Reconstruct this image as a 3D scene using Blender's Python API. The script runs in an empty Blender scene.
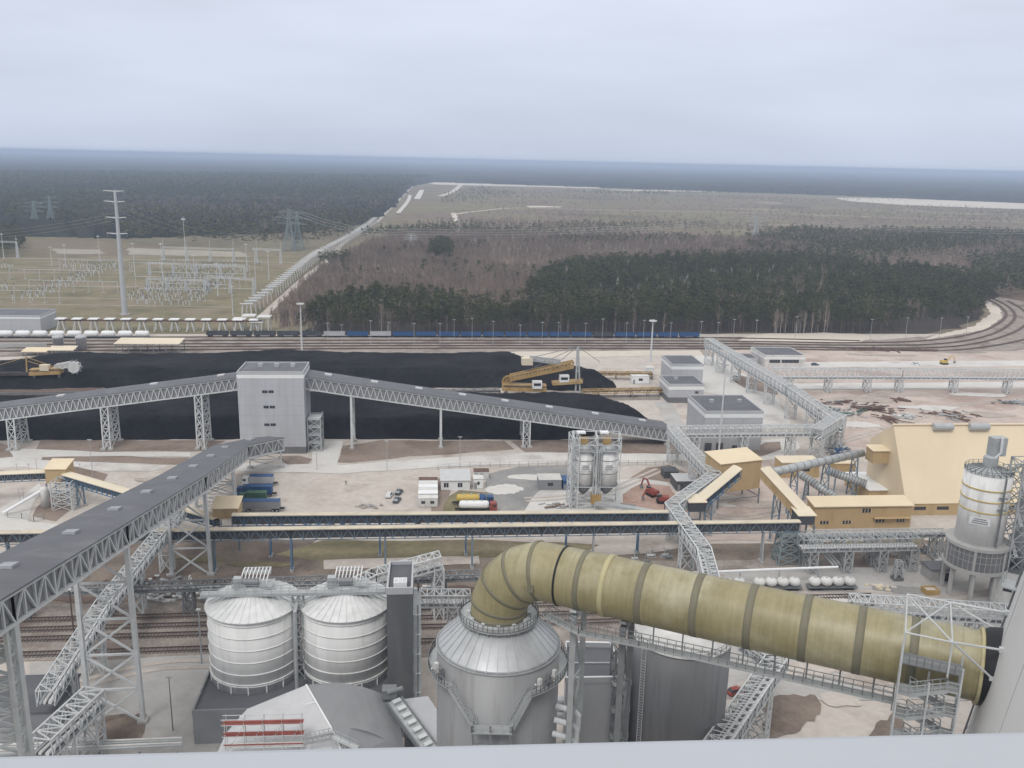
import bpy, math, random
import numpy as np
from mathutils import Vector, Matrix
from mathutils.geometry import tessellate_polygon
R = math.radians
rnd = random.Random(11)
nrg = np.random.default_rng(5)
scene = bpy.context.scene
col = scene.collection

# ------------------------------------------------------------------ camera survey
H = 105.0
FPX = 900.0
PITCH, ROLL = R(13.95), R(1.29)
CAMROT = (Matrix.Rotation(R(90) - PITCH, 3, 'X') @ Matrix.Rotation(ROLL, 3, 'Z'))
CAMPOS = Vector((0, 0, H))
cam_d = bpy.data.cameras.new('camera')
cam_d.sensor_width = 36.0
cam_d.lens = 36.0 * FPX / 1024.0
cam_d.clip_start, cam_d.clip_end = 0.05, 120000
cam = bpy.data.objects.new('camera', cam_d)
cam.matrix_world = Matrix.Translation(CAMPOS) @ CAMROT.to_4x4()
col.objects.link(cam)
scene.camera = cam
CT = CAMROT.transposed()

def ray(px, py):
    return CAMROT @ Vector(((px - 512) / FPX, (384 - py) / FPX, -1))
def G(px, py, z=0.0):
    """survey: the point of the horizontal plane z that is sighted at (px, py)"""
    d = ray(px, py); t = (z - H) / d.z
    return Vector((d.x * t, d.y * t, z))
def proj(p):
    c = CT @ (Vector(p) - CAMPOS)
    return 512 + FPX * c.x / -c.z, 384 - FPX * c.y / -c.z
def Zat(p, py):
    """survey: height above ground point p that is sighted at row py"""
    a = CT @ (Vector((p[0], p[1], 0)) - CAMPOS); b = CT @ Vector((0, 0, 1))
    k = (384 - py) / FPX
    return -(a.y + k * a.z) / (b.y + k * b.z)
def V(px, py, a, b):
    """survey: the point of the upright plane through a and b that is sighted at (px, py)"""
    d = ray(px, py)
    n = Vector((b[1] - a[1], a[0] - b[0], 0))
    t = (n.x * a[0] + n.y * a[1]) / (n.x * d.x + n.y * d.y)
    return Vector((d.x * t, d.y * t, H + d.z * t))
def flat(p, z=0.0): return Vector((p[0], p[1], z))

# ------------------------------------------------------------------ materials
MATS = {}
def mat(name, c, rough=.75, var=.14, scale=.25, metal=0.0, c2=None, stretch=(1, 1, 1), island=0.0,
        patch=None, patch_scale=.02, patch_at=.5, bump=0.0, detail=4, spec=.3, fine=0.0):
    m = bpy.data.materials.new(name); m.use_nodes = True
    nt = m.node_tree; N, L = nt.nodes, nt.links
    bs = N['Principled BSDF']
    bs.inputs['Roughness'].default_value = rough
    bs.inputs['Metallic'].default_value = metal
    bs.inputs['Specular IOR Level'].default_value = spec
    geo = N.new('ShaderNodeNewGeometry')
    mp = N.new('ShaderNodeMapping'); mp.inputs['Scale'].default_value = stretch
    L.new(geo.outputs['Position'], mp.inputs['Vector'])
    nz = N.new('ShaderNodeTexNoise'); nz.inputs['Scale'].default_value = scale
    nz.inputs['Detail'].default_value = detail; nz.inputs['Roughness'].default_value = .62
    L.new(mp.outputs[0], nz.inputs['Vector'])
    lo = tuple(max(0, v * (1 - var)) for v in c); hi = tuple(min(1, v * (1 + var)) for v in (c2 or c))
    rp = N.new('ShaderNodeValToRGB')
    rp.color_ramp.elements[0].position = .3; rp.color_ramp.elements[0].color = (*lo, 1)
    rp.color_ramp.elements[1].position = .7; rp.color_ramp.elements[1].color = (*hi, 1)
    L.new(nz.outputs[0], rp.inputs[0])
    out = rp.outputs[0]
    if patch:
        n2 = N.new('ShaderNodeTexNoise'); n2.inputs['Scale'].default_value = patch_scale
        n2.inputs['Detail'].default_value = 6; n2.inputs['Roughness'].default_value = .6
        L.new(mp.outputs[0], n2.inputs['Vector'])
        r2 = N.new('ShaderNodeValToRGB')
        r2.color_ramp.elements[0].position = patch_at; r2.color_ramp.elements[0].color = (0, 0, 0, 1)
        r2.color_ramp.elements[1].position = patch_at + .13; r2.color_ramp.elements[1].color = (1, 1, 1, 1)
        L.new(n2.outputs[0], r2.inputs[0])
        mx = N.new('ShaderNodeMix'); mx.data_type = 'RGBA'
        L.new(r2.outputs[0], mx.inputs[0]); L.new(out, mx.inputs[6]); mx.inputs[7].default_value = (*patch, 1)
        out = mx.outputs[2]
    if fine:
        n3 = N.new('ShaderNodeTexNoise'); n3.inputs['Scale'].default_value = scale * 9
        n3.inputs['Detail'].default_value = 3
        L.new(mp.outputs[0], n3.inputs['Vector'])
        mr = N.new('ShaderNodeMapRange'); mr.inputs[1].default_value = .25; mr.inputs[2].default_value = .75
        mr.inputs[3].default_value = 1 - fine; mr.inputs[4].default_value = 1 + fine
        L.new(n3.outputs[0], mr.inputs[0])
        mf = N.new('ShaderNodeMix'); mf.data_type = 'RGBA'; mf.blend_type = 'MULTIPLY'; mf.inputs[0].default_value = 1
        L.new(out, mf.inputs[6]); L.new(mr.outputs[0], mf.inputs[7]); out = mf.outputs[2]
    if island:
        mr = N.new('ShaderNodeMapRange')
        mr.inputs[3].default_value = 1 - island; mr.inputs[4].default_value = 1 + island
        L.new(geo.outputs['Random Per Island'], mr.inputs[0])
        mf = N.new('ShaderNodeMix'); mf.data_type = 'RGBA'; mf.blend_type = 'MULTIPLY'; mf.inputs[0].default_value = 1
        L.new(out, mf.inputs[6]); L.new(mr.outputs[0], mf.inputs[7]); out = mf.outputs[2]
    L.new(out, bs.inputs['Base Color'])
    if bump:
        bp = N.new('ShaderNodeBump'); bp.inputs['Strength'].default_value = bump; bp.inputs['Distance'].default_value = .3
        L.new(nz.outputs[0], bp.inputs['Height']); L.new(bp.outputs[0], bs.inputs['Normal'])
    MATS[name] = m
    return m

mat('galv', (.42, .44, .45), .5, .12, .5, .25)
mat('galv_dark', (.2, .21, .22), .55, .15, .5, .2)
mat('galv_pale', (.55, .57, .58), .5, .1, .5, .1)
mat('clad_grey', (.43, .44, .465), .55, .06, .15, 0, stretch=(1, 1, .15), patch=(.395, .403, .425), patch_scale=.25, patch_at=.5)
mat('joint', (.355, .362, .382), .6, .1, .5)
mat('clad_mid', (.24, .245, .26), .55, .07, .2, 0)
mat('clad_dark', (.075, .08, .088), .55, .09, .15, 0, stretch=(1, 1, .25))
mat('roof_grey', (.125, .13, .145), .7, .12, .12, 0, patch=(.16, .165, .178), patch_scale=.1, patch_at=.55)
mat('roof_dark', (.11, .115, .13), .75, .12, .12, 0, patch=(.15, .15, .16), patch_scale=.1, patch_at=.55)
mat('white', (.74, .75, .76), .5, .05, .3)
mat('white_dirty', (.60, .60, .59), .6, .1, .3, stretch=(1, 1, .3), patch=(.52, .51, .49), patch_scale=.5, patch_at=.52)
mat('hatch', (.50, .505, .52), .4, .06, .5)
mat('cream', (.68, .575, .41), .6, .06, .1)
mat('cream_pale', (.66, .585, .455), .6, .06, .1)
mat('ochre', (.46, .335, .185), .65, .07, .12, stretch=(1, 1, .3), patch=(.40, .285, .15), patch_scale=.35, patch_at=.52)
mat('hall_skin', (.70, .59, .425), .6, .045, .05, stretch=(1, 1, .3), patch=(.665, .555, .395), patch_scale=.04, patch_at=.5)
mat('blue_steel', (.10, .19, .31), .5, .15, .4)
mat('grey_blue', (.17, .23, .29), .5, .15, .4)
mat('glass', (.03, .035, .045), .15, .2, 1.0, spec=.6)
mat('silo_skin', (.72, .725, .72), .5, .06, .35, 0, stretch=(1, 1, .15), patch=(.63, .63, .62), patch_scale=.6, patch_at=.52)
mat('silo_roof', (.66, .67, .67), .45, .1, .6, .15)
mat('absorber_skin', (.27, .275, .28), .5, .1, .3, .15, stretch=(1, 1, .12), patch=(.235, .235, .24), patch_scale=.6, patch_at=.5)
mat('absorber_cone', (.45, .465, .48), .42, .12, .5, .35)
mat('grp', (.272, .236, .124), .42, .1, .16, 0, c2=(.315, .277, .162), patch=(.39, .36, .245), patch_scale=.10, patch_at=.5, spec=.45, fine=.06)
def hoop_streaks(m, ang, lo=.84, hi=1.1):
    """laminate streaks that run round a pipe whose axis has this heading"""
    nt = m.node_tree; N, L = nt.nodes, nt.links; bs = N['Principled BSDF']; src = bs.inputs['Base Color'].links[0].from_socket
    geo = N.new('ShaderNodeNewGeometry'); mp = N.new('ShaderNodeMapping'); mp.vector_type = 'TEXTURE'
    mp.inputs['Rotation'].default_value = (0, 0, ang); mp.inputs['Scale'].default_value = (.34, 7, 7)
    L.new(geo.outputs['Position'], mp.inputs['Vector'])
    nz = N.new('ShaderNodeTexNoise'); nz.inputs['Scale'].default_value = 1.0; nz.inputs['Detail'].default_value = 5; nz.inputs['Roughness'].default_value = .7
    L.new(mp.outputs[0], nz.inputs['Vector'])
    mr = N.new('ShaderNodeMapRange'); mr.inputs[1].default_value = .3; mr.inputs[2].default_value = .7; mr.inputs[3].default_value = lo; mr.inputs[4].default_value = hi
    L.new(nz.outputs[0], mr.inputs[0])
    mf = N.new('ShaderNodeMix'); mf.data_type = 'RGBA'; mf.blend_type = 'MULTIPLY'; mf.inputs[0].default_value = 1
    L.new(src, mf.inputs[6]); L.new(mr.outputs[0], mf.inputs[7]); L.new(mf.outputs[2], bs.inputs['Base Color'])
hoop_streaks(MATS['grp'], math.atan2(-.405, .914))
mat('grp_band', (.185, .175, .125), .6, .1, .4)
mat('grp_light', (.46, .41, .24), .5, .08, .3)
mat('rubber', (.018, .018, .022), .55, .2, .5)
mat('shell', (.66, .655, .65), .7, .06, .06, stretch=(1, 1, .2))
mat('tank_dark', (.185, .188, .195), .5, .1, .2, .1, stretch=(1, 1, .1), patch=(.155, .158, .165), patch_scale=.5, patch_at=.5)
mat('coal', (.0075, .0075, .0088), .95, .35, .05, c2=(.016, .016, .0185), fine=.4, bump=.4, spec=.1)
mat('coal_mix', (.05, .045, .045), .95, .35, .08, c2=(.1, .09, .085), fine=.3, spec=.1)
mat('orange_steel', (.42, .26, .08), .6, .2, .3, c2=(.38, .27, .13))
mat('rust', (.14, .085, .068), .85, .3, .2)
mat('red', (.26, .06, .045), .5, .1, .5)
mat('plank_red', (.30, .09, .075), .7, .2, .5)
mat('blue', (.03, .085, .21), .5, .15, .4)
mat('yellow', (.50, .36, .09), .5, .1, .4)
mat('green', (.05, .12, .08), .6, .1, .4)
mat('black', (.02, .02, .022), .6, .1, .5)
mat('wagon_dark', (.06, .065, .075), .75, .3, .15)
mat('silver', (.62, .63, .65), .35, .05, .5, 0)
mat('car_dark', (.075, .09, .115), .35, .1, .5, 0)
mat('concrete', (.40, .395, .385), .85, .12, .2, fine=.06)
mat('concrete_pale', (.52, .51, .495), .85, .09, .1, fine=.05)
mat('plinth', (.15, .15, .155), .8, .15, .2)
mat('pole_steel', (.46, .48, .50), .5, .06, .3, .2)
mat('pylon_green', (.22, .27, .28), .6, .1, .3)
mat('insulator', (.17, .16, .155), .5, .2, .5)
mat('parapet', (.42, .445, .495), .45, .035, 1.2)
# ground
mat('m_field', (.20, .165, .115), .95, .2, .012, c2=(.19, .175, .115), patch=(.17, .13, .105), patch_scale=.004, patch_at=.5, fine=.18)
mat('m_yard', (.47, .415, .375), .9, .12, .06, c2=(.49, .455, .42), patch=(.36, .305, .27), patch_scale=.06, patch_at=.54, fine=.1)
mat('m_pink', (.46, .375, .335), .9, .12, .05, c2=(.48, .415, .375), patch=(.35, .265, .23), patch_scale=.03, patch_at=.5, fine=.1)
mat('m_road', (.56, .54, .52), .85, .08, .08, c2=(.56, .55, .53), patch=(.42, .40, .385), patch_scale=.05, patch_at=.56, fine=.05)
mat("m_concrete", (.40, .385, .37), .88, .08, .08, c2=(.42, .41, .40), patch=(.33, .315, .30), patch_scale=.05, patch_at=.54, fine=.06)
mat('m_asphalt', (.22, .22, .22), .85, .1, .1, c2=(.27, .265, .26), patch=(.33, .32, .31), patch_scale=.06, patch_at=.55, fine=.08)
mat('m_soil', (.235, .185, .155), .95, .15, .1, c2=(.25, .20, .17), patch=(.19, .145, .115), patch_scale=.06, patch_at=.5, fine=.12)
mat('m_dirt_dark', (.185, .15, .125), .95, .15, .1, c2=(.22, .18, .15), patch=(.135, .105, .088), patch_scale=.06, patch_at=.48, fine=.15)
mat('m_brown', (.13, .095, .08), .95, .15, .2, fine=.15)
mat('m_red', (.36, .225, .18), .95, .15, .1, c2=(.36, .26, .22), fine=.15)
mat('m_path', (.31, .285, .235), .9, .15, .05, fine=.1)
mat('m_rut', (.43, .38, .343), .92, .1, .2, c2=(.455, .41, .375), fine=.12)
mat('cream_grey', (.56, .50, .395), .65, .1, .15, patch=(.48, .43, .35), patch_scale=.2, patch_at=.5)
mat('clad_tower', (.115, .118, .125), .5, .1, .2, stretch=(1, 1, .2), patch=(.14, .143, .15), patch_scale=.4, patch_at=.5)
mat('m_yard_dark', (.36, .31, .275), .92, .14, .15, c2=(.40, .355, .32), fine=.12)
mat('silo_white', (.76, .76, .75), .55, .06, .3, stretch=(1, 1, .2), patch=(.60, .60, .585), patch_scale=.5, patch_at=.52)
mat('skylight_grey', (.33, .34, .36), .5, .08, .4)
mat('roof_vault', (.225, .23, .24), .6, .08, .15, patch=(.20, .205, .215), patch_scale=.2, patch_at=.5)
mat('m_ballast', (.26, .225, .20), .95, .15, .15, c2=(.30, .265, .24), patch=(.17, .135, .12), patch_scale=.06, patch_at=.5, fine=.2)
mat('m_grass', (.15, .135, .075), .95, .2, .05, c2=(.19, .165, .10), patch=(.22, .18, .125), patch_scale=.02, patch_at=.5, fine=.18)
mat('m_scrub', (.16, .12, .09), .95, .2, .03, c2=(.20, .155, .12), fine=.2)
mat('m_sand', (.55, .50, .44), .9, .08, .02, fine=.05)
mat('m_meadow', (.185, .16, .095), .95, .2, .006, c2=(.165, .145, .085), patch=(.165, .125, .095), patch_scale=.004, patch_at=.46, fine=.22)
mat('m_meadow_pale', (.25, .215, .15), .95, .15, .01, fine=.12)
mat('m_meadow_dark', (.12, .105, .07), .95, .18, .01, fine=.15)
mat('m_forest_floor', (.05, .042, .035), .95, .2, .05)
mat('rail', (.10, .075, .065), .6, .2, .3)
mat('sleeper', (.17, .15, .14), .9, .15, .5)
# vegetation
mat('pine_needles', (.045, .057, .024), .85, .3, .06, c2=(.078, .084, .038), island=.45, spec=.15)
mat('pine_trunk', (.135, .10, .08), .9, .2, .5)
mat('bare_twigs', (.172, .138, .115), .9, .22, .03, c2=(.24, .195, .165), island=.3, spec=.1)
mat('birch_bark', (.40, .37, .34), .8, .2, .5)
mat('far_canopy', (.016, .024, .020), .95, .4, .004, c2=(.036, .036, .03), fine=.5, spec=.05)  # darkened colour: self-shadow of the tree crowns is painted in

# ------------------------------------------------------------------ mesh builder
class MB:
    def __init__(s): s.v = []; s.f = []
    def add(s, vs, fs):
        o = len(s.v); s.v.extend([tuple(v) for v in vs]); s.f.extend([tuple(i + o for i in f) for f in fs]); return s
    def box(s, c, size, rz=0.0):
        x, y, z = size[0] / 2, size[1] / 2, size[2] / 2
        m = Matrix.Rotation(rz, 3, 'Z'); c = Vector(c)
        vs = [c + m @ Vector(p) for p in ((-x,-y,-z),(x,-y,-z),(x,y,-z),(-x,y,-z),(-x,-y,z),(x,-y,z),(x,y,z),(-x,y,z))]
        return s.add(vs, [(0,3,2,1),(4,5,6,7),(0,1,5,4),(1,2,6,5),(2,3,7,6),(3,0,4,7)])
    def hexa(s, b, t):
        """prism from bottom ring b to top ring t"""
        n = len(b)
        return s.add(list(b) + list(t), [tuple(range(n))[::-1], tuple(range(n, 2*n))] + [(i, (i+1) % n, n+(i+1) % n, n+i) for i in range(n)])
    def beam(s, p, q, w=.3, h=None):
        p, q = Vector(p), Vector(q); h = h or w
        d = q - p
        if d.length < 1e-5: return s
        d.normalize()
        up = Vector((0,0,1)) if abs(d.z) < .97 else Vector((0,1,0))
        a = d.cross(up).normalized() * (w/2); b = a.cross(d).normalized() * (h/2)
        r = [-a-b, a-b, a+b, -a+b]
        return s.add([p+x for x in r] + [q+x for x in r], [(0,1,2,3),(7,6,5,4),(0,4,5,1),(1,5,6,2),(2,6,7,3),(3,7,4,0)])
    def tube(s, pts, r, n=10, caps=True):
        pts = [Vector(p) for p in pts]; rr = r if isinstance(r, (list, tuple)) else [r]*len(pts)
        o = len(s.v); up = None
        for i, p in enumerate(pts):
            d = (pts[min(i+1, len(pts)-1)] - pts[max(i-1, 0)]).normalized()
            if up is None: up = Vector((0,0,1)) if abs(d.z) < .9 else Vector((0,1,0))
            a = d.cross(up).normalized(); b = a.cross(d).normalized(); up = b
            s.v.extend([tuple(p + (a*math.cos(t) + b*math.sin(t)) * rr[i]) for t in (2*math.pi*k/n for k in range(n))])
        for i in range(len(pts)-1):
            for k in range(n):
                k2 = (k+1) % n
                s.f.append((o+i*n+k, o+i*n+k2, o+(i+1)*n+k2, o+(i+1)*n+k))
        if caps:
            s.f.append(tuple(o+k for k in range(n))[::-1]); e = o+(len(pts)-1)*n
            s.f.append(tuple(e+k for k in range(n)))
        return s
    def lathe(s, c, prof, n=48, a0=0.0, a1=2*math.pi, caps=True):
        """prof: list of (r, z) above c"""
        c = Vector(c); o = len(s.v); full = abs(a1-a0-2*math.pi) < 1e-6
        m = n if full else n+1
        for r, z in prof:
            s.v.extend([(c.x + r*math.cos(a0+(a1-a0)*k/n), c.y + r*math.sin(a0+(a1-a0)*k/n), c.z+z) for k in range(m)])
        for i in range(len(prof)-1):
            for k in range(n):
                k2 = (k+1) % m
                s.f.append((o+i*m+k, o+i*m+k2, o+(i+1)*m+k2, o+(i+1)*m+k))
        if full and caps:
            s.f.append(tuple(o+k for k in range(m))[::-1]); e = o+(len(prof)-1)*m
            s.f.append(tuple(e+k for k in range(m)))
        return s
    def truss(s, b0, b1, t0, t1, n, w=.3, wd=None, style='N', verts=True, chords=True):
        """plane truss between bottom chord b0-b1 and top chord t0-t1"""
        wd = wd or w*.7
        b0, b1, t0, t1 = map(Vector, (b0, b1, t0, t1))
        if chords: s.beam(b0, b1, w); s.beam(t0, t1, w)
        P = [b0.lerp(b1, i/n) for i in range(n+1)]; Q = [t0.lerp(t1, i/n) for i in range(n+1)]
        for i in range(n+1):
            if verts: s.beam(P[i], Q[i], wd)
            if i < n:
                if style == 'X': s.beam(P[i], Q[i+1], wd); s.beam(Q[i], P[i+1], wd)
                elif style == 'W':
                    if i % 2: s.beam(Q[i], P[i+1], wd)
                    else: s.beam(P[i], Q[i+1], wd)
                elif style == 'V':
                    M = Q[i].lerp(Q[i+1], .5); s.beam(P[i], M, wd); s.beam(M, P[i+1], wd)
                else: s.beam(P[i], Q[i+1], wd)
        return s
    def rail(s, pts, h=1.1, w=.07, step=2.0):
        pts = [Vector(p) for p in pts]; u = Vector((0,0,h))
        for a, b in zip(pts, pts[1:]):
            s.beam(a+u, b+u, w); s.beam(a+u*.5, b+u*.5, w*.8)
            n = max(1, int((b-a).length/step))
            for i in range(n+1):
                p = a.lerp(b, i/n); s.beam(p, p+u, w)
        return s
    def tower(s, base, top, lv, w=.4, wd=.2, style='X'):
        """braced tower through corner points base[] -> top[]"""
        base = [Vector(p) for p in base]; top = [Vector(p) for p in top]; n = len(base)
        for b, t in zip(base, top): s.beam(b, t, w)
        pairs = [(i, (i+1) % n) for i in range(n)] if n > 2 else [(0, 1)]
        for i, j in pairs:
            for k in range(lv):
                a0, a1 = base[i].lerp(top[i], k/lv), base[i].lerp(top[i], (k+1)/lv)
                c0, c1 = base[j].lerp(top[j], k/lv), base[j].lerp(top[j], (k+1)/lv)
                s.beam(a1, c1, wd)
                if style == 'X': s.beam(a0, c1, wd); s.beam(c0, a1, wd)
                elif k % 2: s.beam(a0, c1, wd)
                else: s.beam(c0, a1, wd)
        return s
    def build(s, name, m, parent=None, smooth=False, world=True):
        """link as ONE mesh object; vertices are given in world metres, stored relative to the parent"""
        me = bpy.data.meshes.new(name)
        off = Vector((0,0,0))
        if parent is not None: off = wloc(parent)
        elif s.v:
            a = np.array(s.v); off = Vector((float(a[:,0].mean()), float(a[:,1].mean()), float(a[:,2].min())))
        if not world: off = Vector((0,0,0))
        me.from_pydata([(v[0]-off.x, v[1]-off.y, v[2]-off.z) for v in s.v], [], s.f)
        me.materials.append(MATS[m] if isinstance(m, str) else m)
        if smooth: me.shade_smooth()
        me.validate()
        o = bpy.data.objects.new(name, me); col.objects.link(o)
        if parent is not None: o.parent = parent
        elif world: o.location = off
        return o

WL = {}
def wloc(o):
    p = Vector(o.location)
    while o.parent: o = o.parent; p += Vector(o.location)
    return p
def tag(o, label=None, cat=None, group=None, kind=None):
    if label: o['label'] = label
    if cat: o['category'] = cat
    if group: o['group'] = group
    if kind: o['kind'] = kind
    return o
def thing(name, label, cat, loc, group=None):
    o = bpy.data.objects.new(name, None); o.empty_display_size = 1
    o.location = Vector(loc); col.objects.link(o)
    return tag(o, label, cat, group)
def copy_tree(o, parent=None):
    c = o.copy(); col.objects.link(c)
    if parent is not None: c.parent = parent
    for ch in list(o.children): copy_tree(ch, c)
    return c
LAYER = [0]
def lay(z):
    LAYER[0] += 1; return z + .00037*LAYER[0]
def poly_mesh(name, pts, z, m):
    z = lay(z)
    tri = tessellate_polygon([[Vector((p[0], p[1], 0)) for p in pts]])
    mb = MB(); mb.add([(p[0], p[1], z) for p in pts], [])
    for t in tri:
        a, b, c = (Vector(pts[i][:2]).to_3d() for i in t)
        mb.f.append(tuple(t) if (b-a).cross(c-a).z > 0 else tuple(reversed(t)))
    return mb.build(name, m)
def wob(pts, amp, seg):
    """break straight outlines into slightly uneven ones"""
    out = []
    for i, p in enumerate(pts):
        q = pts[(i+1) % len(pts)]
        n = max(1, min(60, int((Vector(q[:2])-Vector(p[:2])).length/seg)))
        for k in range(n):
            a = Vector(p[:2]).lerp(Vector(q[:2]), k/n)
            out.append(Vector((a.x + rnd.uniform(-amp, amp), a.y + rnd.uniform(-amp, amp), 0)))
    return out
def sheet(name, px, z, m, amp=0.0, seg=6.0):
    pts = [G(*p) for p in px]
    if amp: pts = wob(pts, amp, seg)
    return tag(poly_mesh(name, pts, z, m), kind='structure')
def strip(name, pts, width, z, m, kind='structure'):
    pts = [Vector((p[0], p[1], 0)) for p in pts]; L_, R_ = [], []
    for i, p in enumerate(pts):
        d = (pts[min(i+1, len(pts)-1)] - pts[max(i-1, 0)]); d.z = 0; d.normalize()
        n = Vector((-d.y, d.x, 0)) * width/2
        L_.append(p+n); R_.append(p-n)
    mb = MB(); z = lay(z)
    for p in L_ + R_: mb.v.append((p.x, p.y, z))
    k = len(pts)
    for i in range(k-1): mb.f.append((i, k+i, k+i+1, i+1))
    return tag(mb.build(name, m), kind=kind)
def smooth_line(pts, n=8):
    pts = [Vector(p) for p in pts]; out = []
    P = [pts[0]*2-pts[1]] + pts + [pts[-1]*2-pts[-2]]
    for i in range(1, len(P)-2):
        for k in range(n):
            t = k/n; a, b, c, d = P[i-1], P[i], P[i+1], P[i+2]
            out.append(.5*((2*b) + (c-a)*t + (2*a-5*b+4*c-d)*t*t + (3*b-a-3*c+d)*t**3))
    out.append(pts[-1]); return out

# ------------------------------------------------------------------ sky, sun, haze
w = bpy.data.worlds.new('World'); scene.world = w; w.use_nodes = True
nt = w.node_tree; N, L = nt.nodes, nt.links
bg = N['Background']
SUN_EL, SUN_AZ = R(52), R(202)
sky = N.new('ShaderNodeTexSky'); sky.sky_type = 'NISHITA'; sky.sun_disc = False
sky.sun_elevation = SUN_EL; sky.sun_rotation = SUN_AZ; sky.air_density = 1.0; sky.dust_density = 2.0
tc = N.new('ShaderNodeTexCoord')
sx = N.new('ShaderNodeSeparateXYZ'); L.new(tc.outputs['Generated'], sx.inputs[0])
ramp = N.new('ShaderNodeValToRGB')      # overcast deck: dim at the horizon, about twice as bright overhead
e = ramp.color_ramp.elements
e[0].position = 0.0; e[0].color = (5.7, 6.3, 7.8, 1)
e[1].position = 1.0; e[1].color = (9.8, 9.6, 9.3, 1)
for p_, c_ in ((.03, (5.9, 6.5, 7.8, 1)), (.09, (6.3, 6.85, 8.1, 1)), (.19, (6.9, 7.35, 8.5, 1)), (.4, (9.4, 9.4, 9.3, 1))):
    q = e.new(p_); q.color = c_
L.new(sx.outputs[2], ramp.inputs[0])
mpw = N.new('ShaderNodeMapping'); mpw.inputs['Scale'].default_value = (1, 1, 5); L.new(tc.outputs['Generated'], mpw.inputs['Vector'])
cn = N.new('ShaderNodeTexNoise'); cn.inputs['Scale'].default_value = 2.2; cn.inputs['Detail'].default_value = 5
L.new(mpw.outputs[0], cn.inputs['Vector'])
cr = N.new('ShaderNodeMapRange'); cr.inputs[1].default_value = .3; cr.inputs[2].default_value = .7
cr.inputs[3].default_value = .90; cr.inputs[4].default_value = 1.075
L.new(cn.outputs[0], cr.inputs[0])
mul = N.new('ShaderNodeMix'); mul.data_type = 'RGBA'; mul.blend_type = 'MULTIPLY'; mul.inputs[0].default_value = 1
L.new(ramp.outputs[0], mul.inputs[6]); L.new(cr.outputs[0], mul.inputs[7])
mx = N.new('ShaderNodeMix'); mx.data_type = 'RGBA'; mx.inputs[0].default_value = .93
L.new(sky.outputs[0], mx.inputs[6]); L.new(mul.outputs[2], mx.inputs[7])
L.new(mx.outputs[2], bg.inputs['Color']); bg.inputs['Strength'].default_value = .1
sd = bpy.data.lights.new('sun', 'SUN'); sd.energy = 1.3; sd.angle = R(20); sd.color = (1, .97, .93)
so = bpy.data.objects.new('sun', sd); col.objects.link(so)
sdir = Vector((math.sin(SUN_AZ)*math.cos(SUN_EL), math.cos(SUN_AZ)*math.cos(SUN_EL), math.sin(SUN_EL)))
so.rotation_euler = sdir.to_track_quat('Z', 'Y').to_euler(); so.location = sdir * 400
vs = scene.view_settings; vs.view_transform = 'Standard'; vs.look = 'None'; vs.exposure = .12; vs.gamma = 1
scene.cycles.volume_bounces = 2; scene.cycles.max_bounces = 6; scene.cycles.diffuse_bounces = 3
scene.cycles.use_denoising = True
scene.cycles.volume_max_steps = 64

FAR = 42000
def haze():
    mb = MB(); mb.box((0, FAR/2-1500, 55), (2*FAR+4000, FAR+6000, 116))
    o = mb.build('haze', 'white'); o['kind'] = 'stuff'
    m = bpy.data.materials.new('haze_air'); m.use_nodes = True
    n = m.node_tree.nodes; n.remove(n['Principled BSDF'])
    v = n.new('ShaderNodeVolumePrincipled')
    v.inputs['Color'].default_value = (.60, .725, .95, 1); v.inputs['Density'].default_value = .00015
    m.node_tree.links.new(v.outputs[0], n['Material Output'].inputs['Volume'])
    o.data.materials.clear(); o.data.materials.append(m)
haze()

# ------------------------------------------------------------------ ground
gm = MB(); gm.add([(-FAR, -1500, 0), (FAR, -1500, 0), (FAR, FAR, 0), (-FAR, FAR, 0)], [(0, 1, 2, 3)])
tag(gm.build('ground', 'm_field'), kind='structure')
sheet('yard', [(-500, 334), (1500, 334), (2600, 900), (-1600, 900)], .03, 'm_yard')
sheet('meadow', [(378, 240), (412, 188), (440, 184), (620, 191), (840, 199), (1100, 212), (1500, 225), (1500, 262), (1024, 238), (760, 240), (560, 232)], .06, 'm_meadow', 6, 60)
sheet('grass', [(-400, 330), (-400, 234), (0, 240), (130, 252), (300, 254), (300, 275), (268, 318), (215, 334)], .05, 'm_grass')
# ------------------------------------------------------------------ vegetation
def pine_arrays(n, seed, hgt=1.0, sz=1.0):
    """crown of leaf sprays: (verts, tris) for a 20 m pine, crown between 8 and 21 m"""
    g = np.random.default_rng(seed); V_, F_ = [], []
    ncl = max(5, n // 9)
    cl = []
    for i in range(ncl):
        t = g.random() ** .8; z = 8.5 + 12 * t; rad = 3.0 * (1 - t) ** .55 * (.55 + .6 * g.random())
        a = g.random() * 6.283; cl.append((math.cos(a) * rad, math.sin(a) * rad, z))
    cl.append((0, 0, 20.6))
    for i in range(n):
        c = cl[i % len(cl)]
        p = np.array(c) + g.normal(0, 1, 3) * (.75, .75, .45)
        d1 = g.normal(0, 1, 3); d1 /= np.linalg.norm(d1); d2 = np.cross(d1, g.normal(0, 1, 3)); d2 /= np.linalg.norm(d2)
        s = sz * (.75 + .75 * g.random())
        o = len(V_)
        V_ += [p - d1 * s, p + d1 * s * .5 + d2 * s * .8, p + d1 * s * .7 - d2 * s * .6]
        F_.append((o, o + 1, o + 2))
    return np.array(V_) * hgt, np.array(F_)
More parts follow.
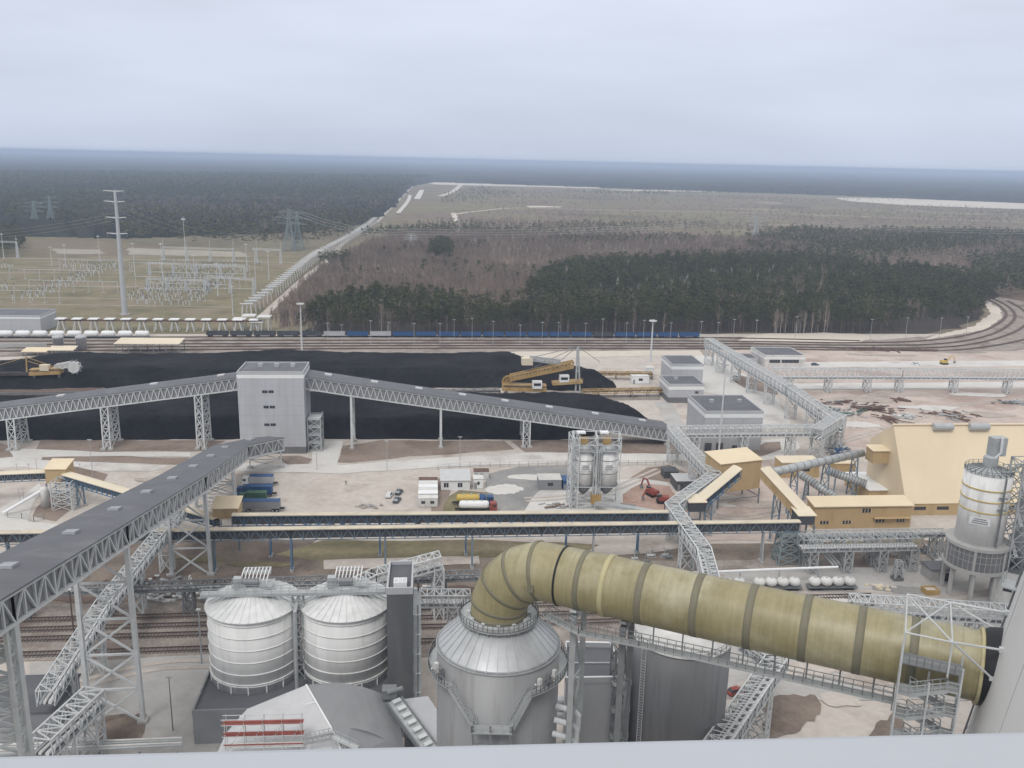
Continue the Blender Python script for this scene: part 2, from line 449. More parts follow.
def bare_arrays(n, seed, hgt=1.0):
    """leafless crown: thin upright twigs fanning from a stem"""
    g = np.random.default_rng(seed); V_, F_ = [], []
    for i in range(n):
        z = 4 + 10 * g.random(); a = g.random() * 6.283; r = .3 + 1.5 * g.random()
        p = np.array((math.cos(a) * r * .4, math.sin(a) * r * .4, z))
        q = p + np.array((math.cos(a) * r, math.sin(a) * r, 2.2 + 2.4 * g.random()))
        wd = .10 + .13 * g.random(); t = np.array((-math.sin(a + 1.2), math.cos(a + 1.2), 0)) * wd
        o = len(V_); V_ += [p - t, p + t, q]; F_.append((o, o + 1, o + 2))
    return np.array(V_) * hgt, np.array(F_)
def np_mesh(name, V_, F_, m):
    me = bpy.data.meshes.new(name)
    me.vertices.add(len(V_)); me.vertices.foreach_set('co', np.asarray(V_, dtype=np.float32).ravel())
    k = F_.shape[1]
    me.loops.add(F_.size); me.loops.foreach_set('vertex_index', F_.astype(np.int32).ravel())
    me.polygons.add(len(F_)); me.polygons.foreach_set('loop_start', np.arange(0, F_.size, k, dtype=np.int32))
    me.update(calc_edges=True); me.materials.append(MATS[m])
    return me
def inside(P, poly):
    x, y = P[:, 0], P[:, 1]; res = np.zeros(len(P), bool); n = len(poly)
    for i in range(n):
        x0, y0 = poly[i][0], poly[i][1]; x1, y1 = poly[(i + 1) % n][0], poly[(i + 1) % n][1]
        if y0 == y1: continue
        c = ((y0 > y) != (y1 > y)) & (x < (x1 - x0) * (y - y0) / (y1 - y0) + x0)
        res ^= c
    return res
def scatter(px_poly, spacing, clump=0.0, cs=120.0):
    poly = [G(*p) for p in px_poly]
    x0, x1 = min(p.x for p in poly), max(p.x for p in poly); y0, y1 = min(p.y for p in poly), max(p.y for p in poly)
    X, Y = np.meshgrid(np.arange(x0, x1, spacing), np.arange(y0, y1, spacing))
    P = np.stack([X.ravel(), Y.ravel()], 1) + nrg.uniform(-.48, .48, (X.size, 2)) * spacing
    P = P[inside(P, poly)]
    if clump:   # keep trees where a slow field is high
        f = np.sin(P[:, 0] / cs * 2.1 + 1.3) * np.cos(P[:, 1] / cs * 1.7) + np.sin(P[:, 0] / cs * .9 - P[:, 1] / cs * 1.2 + 2) + nrg.normal(0, .5, len(P))
        P = P[f > np.quantile(f, clump)]
    return P
def plant(name, P, arrs, m, lo, hi, wide=1.0, kind='stuff'):
    Vs, Fs, o = [], [], 0
    s = nrg.uniform(lo, hi, len(P)); a = nrg.uniform(0, 6.283, len(P)); k = nrg.integers(0, len(arrs), len(P))
    for j, (av, af) in enumerate(arrs):
        idx = np.where(k == j)[0]
        if not len(idx): continue
        c, sn = np.cos(a[idx])[:, None], np.sin(a[idx])[:, None]; ss = s[idx][:, None]
        x = (av[None, :, 0] * c - av[None, :, 1] * sn) * ss * wide + P[idx, 0][:, None]
        y = (av[None, :, 0] * sn + av[None, :, 1] * c) * ss * wide + P[idx, 1][:, None]
        z = av[None, :, 2] * ss + np.zeros_like(x)
        Vs.append(np.stack([x, y, z], 2).reshape(-1, 3))
        Fs.append((af[None] + (np.arange(len(idx)) * len(av))[:, None, None]).reshape(-1, af.shape[1]) + o)
        o += len(idx) * len(av)
    ob = bpy.data.objects.new(name, np_mesh(name, np.concatenate(Vs), np.concatenate(Fs), m)); col.objects.link(ob)
    return tag(ob, kind=kind)

# far wooded plain to the horizon: a rough canopy sheet
def far_canopy():
    bx = [-900, 0, 120, 300, 372, 392, 408, 432, 600, 840, 1024, 1500]
    by = [232, 236, 238, 232, 222, 206, 187, 182, 187.5, 195.5, 203, 214]
    nr, nc = 260, 420
    D = 900 * (FAR / 900) ** (np.linspace(0, 1, nr) ** 1.0)
    B = np.linspace(R(-52), R(52), nc)
    X = D[:, None] * np.tan(B)[None]; Y = D[:, None] * np.ones(nc)[None]
    P = np.stack([X, Y, np.zeros_like(X)], 2).reshape(-1, 3)
    rel = (P - np.array(CAMPOS)) @ np.array(CAMROT)
    px = 512 + FPX * rel[:, 0] / -rel[:, 2]; py = 384 - FPX * rel[:, 1] / -rel[:, 2]
    ok = py < np.interp(px, bx, by)
    P[:, :2] += nrg.normal(0, 4, (len(P), 2))
    P[:, 2] = np.where(ok, 15 + nrg.normal(0, 2.2, len(P)), -.5)
    okg = ok.reshape(nr, nc); q = okg[:-1, :-1] | okg[1:, :-1] | okg[:-1, 1:] | okg[1:, 1:]
    i = np.arange(nr * nc).reshape(nr, nc)
    F_ = np.stack([i[:-1, :-1], i[:-1, 1:], i[1:, 1:], i[1:, :-1]], 2)[q]
    ob = bpy.data.objects.new('far_forest', np_mesh('far_forest', P, F_, 'far_canopy')); col.objects.link(ob)
    tag(ob, kind='stuff')
far_canopy()

PINE_LO = [pine_arrays(26, 100 + i) for i in range(4)]
PINE_MID = [pine_arrays(120, 200 + i, 1.0, .62) for i in range(6)]
BARE_LO = [bare_arrays(16, 300 + i) for i in range(5)]
BARE_MID = [bare_arrays(30, 400 + i) for i in range(5)]
FIELD_BUSH = [bare_arrays(20, 500 + i, .5) for i in range(3)]

# forest behind the switchyard, left
pl = [(-260, 246), (-30, 240), (0, 228), (30, 226), (60, 232), (105, 240), (135, 246), (300, 250), (352, 240), (385, 214), (402, 195), (60, 190), (-260, 186)]
P = scatter(pl, 15.0)
_q = np.array([proj((x, y, 0)) for x, y in P]); P = P[(_q[:, 1] > 222 - .02*(400-_q[:, 0])) | (_q[:, 1] < 203) | (_q[:, 0] < 110) | (nrg.random(len(P)) < .22)]
plant('distant_pine_forest', P, PINE_LO, 'pine_needles', .75, 1.1, 2.1)
plant('distant_pine_forest', scatter([(-260, 187), (60, 191), (402, 196), (414, 184), (432, 179), (-260, 172)], 27), PINE_LO, 'pine_needles', .9, 1.25, 3.2)
P = scatter([(100, 226), (135, 232), (300, 238), (345, 232), (388, 210), (395, 200), (300, 200), (110, 204)], 11, .2)
plant('distant_bare_wood', scatter([(-260, 238), (0, 228), (60, 230), (135, 240), (300, 248), (350, 240), (345, 234), (300, 240), (130, 232), (-260, 230)], 13, .5), BARE_LO, 'bare_twigs', .8, 1.1, 1.6)
plant('distant_bare_wood', P, BARE_LO, 'bare_twigs', .9, 1.35, 1.7)
P = scatter([(-60, 258), (20, 258), (25, 250), (22, 238), (-60, 236)], 7)
plant('switchyard_grove', P, PINE_MID, 'pine_needles', .7, .95, 1.3)
# leafless wood between road and pines
pb = [(270, 330), (300, 292), (330, 268), (372, 246), (400, 238), (470, 236), (600, 242), (760, 244), (800, 250), (800, 266), (690, 266), (575, 271), (540, 285), (525, 303), (500, 316), (470, 318), (440, 308), (360, 305), (330, 322)]
sheet('scrub_floor', pb, .08, 'm_scrub', 5, 25)
P = scatter(pb, 4.6, .12, 70)
plant('leafless_wood', P, BARE_MID, 'bare_twigs', .55, .95, 1.25)
P = scatter([(380, 236), (420, 222), (560, 226), (700, 226), (860, 232), (1100, 244), (1100, 262), (980, 252), (800, 250), (640, 250), (480, 240)], 12, .45, 130)
plant('leafless_wood', P, BARE_LO, 'bare_twigs', .6, 1.05, 1.9)
# mixed wood right of centre, straggling conifers and pale birches in the leafless wood
mixed = [(755, 265), (880, 275), (990, 296), (1160, 330), (1160, 244), (960, 236), (780, 236), (740, 246)]
sheet('scrub_floor', mixed, .09, 'm_scrub', 6, 30)
plant('mixed_wood', scatter(mixed, 7.5, .42, 75), PINE_LO, 'pine_needles', .4, .85, 1.35)
plant('mixed_wood', scatter(mixed, 8.5, .4, 60), BARE_LO, 'bare_twigs', .7, 1.1, 1.6)
plant('straggling_conifers', scatter([(330, 300), (500, 312), (540, 285), (640, 264), (760, 262), (700, 246), (420, 250), (345, 270)], 13, .72, 52), PINE_MID, 'pine_needles', .35, .75, 1.3)
plant('straggling_conifers', scatter([(400, 237), (760, 246), (900, 240), (860, 230), (600, 228), (430, 226)], 11, .62, 85), PINE_LO, 'pine_needles', .35, .7, 1.5)
plant('pale_birch_groups', scatter([(480, 262), (640, 258), (720, 248), (620, 240), (470, 246)], 12, .7, 45), BARE_MID, 'birch_bark', .7, 1.0, .8)
plant('pale_birch_groups', scatter([(540, 300), (700, 320), (880, 315), (900, 290), (700, 275), (560, 280)], 17, .78, 38), BARE_MID, 'birch_bark', 1.0, 1.25, .8)
# far conifer belts between meadow and wood
for pp in ([(360, 240), (440, 239), (560, 243), (558, 238), (440, 233), (366, 234)],
           [(500, 246), (560, 250), (700, 247), (690, 241), (600, 240), (505, 241)],
           [(800, 252), (1100, 268), (1100, 240), (960, 234), (800, 232), (740, 240)],
           [(640, 196), (668, 197), (668, 191), (640, 191)], [(440, 206), (470, 203), (520, 196), (480, 188), (445, 195)],
           [(845, 195), (870, 194), (660, 190), (560, 193), (600, 196)]):
    plant('conifer_belt', scatter(pp, 7.5 if pp[0][1] > 215 else 22, .3, 90), PINE_LO, 'pine_needles', .35, .72, 1.5)
P = scatter([(430, 216), (470, 190), (900, 202), (1100, 218), (1100, 232), (800, 226), (560, 222)], 23, .5, 260)
plant('meadow_bushes', P, FIELD_BUSH, 'bare_twigs', .5, 1.1, 4.0)
plant('meadow_bushes', scatter([(440, 206), (480, 188), (900, 200), (1100, 214), (1100, 226), (800, 222), (560, 216)], 34, .72, 210), PINE_LO, 'pine_needles', .2, .42, 2.2)

# the pine forest beyond the railway
front = [(300, 335), (420, 335.5), (560, 335.5), (745, 333), (860, 333.5), (922, 334), (958, 328), (984, 315), (990, 300)]
pf = front + [(1000, 296), (985, 287), (900, 276), (800, 267), (690, 267), (575, 272), (540, 286), (525, 304), (500, 316), (470, 318), (440, 308), (360, 305), (322, 316), (312, 326)]
sheet('forest_floor', pf, .12, 'm_forest_floor', 3, 12)
P = scatter(pf, 5.0, .12, 48)
fr = [G(*p) for p in front]
def dist_front(P):
    d = np.full(len(P), 1e9)
    for a, b in zip(fr, fr[1:]):
        a2, b2 = np.array(a[:2]), np.array(b[:2]); ab = b2 - a2
        t = np.clip(((P - a2) @ ab) / (ab @ ab), 0, 1); d = np.minimum(d, np.linalg.norm(P - a2 - t[:, None] * ab, axis=1))
    return d
d = dist_front(P); order = np.argsort(d); near, rest = P[order[:300]], P[order[300:]]
plant('pine_forest', rest, PINE_MID, 'pine_needles', .5, .93, 1.25)
P = scatter([(990, 300), (1030, 294), (1200, 330), (1200, 262), (1000, 262), (960, 266)], 8)
plant('pine_forest', P, PINE_LO, 'pine_needles', .5, .85, 1.6)
plant('bare_trees_among_pines', scatter([(262, 335), (745, 334), (930, 330), (900, 300), (760, 310), (560, 310), (520, 295), (440, 292), (330, 296), (280, 318)], 11.5, .4, 37), BARE_MID, 'bare_twigs', .85, 1.15, 1.25)
P = scatter([(700, 330), (760, 300), (800, 282), (840, 280), (830, 305), (800, 318)], 16)
plant('bare_trees_among_pines', P, BARE_MID, 'bare_twigs', 1.1, 1.35, 1.3)
# dark spruce block in the leafless wood
P = scatter([(428, 266), (449, 266), (452, 254), (436, 252)], 6)
plant('spruce_block', P, PINE_MID, 'pine_needles', .8, 1.0, 1.5)
P = scatter([(318, 268), (352, 272), (352, 264), (325, 262)], 7); plant('spruce_block', P, PINE_MID, 'pine_needles', .5, .7, 1.4)

# 300 front pines, each a tree of its own
protos = []
for i in range(6):
    av, af = pine_arrays(300, 700 + i, 1.0, .46)
    t = thing('pine_tree', 'slender pine with bare trunk along the front edge of the dark forest', 'tree', (0, 0, 0), 'pines along the front edge of the forest')
    mb = MB(); lean = rnd.uniform(-.3, .3); mb.tube([(0, 0, 0), (lean, .1, 7), (lean * 1.5, 0, 14), (0, 0, 20)], [.22, .18, .13, .04], 5)
    for q in range(4):
        a = rnd.uniform(0, 6.28); z = 9 + q * 2.2; mb.beam((lean, 0, z), (lean + math.cos(a) * 2, math.sin(a) * 2, z + .7), .09)
    mb.build('trunk', 'pine_trunk', t, world=False)
    me = np_mesh('crown', av, af, 'pine_needles'); c = bpy.data.objects.new('crown', me); col.objects.link(c); c.parent = t
    protos.append(t)
for i, p in enumerate(near):
    o = protos[i] if i < 6 else copy_tree(protos[i % 6])
    o.location = (float(p[0]), float(p[1]), .1); k = rnd.uniform(.6, .98)
    o.scale = (k * rnd.uniform(1, 1.25),) * 2 + (k,); o.rotation_euler.z = rnd.uniform(0, 6.28)
# pale bare birches standing clear of the pines
bp = []
for i in range(3):
    t = thing('birch_tree', 'pale leafless birch standing among the forest edge pines', 'tree', (0, 0, 0), 'birches at the forest edge')
    mb = MB(); mb.tube([(0, 0, 0), (.2, 0, 8), (0, .2, 17)], [.2, .14, .03], 5)
    for q in range(6):
        a = rnd.uniform(0, 6.28); z = 6 + q * 1.5; mb.beam((.1, 0, z), (math.cos(a) * 1.6, math.sin(a) * 1.6, z + 2.6), .07)
    mb.build('trunk', 'birch_bark', t, world=False)
    av, af = bare_arrays(50, 900 + i)
    c = bpy.data.objects.new('crown', np_mesh('crown', av, af, 'bare_twigs')); col.objects.link(c); c.parent = t
    bp.append(t)
k = 0
for q in range(46):
    x = rnd.choice([rnd.uniform(275, 330), rnd.uniform(330, 720), rnd.uniform(760, 830)])
    y = 335.3 - abs(x - 500) * .004 - rnd.uniform(.2, 2.0)
    if q > 38: x, y = rnd.uniform(715, 735), rnd.uniform(312, 322)
    o = bp[k] if k < 3 else copy_tree(bp[k % 3]); k += 1
    o.location = G(x, y); s = rnd.uniform(.75, 1.05); o.scale = (s, s, s); o.rotation_euler.z = rnd.uniform(0, 6.28)
# ------------------------------------------------------------------ plant grid
U = Vector((.9957, .0925, 0)); NV = Vector((-.0925, .9957, 0)); UP = Vector((0, 0, 1)); RZ = math.atan2(.0925, .9957)
def ub(mb, p, lx, ly, lz):
    """box on the plant grid from its front left lower corner"""
    p = Vector(p); return mb.box(p + U * lx/2 + NV * ly/2 + UP * lz/2, (lx, ly, lz), RZ)
def quadprism(mb, pts, z0, z1):
    return mb.hexa([flat(p, z0) for p in pts], [flat(p, z1) for p in pts])

# ---- ground of the plant, roads and soil
sheet('rail_yard', [(-300, 338), (400, 337.5), (740, 337), (860, 341), (925, 337), (975, 328), (996, 316), (992, 304), (960, 296), (1060, 296), (1100, 320), (1060, 345), (960, 357), (720, 356), (400, 354.5), (-300, 358)], .06, 'm_ballast', 1.5, 8)
sheet('sand_bank', [(735, 342), (752, 335), (790, 331.5), (850, 332), (875, 338), (860, 342), (800, 343)], .1, 'm_sand', 1, 5)
sheet('sand_bank', [(1000, 297), (988, 301), (1001, 310), (1002, 318), (985, 330), (925, 340), (930, 337), (975, 326), (990, 314), (984, 302)], .12, 'm_sand', 1, 5)
sheet('dirt', [(480, 352), (700, 350.5), (705, 356), (640, 356), (560, 358), (480, 356)], .1, 'm_sand', 1, 6)
sheet('dirt', [(705, 350), (1100, 352), (1100, 392), (740, 380)], .08, 'm_pink', 1, 8)
sheet('dirt', [(800, 392), (1100, 386), (1100, 445), (880, 445), (852, 455), (812, 405)], .1, 'm_pink', 1, 8)
sheet('road', [(772, 362.5), (1100, 360), (1100, 366), (772, 368)], .13, 'm_road', .6, 8)
sheet('road', [(780, 384), (1100, 381), (1100, 387), (790, 390)], .13, 'm_road', .6, 8)
sheet('road', [(696, 356), (725, 356), (740, 372), (775, 392), (792, 428), (760, 432), (738, 398), (700, 392), (690, 375)], .12, 'm_road', 1, 7)
sheet('soil', [(742, 376), (770, 384), (778, 395), (745, 388), (730, 380)], .15, 'm_soil', .8, 6)
sheet('road', [(735, 450), (760, 440), (795, 438), (800, 448), (785, 458), (740, 464)], .12, 'm_road', .5, 6)
sheet('soil', [(748, 452), (765, 443), (780, 442), (782, 450), (765, 456), (748, 460)], .15, 'm_soil', .5, 6)
sheet('road', [(655, 402), (672, 402), (686, 428), (668, 428)], .13, 'm_concrete' if 'm_concrete' in MATS else 'm_road', .4, 6)
sheet('soil', [(585, 440), (700, 440), (700, 454), (560, 453), (526, 452), (512, 441)], .09, 'm_soil', .8, 6)
sheet('soil', [(341, 446), (380, 441), (506, 441), (514, 450), (430, 455), (350, 463), (337, 462)], .1, 'm_soil', .8, 6)
sheet('soil', [(40, 440), (226, 441), (205, 451), (100, 452), (35, 454)], .1, 'm_soil', .8, 6)
sheet('soil', [(40, 458), (110, 456), (190, 458), (180, 465), (120, 463), (40, 460)], .12, 'm_soil', .8, 6)
sheet('soil', [(-60, 452), (-10, 440), (10, 446), (12, 457), (-40, 462)], .12, 'm_soil', .8, 6)
sheet('soil', [(278, 457), (300, 456), (312, 459), (308, 464), (288, 465)], .12, 'm_soil', .5, 5)
sheet('road', [(312, 442), (343, 441), (337, 467), (312, 468)], .1, 'm_road', .3, 6)
sheet('road', [(225, 463), (340, 465), (430, 459), (520, 453), (700, 454), (700, 462), (560, 463), (440, 467), (340, 474), (225, 471)], .11, 'm_road', .5, 7)
sheet('road', [(-80, 452), (30, 449), (100, 452), (190, 453), (190, 457), (100, 457), (40, 460), (170, 466), (150, 472), (60, 470), (-80, 470)], .1, 'm_road', .5, 7)
sheet('road', [(-20, 520), (20, 498), (38, 484), (44, 490), (30, 508), (28, 522), (70, 526), (120, 505), (130, 510), (80, 536), (0, 536)], .12, 'm_road', .4, 6)
sheet('soil', [(32, 516), (46, 494), (66, 494), (72, 510), (55, 522)], .1, 'm_soil', .5, 5)
sheet('soil', [(52, 470), (75, 467), (108, 474), (104, 482), (75, 482)], .1, 'm_soil', .5, 5)
sheet('asphalt', [(492, 513), (486, 492), (488, 474), (520, 467), (568, 466), (570, 478), (545, 486), (530, 500), (522, 513)], .12, 'm_asphalt', .6, 6)
sheet('concrete_yard', [(522, 513), (530, 500), (545, 486), (570, 486), (640, 478), (668, 484), (668, 513)], .11, 'm_road', .6, 6)
sheet('red_earth', [(619, 512), (622, 495), (640, 484), (668, 486), (690, 512)], .14, 'm_red', .8, 5)
sheet('soil', [(628, 478), (645, 468), (670, 466), (690, 474), (680, 484), (655, 480)], .15, 'm_soil', .8, 5)
sheet('dirt', [(690, 512), (712, 478), (800, 470), (830, 500), (800, 540), (690, 542)], .1, 'm_pink', .8, 6)
sheet('grass', [(462, 515), (440, 515), (445, 498), (460, 490), (486, 493), (490, 515)], .12, 'm_grass', .5, 5)
sheet('soil', [(430, 512), (442, 512), (450, 492), (440, 478), (434, 480)], .15, 'm_soil', .5, 5)
sheet('grass', [(275, 556), (320, 541), (480, 540), (560, 543), (600, 545), (580, 556), (420, 560), (340, 566)], .11, 'm_grass', .8, 6)
sheet('soil', [(100, 540), (320, 540), (300, 556), (400, 562), (620, 556), (700, 545), (960, 540), (960, 560), (640, 575), (640, 612), (-80, 612), (-80, 570)], .09, 'm_dirt_dark', .8, 6)
sheet('paved_lane', [(325, 560), (480, 556), (480, 564), (325, 570)], .13, 'm_yard', .4, 6)
sheet('rail_yard', [(-100, 606), (640, 596), (640, 562), (1100, 552), (1100, 566), (640, 586), (640, 655), (-100, 664)], .1, 'm_ballast', .8, 6)
sheet('concrete_yard', [(640, 575), (1000, 563), (1100, 600), (1100, 700), (640, 700)], .12, 'm_concrete' if 'm_concrete' in MATS else 'm_road', .5, 6)
sheet('concrete_yard', [(30, 664), (220, 655), (230, 780), (20, 790)], .12, 'm_concrete', .4, 5)
sheet('soil', [(98, 726), (108, 716), (150, 714), (142, 745), (95, 748)], .15, 'm_dirt_dark', .5, 1.5)
sheet('soil', [(766, 698), (815, 695), (823, 711), (790, 736), (765, 738)], .15, 'm_dirt_dark', .6, 1.5)
sheet('soil', [(872, 728), (900, 712), (905, 740), (870, 745)], .15, 'm_dirt_dark', .6, 1.5)

# ---- railway tracks
def track(px, gauge_strip, detail=False):
    line = smooth_line([G(*p) for p in px], 10)
    mb = MB()
    for sgn in (-.75, .75):
        for a, b in zip(line, line[1:]):
            d = (b - a).normalized(); n = Vector((-d.y, d.x, 0)) * sgn
            mb.beam(a + n + UP * .33, b + n + UP * .33, .16 if detail else .3, .2)
    o = tag(mb.build('railway_track', 'rail'), kind='structure')
    s = MB()
    for a, b in zip(line, line[1:]):
        d = (b - a).normalized(); L0 = (b - a).length
        if detail:
            k = int(L0 / .75)
            for i in range(k):
                s.box(a + d * (i + .5) * .75 + UP * .18, (.3, 2.6, .12), math.atan2(d.y, d.x))
        else:
            s.box((a + b) / 2 + UP * .16, (L0, 2.4, .1), math.atan2(d.y, d.x))
    s.build('sleepers', 'sleeper' if detail else 'm_brown', o)
track([(-200, 342), (0, 341.5), (400, 340.5), (720, 341.5), (850, 343), (930, 340.5), (980, 332), (1004, 319), (1003, 309), (985, 299), (950, 292)], 5)
track([(-200, 345.5), (0, 345), (400, 343.5), (720, 344), (850, 345.5), (940, 344), (990, 335), (1013, 321), (1012, 310), (995, 300), (970, 294)], 5)
track([(-200, 349), (0, 348), (400, 346), (720, 346.5), (850, 348), (950, 347), (1005, 336), (1028, 322), (1024, 311), (1008, 301)], 5)
track([(-200, 352.5), (0, 351.5), (400, 348.7), (720, 349), (860, 350.5), (960, 350), (1030, 338), (1060, 322)], 5)
track([(-200, 338.5), (0, 338), (200, 337.3), (400, 336.7), (560, 336.8), (715, 338), (860, 341)], 5)
for p in ([(28, 621), (110, 618.5), (640, 603), (900, 556)], [(28, 631), (110, 628), (640, 612), (940, 561)],
          [(28, 641), (110, 637.5), (640, 621)], [(28, 657), (110, 652.5), (215, 649), (640, 634)]):
    a, b = G(*p[1]), G(*p[2]); d = (b - a).normalized()
    line = [a - d * 45, a, b, b + d * 60]
    mb = MB(); s = MB()
    for sgn in (-.75, .75):
        n = Vector((-d.y, d.x, 0)) * sgn; mb.beam(line[0] + n + UP * .42, line[-1] + n + UP * .42, .16, .2)
    o = tag(mb.build('railway_track', 'rail'), kind='structure')
    for i in range(int((line[-1] - line[0]).length / .8)):
        s.box(line[0] + d * i * .8 + UP * .22, (.32, 2.6, .16), math.atan2(d.y, d.x))
    s.build('sleepers', 'sleeper', o)

# ---- forest road, field tracks, far sand
strip('forest_road', smooth_line([G(*p) for p in ((262, 317), (300, 282), (330, 258), (344, 243), (364, 230), (378, 221), (390, 209), (415, 184))]), 6, .2, 'm_yard')
strip('field_track', smooth_line([G(*p) for p in ((398, 213), (408, 201), (410, 195))]), 9, .2, 'm_road')
strip('field_track', smooth_line([G(*p) for p in ((417, 199), (422, 190))]), 16, .2, 'm_road')
strip('field_track', smooth_line([G(*p) for p in ((456, 214), (480, 211), (520, 208), (600, 210), (760, 213), (900, 218), (1060, 224))]), 9, .2, 'm_sand')
strip('field_track', smooth_line([G(*p) for p in ((440, 196), (452, 192), (462, 184))]), 18, .2, 'm_sand')
sheet('sandy_patch', [(451, 213), (456, 213), (459, 222), (463, 230), (461, 234), (456, 233), (457, 226), (453, 219)], .2, 'm_sand', 2, 20)
sheet('sand_flat', [(432, 182.4), (500, 183.2), (600, 187.5), (600, 188.6), (520, 186.5), (432, 184.5)], .3, 'm_sand', 12, 120)
sheet('sand_flat', [(600, 189.6), (660, 190), (760, 191.2), (760, 192), (640, 191.4)], .3, 'm_sand', 12, 120)
sheet('sand_flat', [(835, 197.6), (900, 198.6), (1000, 202.4), (1160, 209), (1160, 212), (1000, 208.6), (900, 204.8), (850, 201.5)], .3, 'm_sand', 12, 100)
sheet('bare_field', [(660, 203), (780, 203), (810, 207), (660, 206.5)], .22, 'm_scrub', 12, 100)
sheet('bare_field', [(528, 206), (562, 206), (560, 207.6), (530, 207.4)], .24, 'm_sand', 6, 60)
sheet('bare_field', [(718, 242), (760, 238), (766, 242), (720, 246)], .24, 'm_sand', 3, 30)
sheet('bare_field', [(-200, 232), (0, 226), (24, 230), (100, 240), (230, 247), (240, 254), (60, 257), (22, 256), (20, 240), (-200, 246)], .1, 'm_meadow', 4, 30)
for a in ([(-100, 258), (40, 258.6), (250, 262), (300, 263)], [(-100, 267), (0, 267), (122, 269.5)], [(-100, 285), (0, 285.6), (120, 287), (255, 289)],
          [(0, 297.5), (128, 299), (215, 301)], [(30, 304.5), (215, 307), (235, 307.5)], [(-60, 272), (130, 273.5)]):
    strip('gravel_path', smooth_line([G(*p) for p in a]), 5.0 if a[0][1] in (258, 285) else 2.6, .15, 'm_path')
sheet('gravel_patch', [(50, 249), (100, 250), (105, 254), (60, 254)], .16, 'm_path', 3, 10)
sheet('gravel_patch', [(128, 248), (240, 252), (250, 257), (128, 255)], .16, 'm_path', 3, 10)

# ---- coal heaps
def heap(name, label, cat, outline, top, m, rough=.5, step=2.2, slope=.72):
    """loose material lying at its slope inside a ground outline, with a nearly flat top"""
    pts = [G(*p) for p in outline]
    x0, x1 = min(p.x for p in pts), max(p.x for p in pts); y0, y1 = min(p.y for p in pts), max(p.y for p in pts)
    nx, ny = int((x1-x0)/step)+2, int((y1-y0)/step)+2
    X, Y = np.meshgrid(np.linspace(x0, x1, nx), np.linspace(y0, y1, ny)); P = np.stack([X.ravel(), Y.ravel()], 1)
    ins = inside(P, pts); d = np.full(len(P), 1e9)
    for i in range(len(pts)):
        a, b = np.array(pts[i][:2]), np.array(pts[(i+1) % len(pts)][:2]); ab = b - a
        t = np.clip(((P-a) @ ab)/(ab @ ab), 0, 1); d = np.minimum(d, np.linalg.norm(P-a-t[:, None]*ab, axis=1))
    s = sum(np.sin(P[:, 0]*f + ph)*np.cos(P[:, 1]*f*1.3 + ph*2)/f for f, ph in ((.05, 1), (.11, 2.2), (.23, .4), (.5, 3.1)))
    h = np.minimum(np.where(ins, d, 0)*slope, top + s*.022*rough) + np.where(ins, np.minimum(d, 3)/3*(s*.05 + nrg.normal(0, .18, len(P)))*rough, 0)
    z = np.where(ins, np.maximum(h, .02), -.4)
    Vv = np.column_stack([P, z]); i = np.arange(nx*ny).reshape(ny, nx)
    F_ = np.stack([i[:-1, :-1], i[:-1, 1:], i[1:, 1:], i[1:, :-1]], 2).reshape(-1, 4)
    F_ = F_[(ins[F_]).any(1)]
    o = bpy.data.objects.new(name, np_mesh(name, Vv, F_, m)); col.objects.link(o); o.data.shade_smooth()
    return tag(o, label, cat)
heap('coal_heap', 'long black coal heap just behind the sloping grey galleries', 'coal heap', [(-90, 441), (100, 440), (330, 439), (560, 440), (658, 428), (650, 420), (610, 404), (585, 401.5), (300, 400), (-90, 405)], 6.5, 'coal', .7)
heap('coal_heap', 'long black coal heap farther off, between the railway yard and the orange reclaimer', 'coal heap', [(-90, 396), (0, 391), (300, 388), (500, 388), (560, 391), (592, 391), (618, 388), (612, 381), (585, 376), (556, 373), (532, 367), (520, 361), (420, 360.5), (240, 360.5), (60, 362), (10, 369), (-90, 376)], 7, 'coal', .6)
heap('spoil_heap', 'brown strip of earth running along the coal at the left', 'earth heap', [(-60, 394), (0, 391), (60, 391), (110, 389.5), (110, 393), (60, 395), (-60, 400)], 1.5, 'm_brown', .5)
sheet('machine_track', [(-90, 396), (300, 391), (560, 394), (660, 396), (660, 400), (560, 401), (300, 398), (-90, 405)], .14, 'm_ballast')

for k in range(26):
    x0 = rnd.uniform(430, 1000); y0 = 193 + (x0-430)*.022 + rnd.uniform(0, 32); L_ = rnd.uniform(20, 110); th = rnd.uniform(.5, 2.0)
    sheet('field_patch', [(x0, y0), (x0 + L_*.4, y0 - th*.6 + L_*.008), (x0 + L_, y0 + L_*.022), (x0 + L_*.8, y0 + th + L_*.02), (x0 + L_*.3, y0 + th)], .26, rnd.choice(['m_scrub', 'm_scrub', 'm_meadow_pale', 'm_meadow_dark']), 10, 70)
# ------------------------------------------------------------------ switchyard and pylons
def mono_pylon():
    b = G(125, 315); h = Zat(b, 190)
    t = thing('power_pylon', 'tall pale steel pole pylon with four pairs of short arms in the switchyard', 'pylon', b)
    MB().tube([b, b + UP*h*.5, b + UP*h], [1.9, 1.35, .8], 12).build('pole', 'pole_steel', t)
    for y in (191.5, 202, 218, 234):
        z = Zat(b, y); m = MB()
        for sx, L_ in ((-1, 7.5), (1, 6)):
            m.tube([b + UP*z, b + UP*(z+.5) + Vector((sx*L_, 0, 0))], [.5, .25], 6)
        m.build('arm', 'pole_steel', t)
        m = MB()
        for sx, L_ in ((-1, 7.2), (1, 5.7)): m.beam(b + Vector((sx*L_, 0, z+.3)), b + Vector((sx*L_, 0, z-2)), .3)
        m.build('insulator', 'insulator', t)
    MB().lathe(b, [(3.2, 0), (3.2, .8), (2.2, .9)], 12).build('base', 'concrete', t)
mono_pylon()

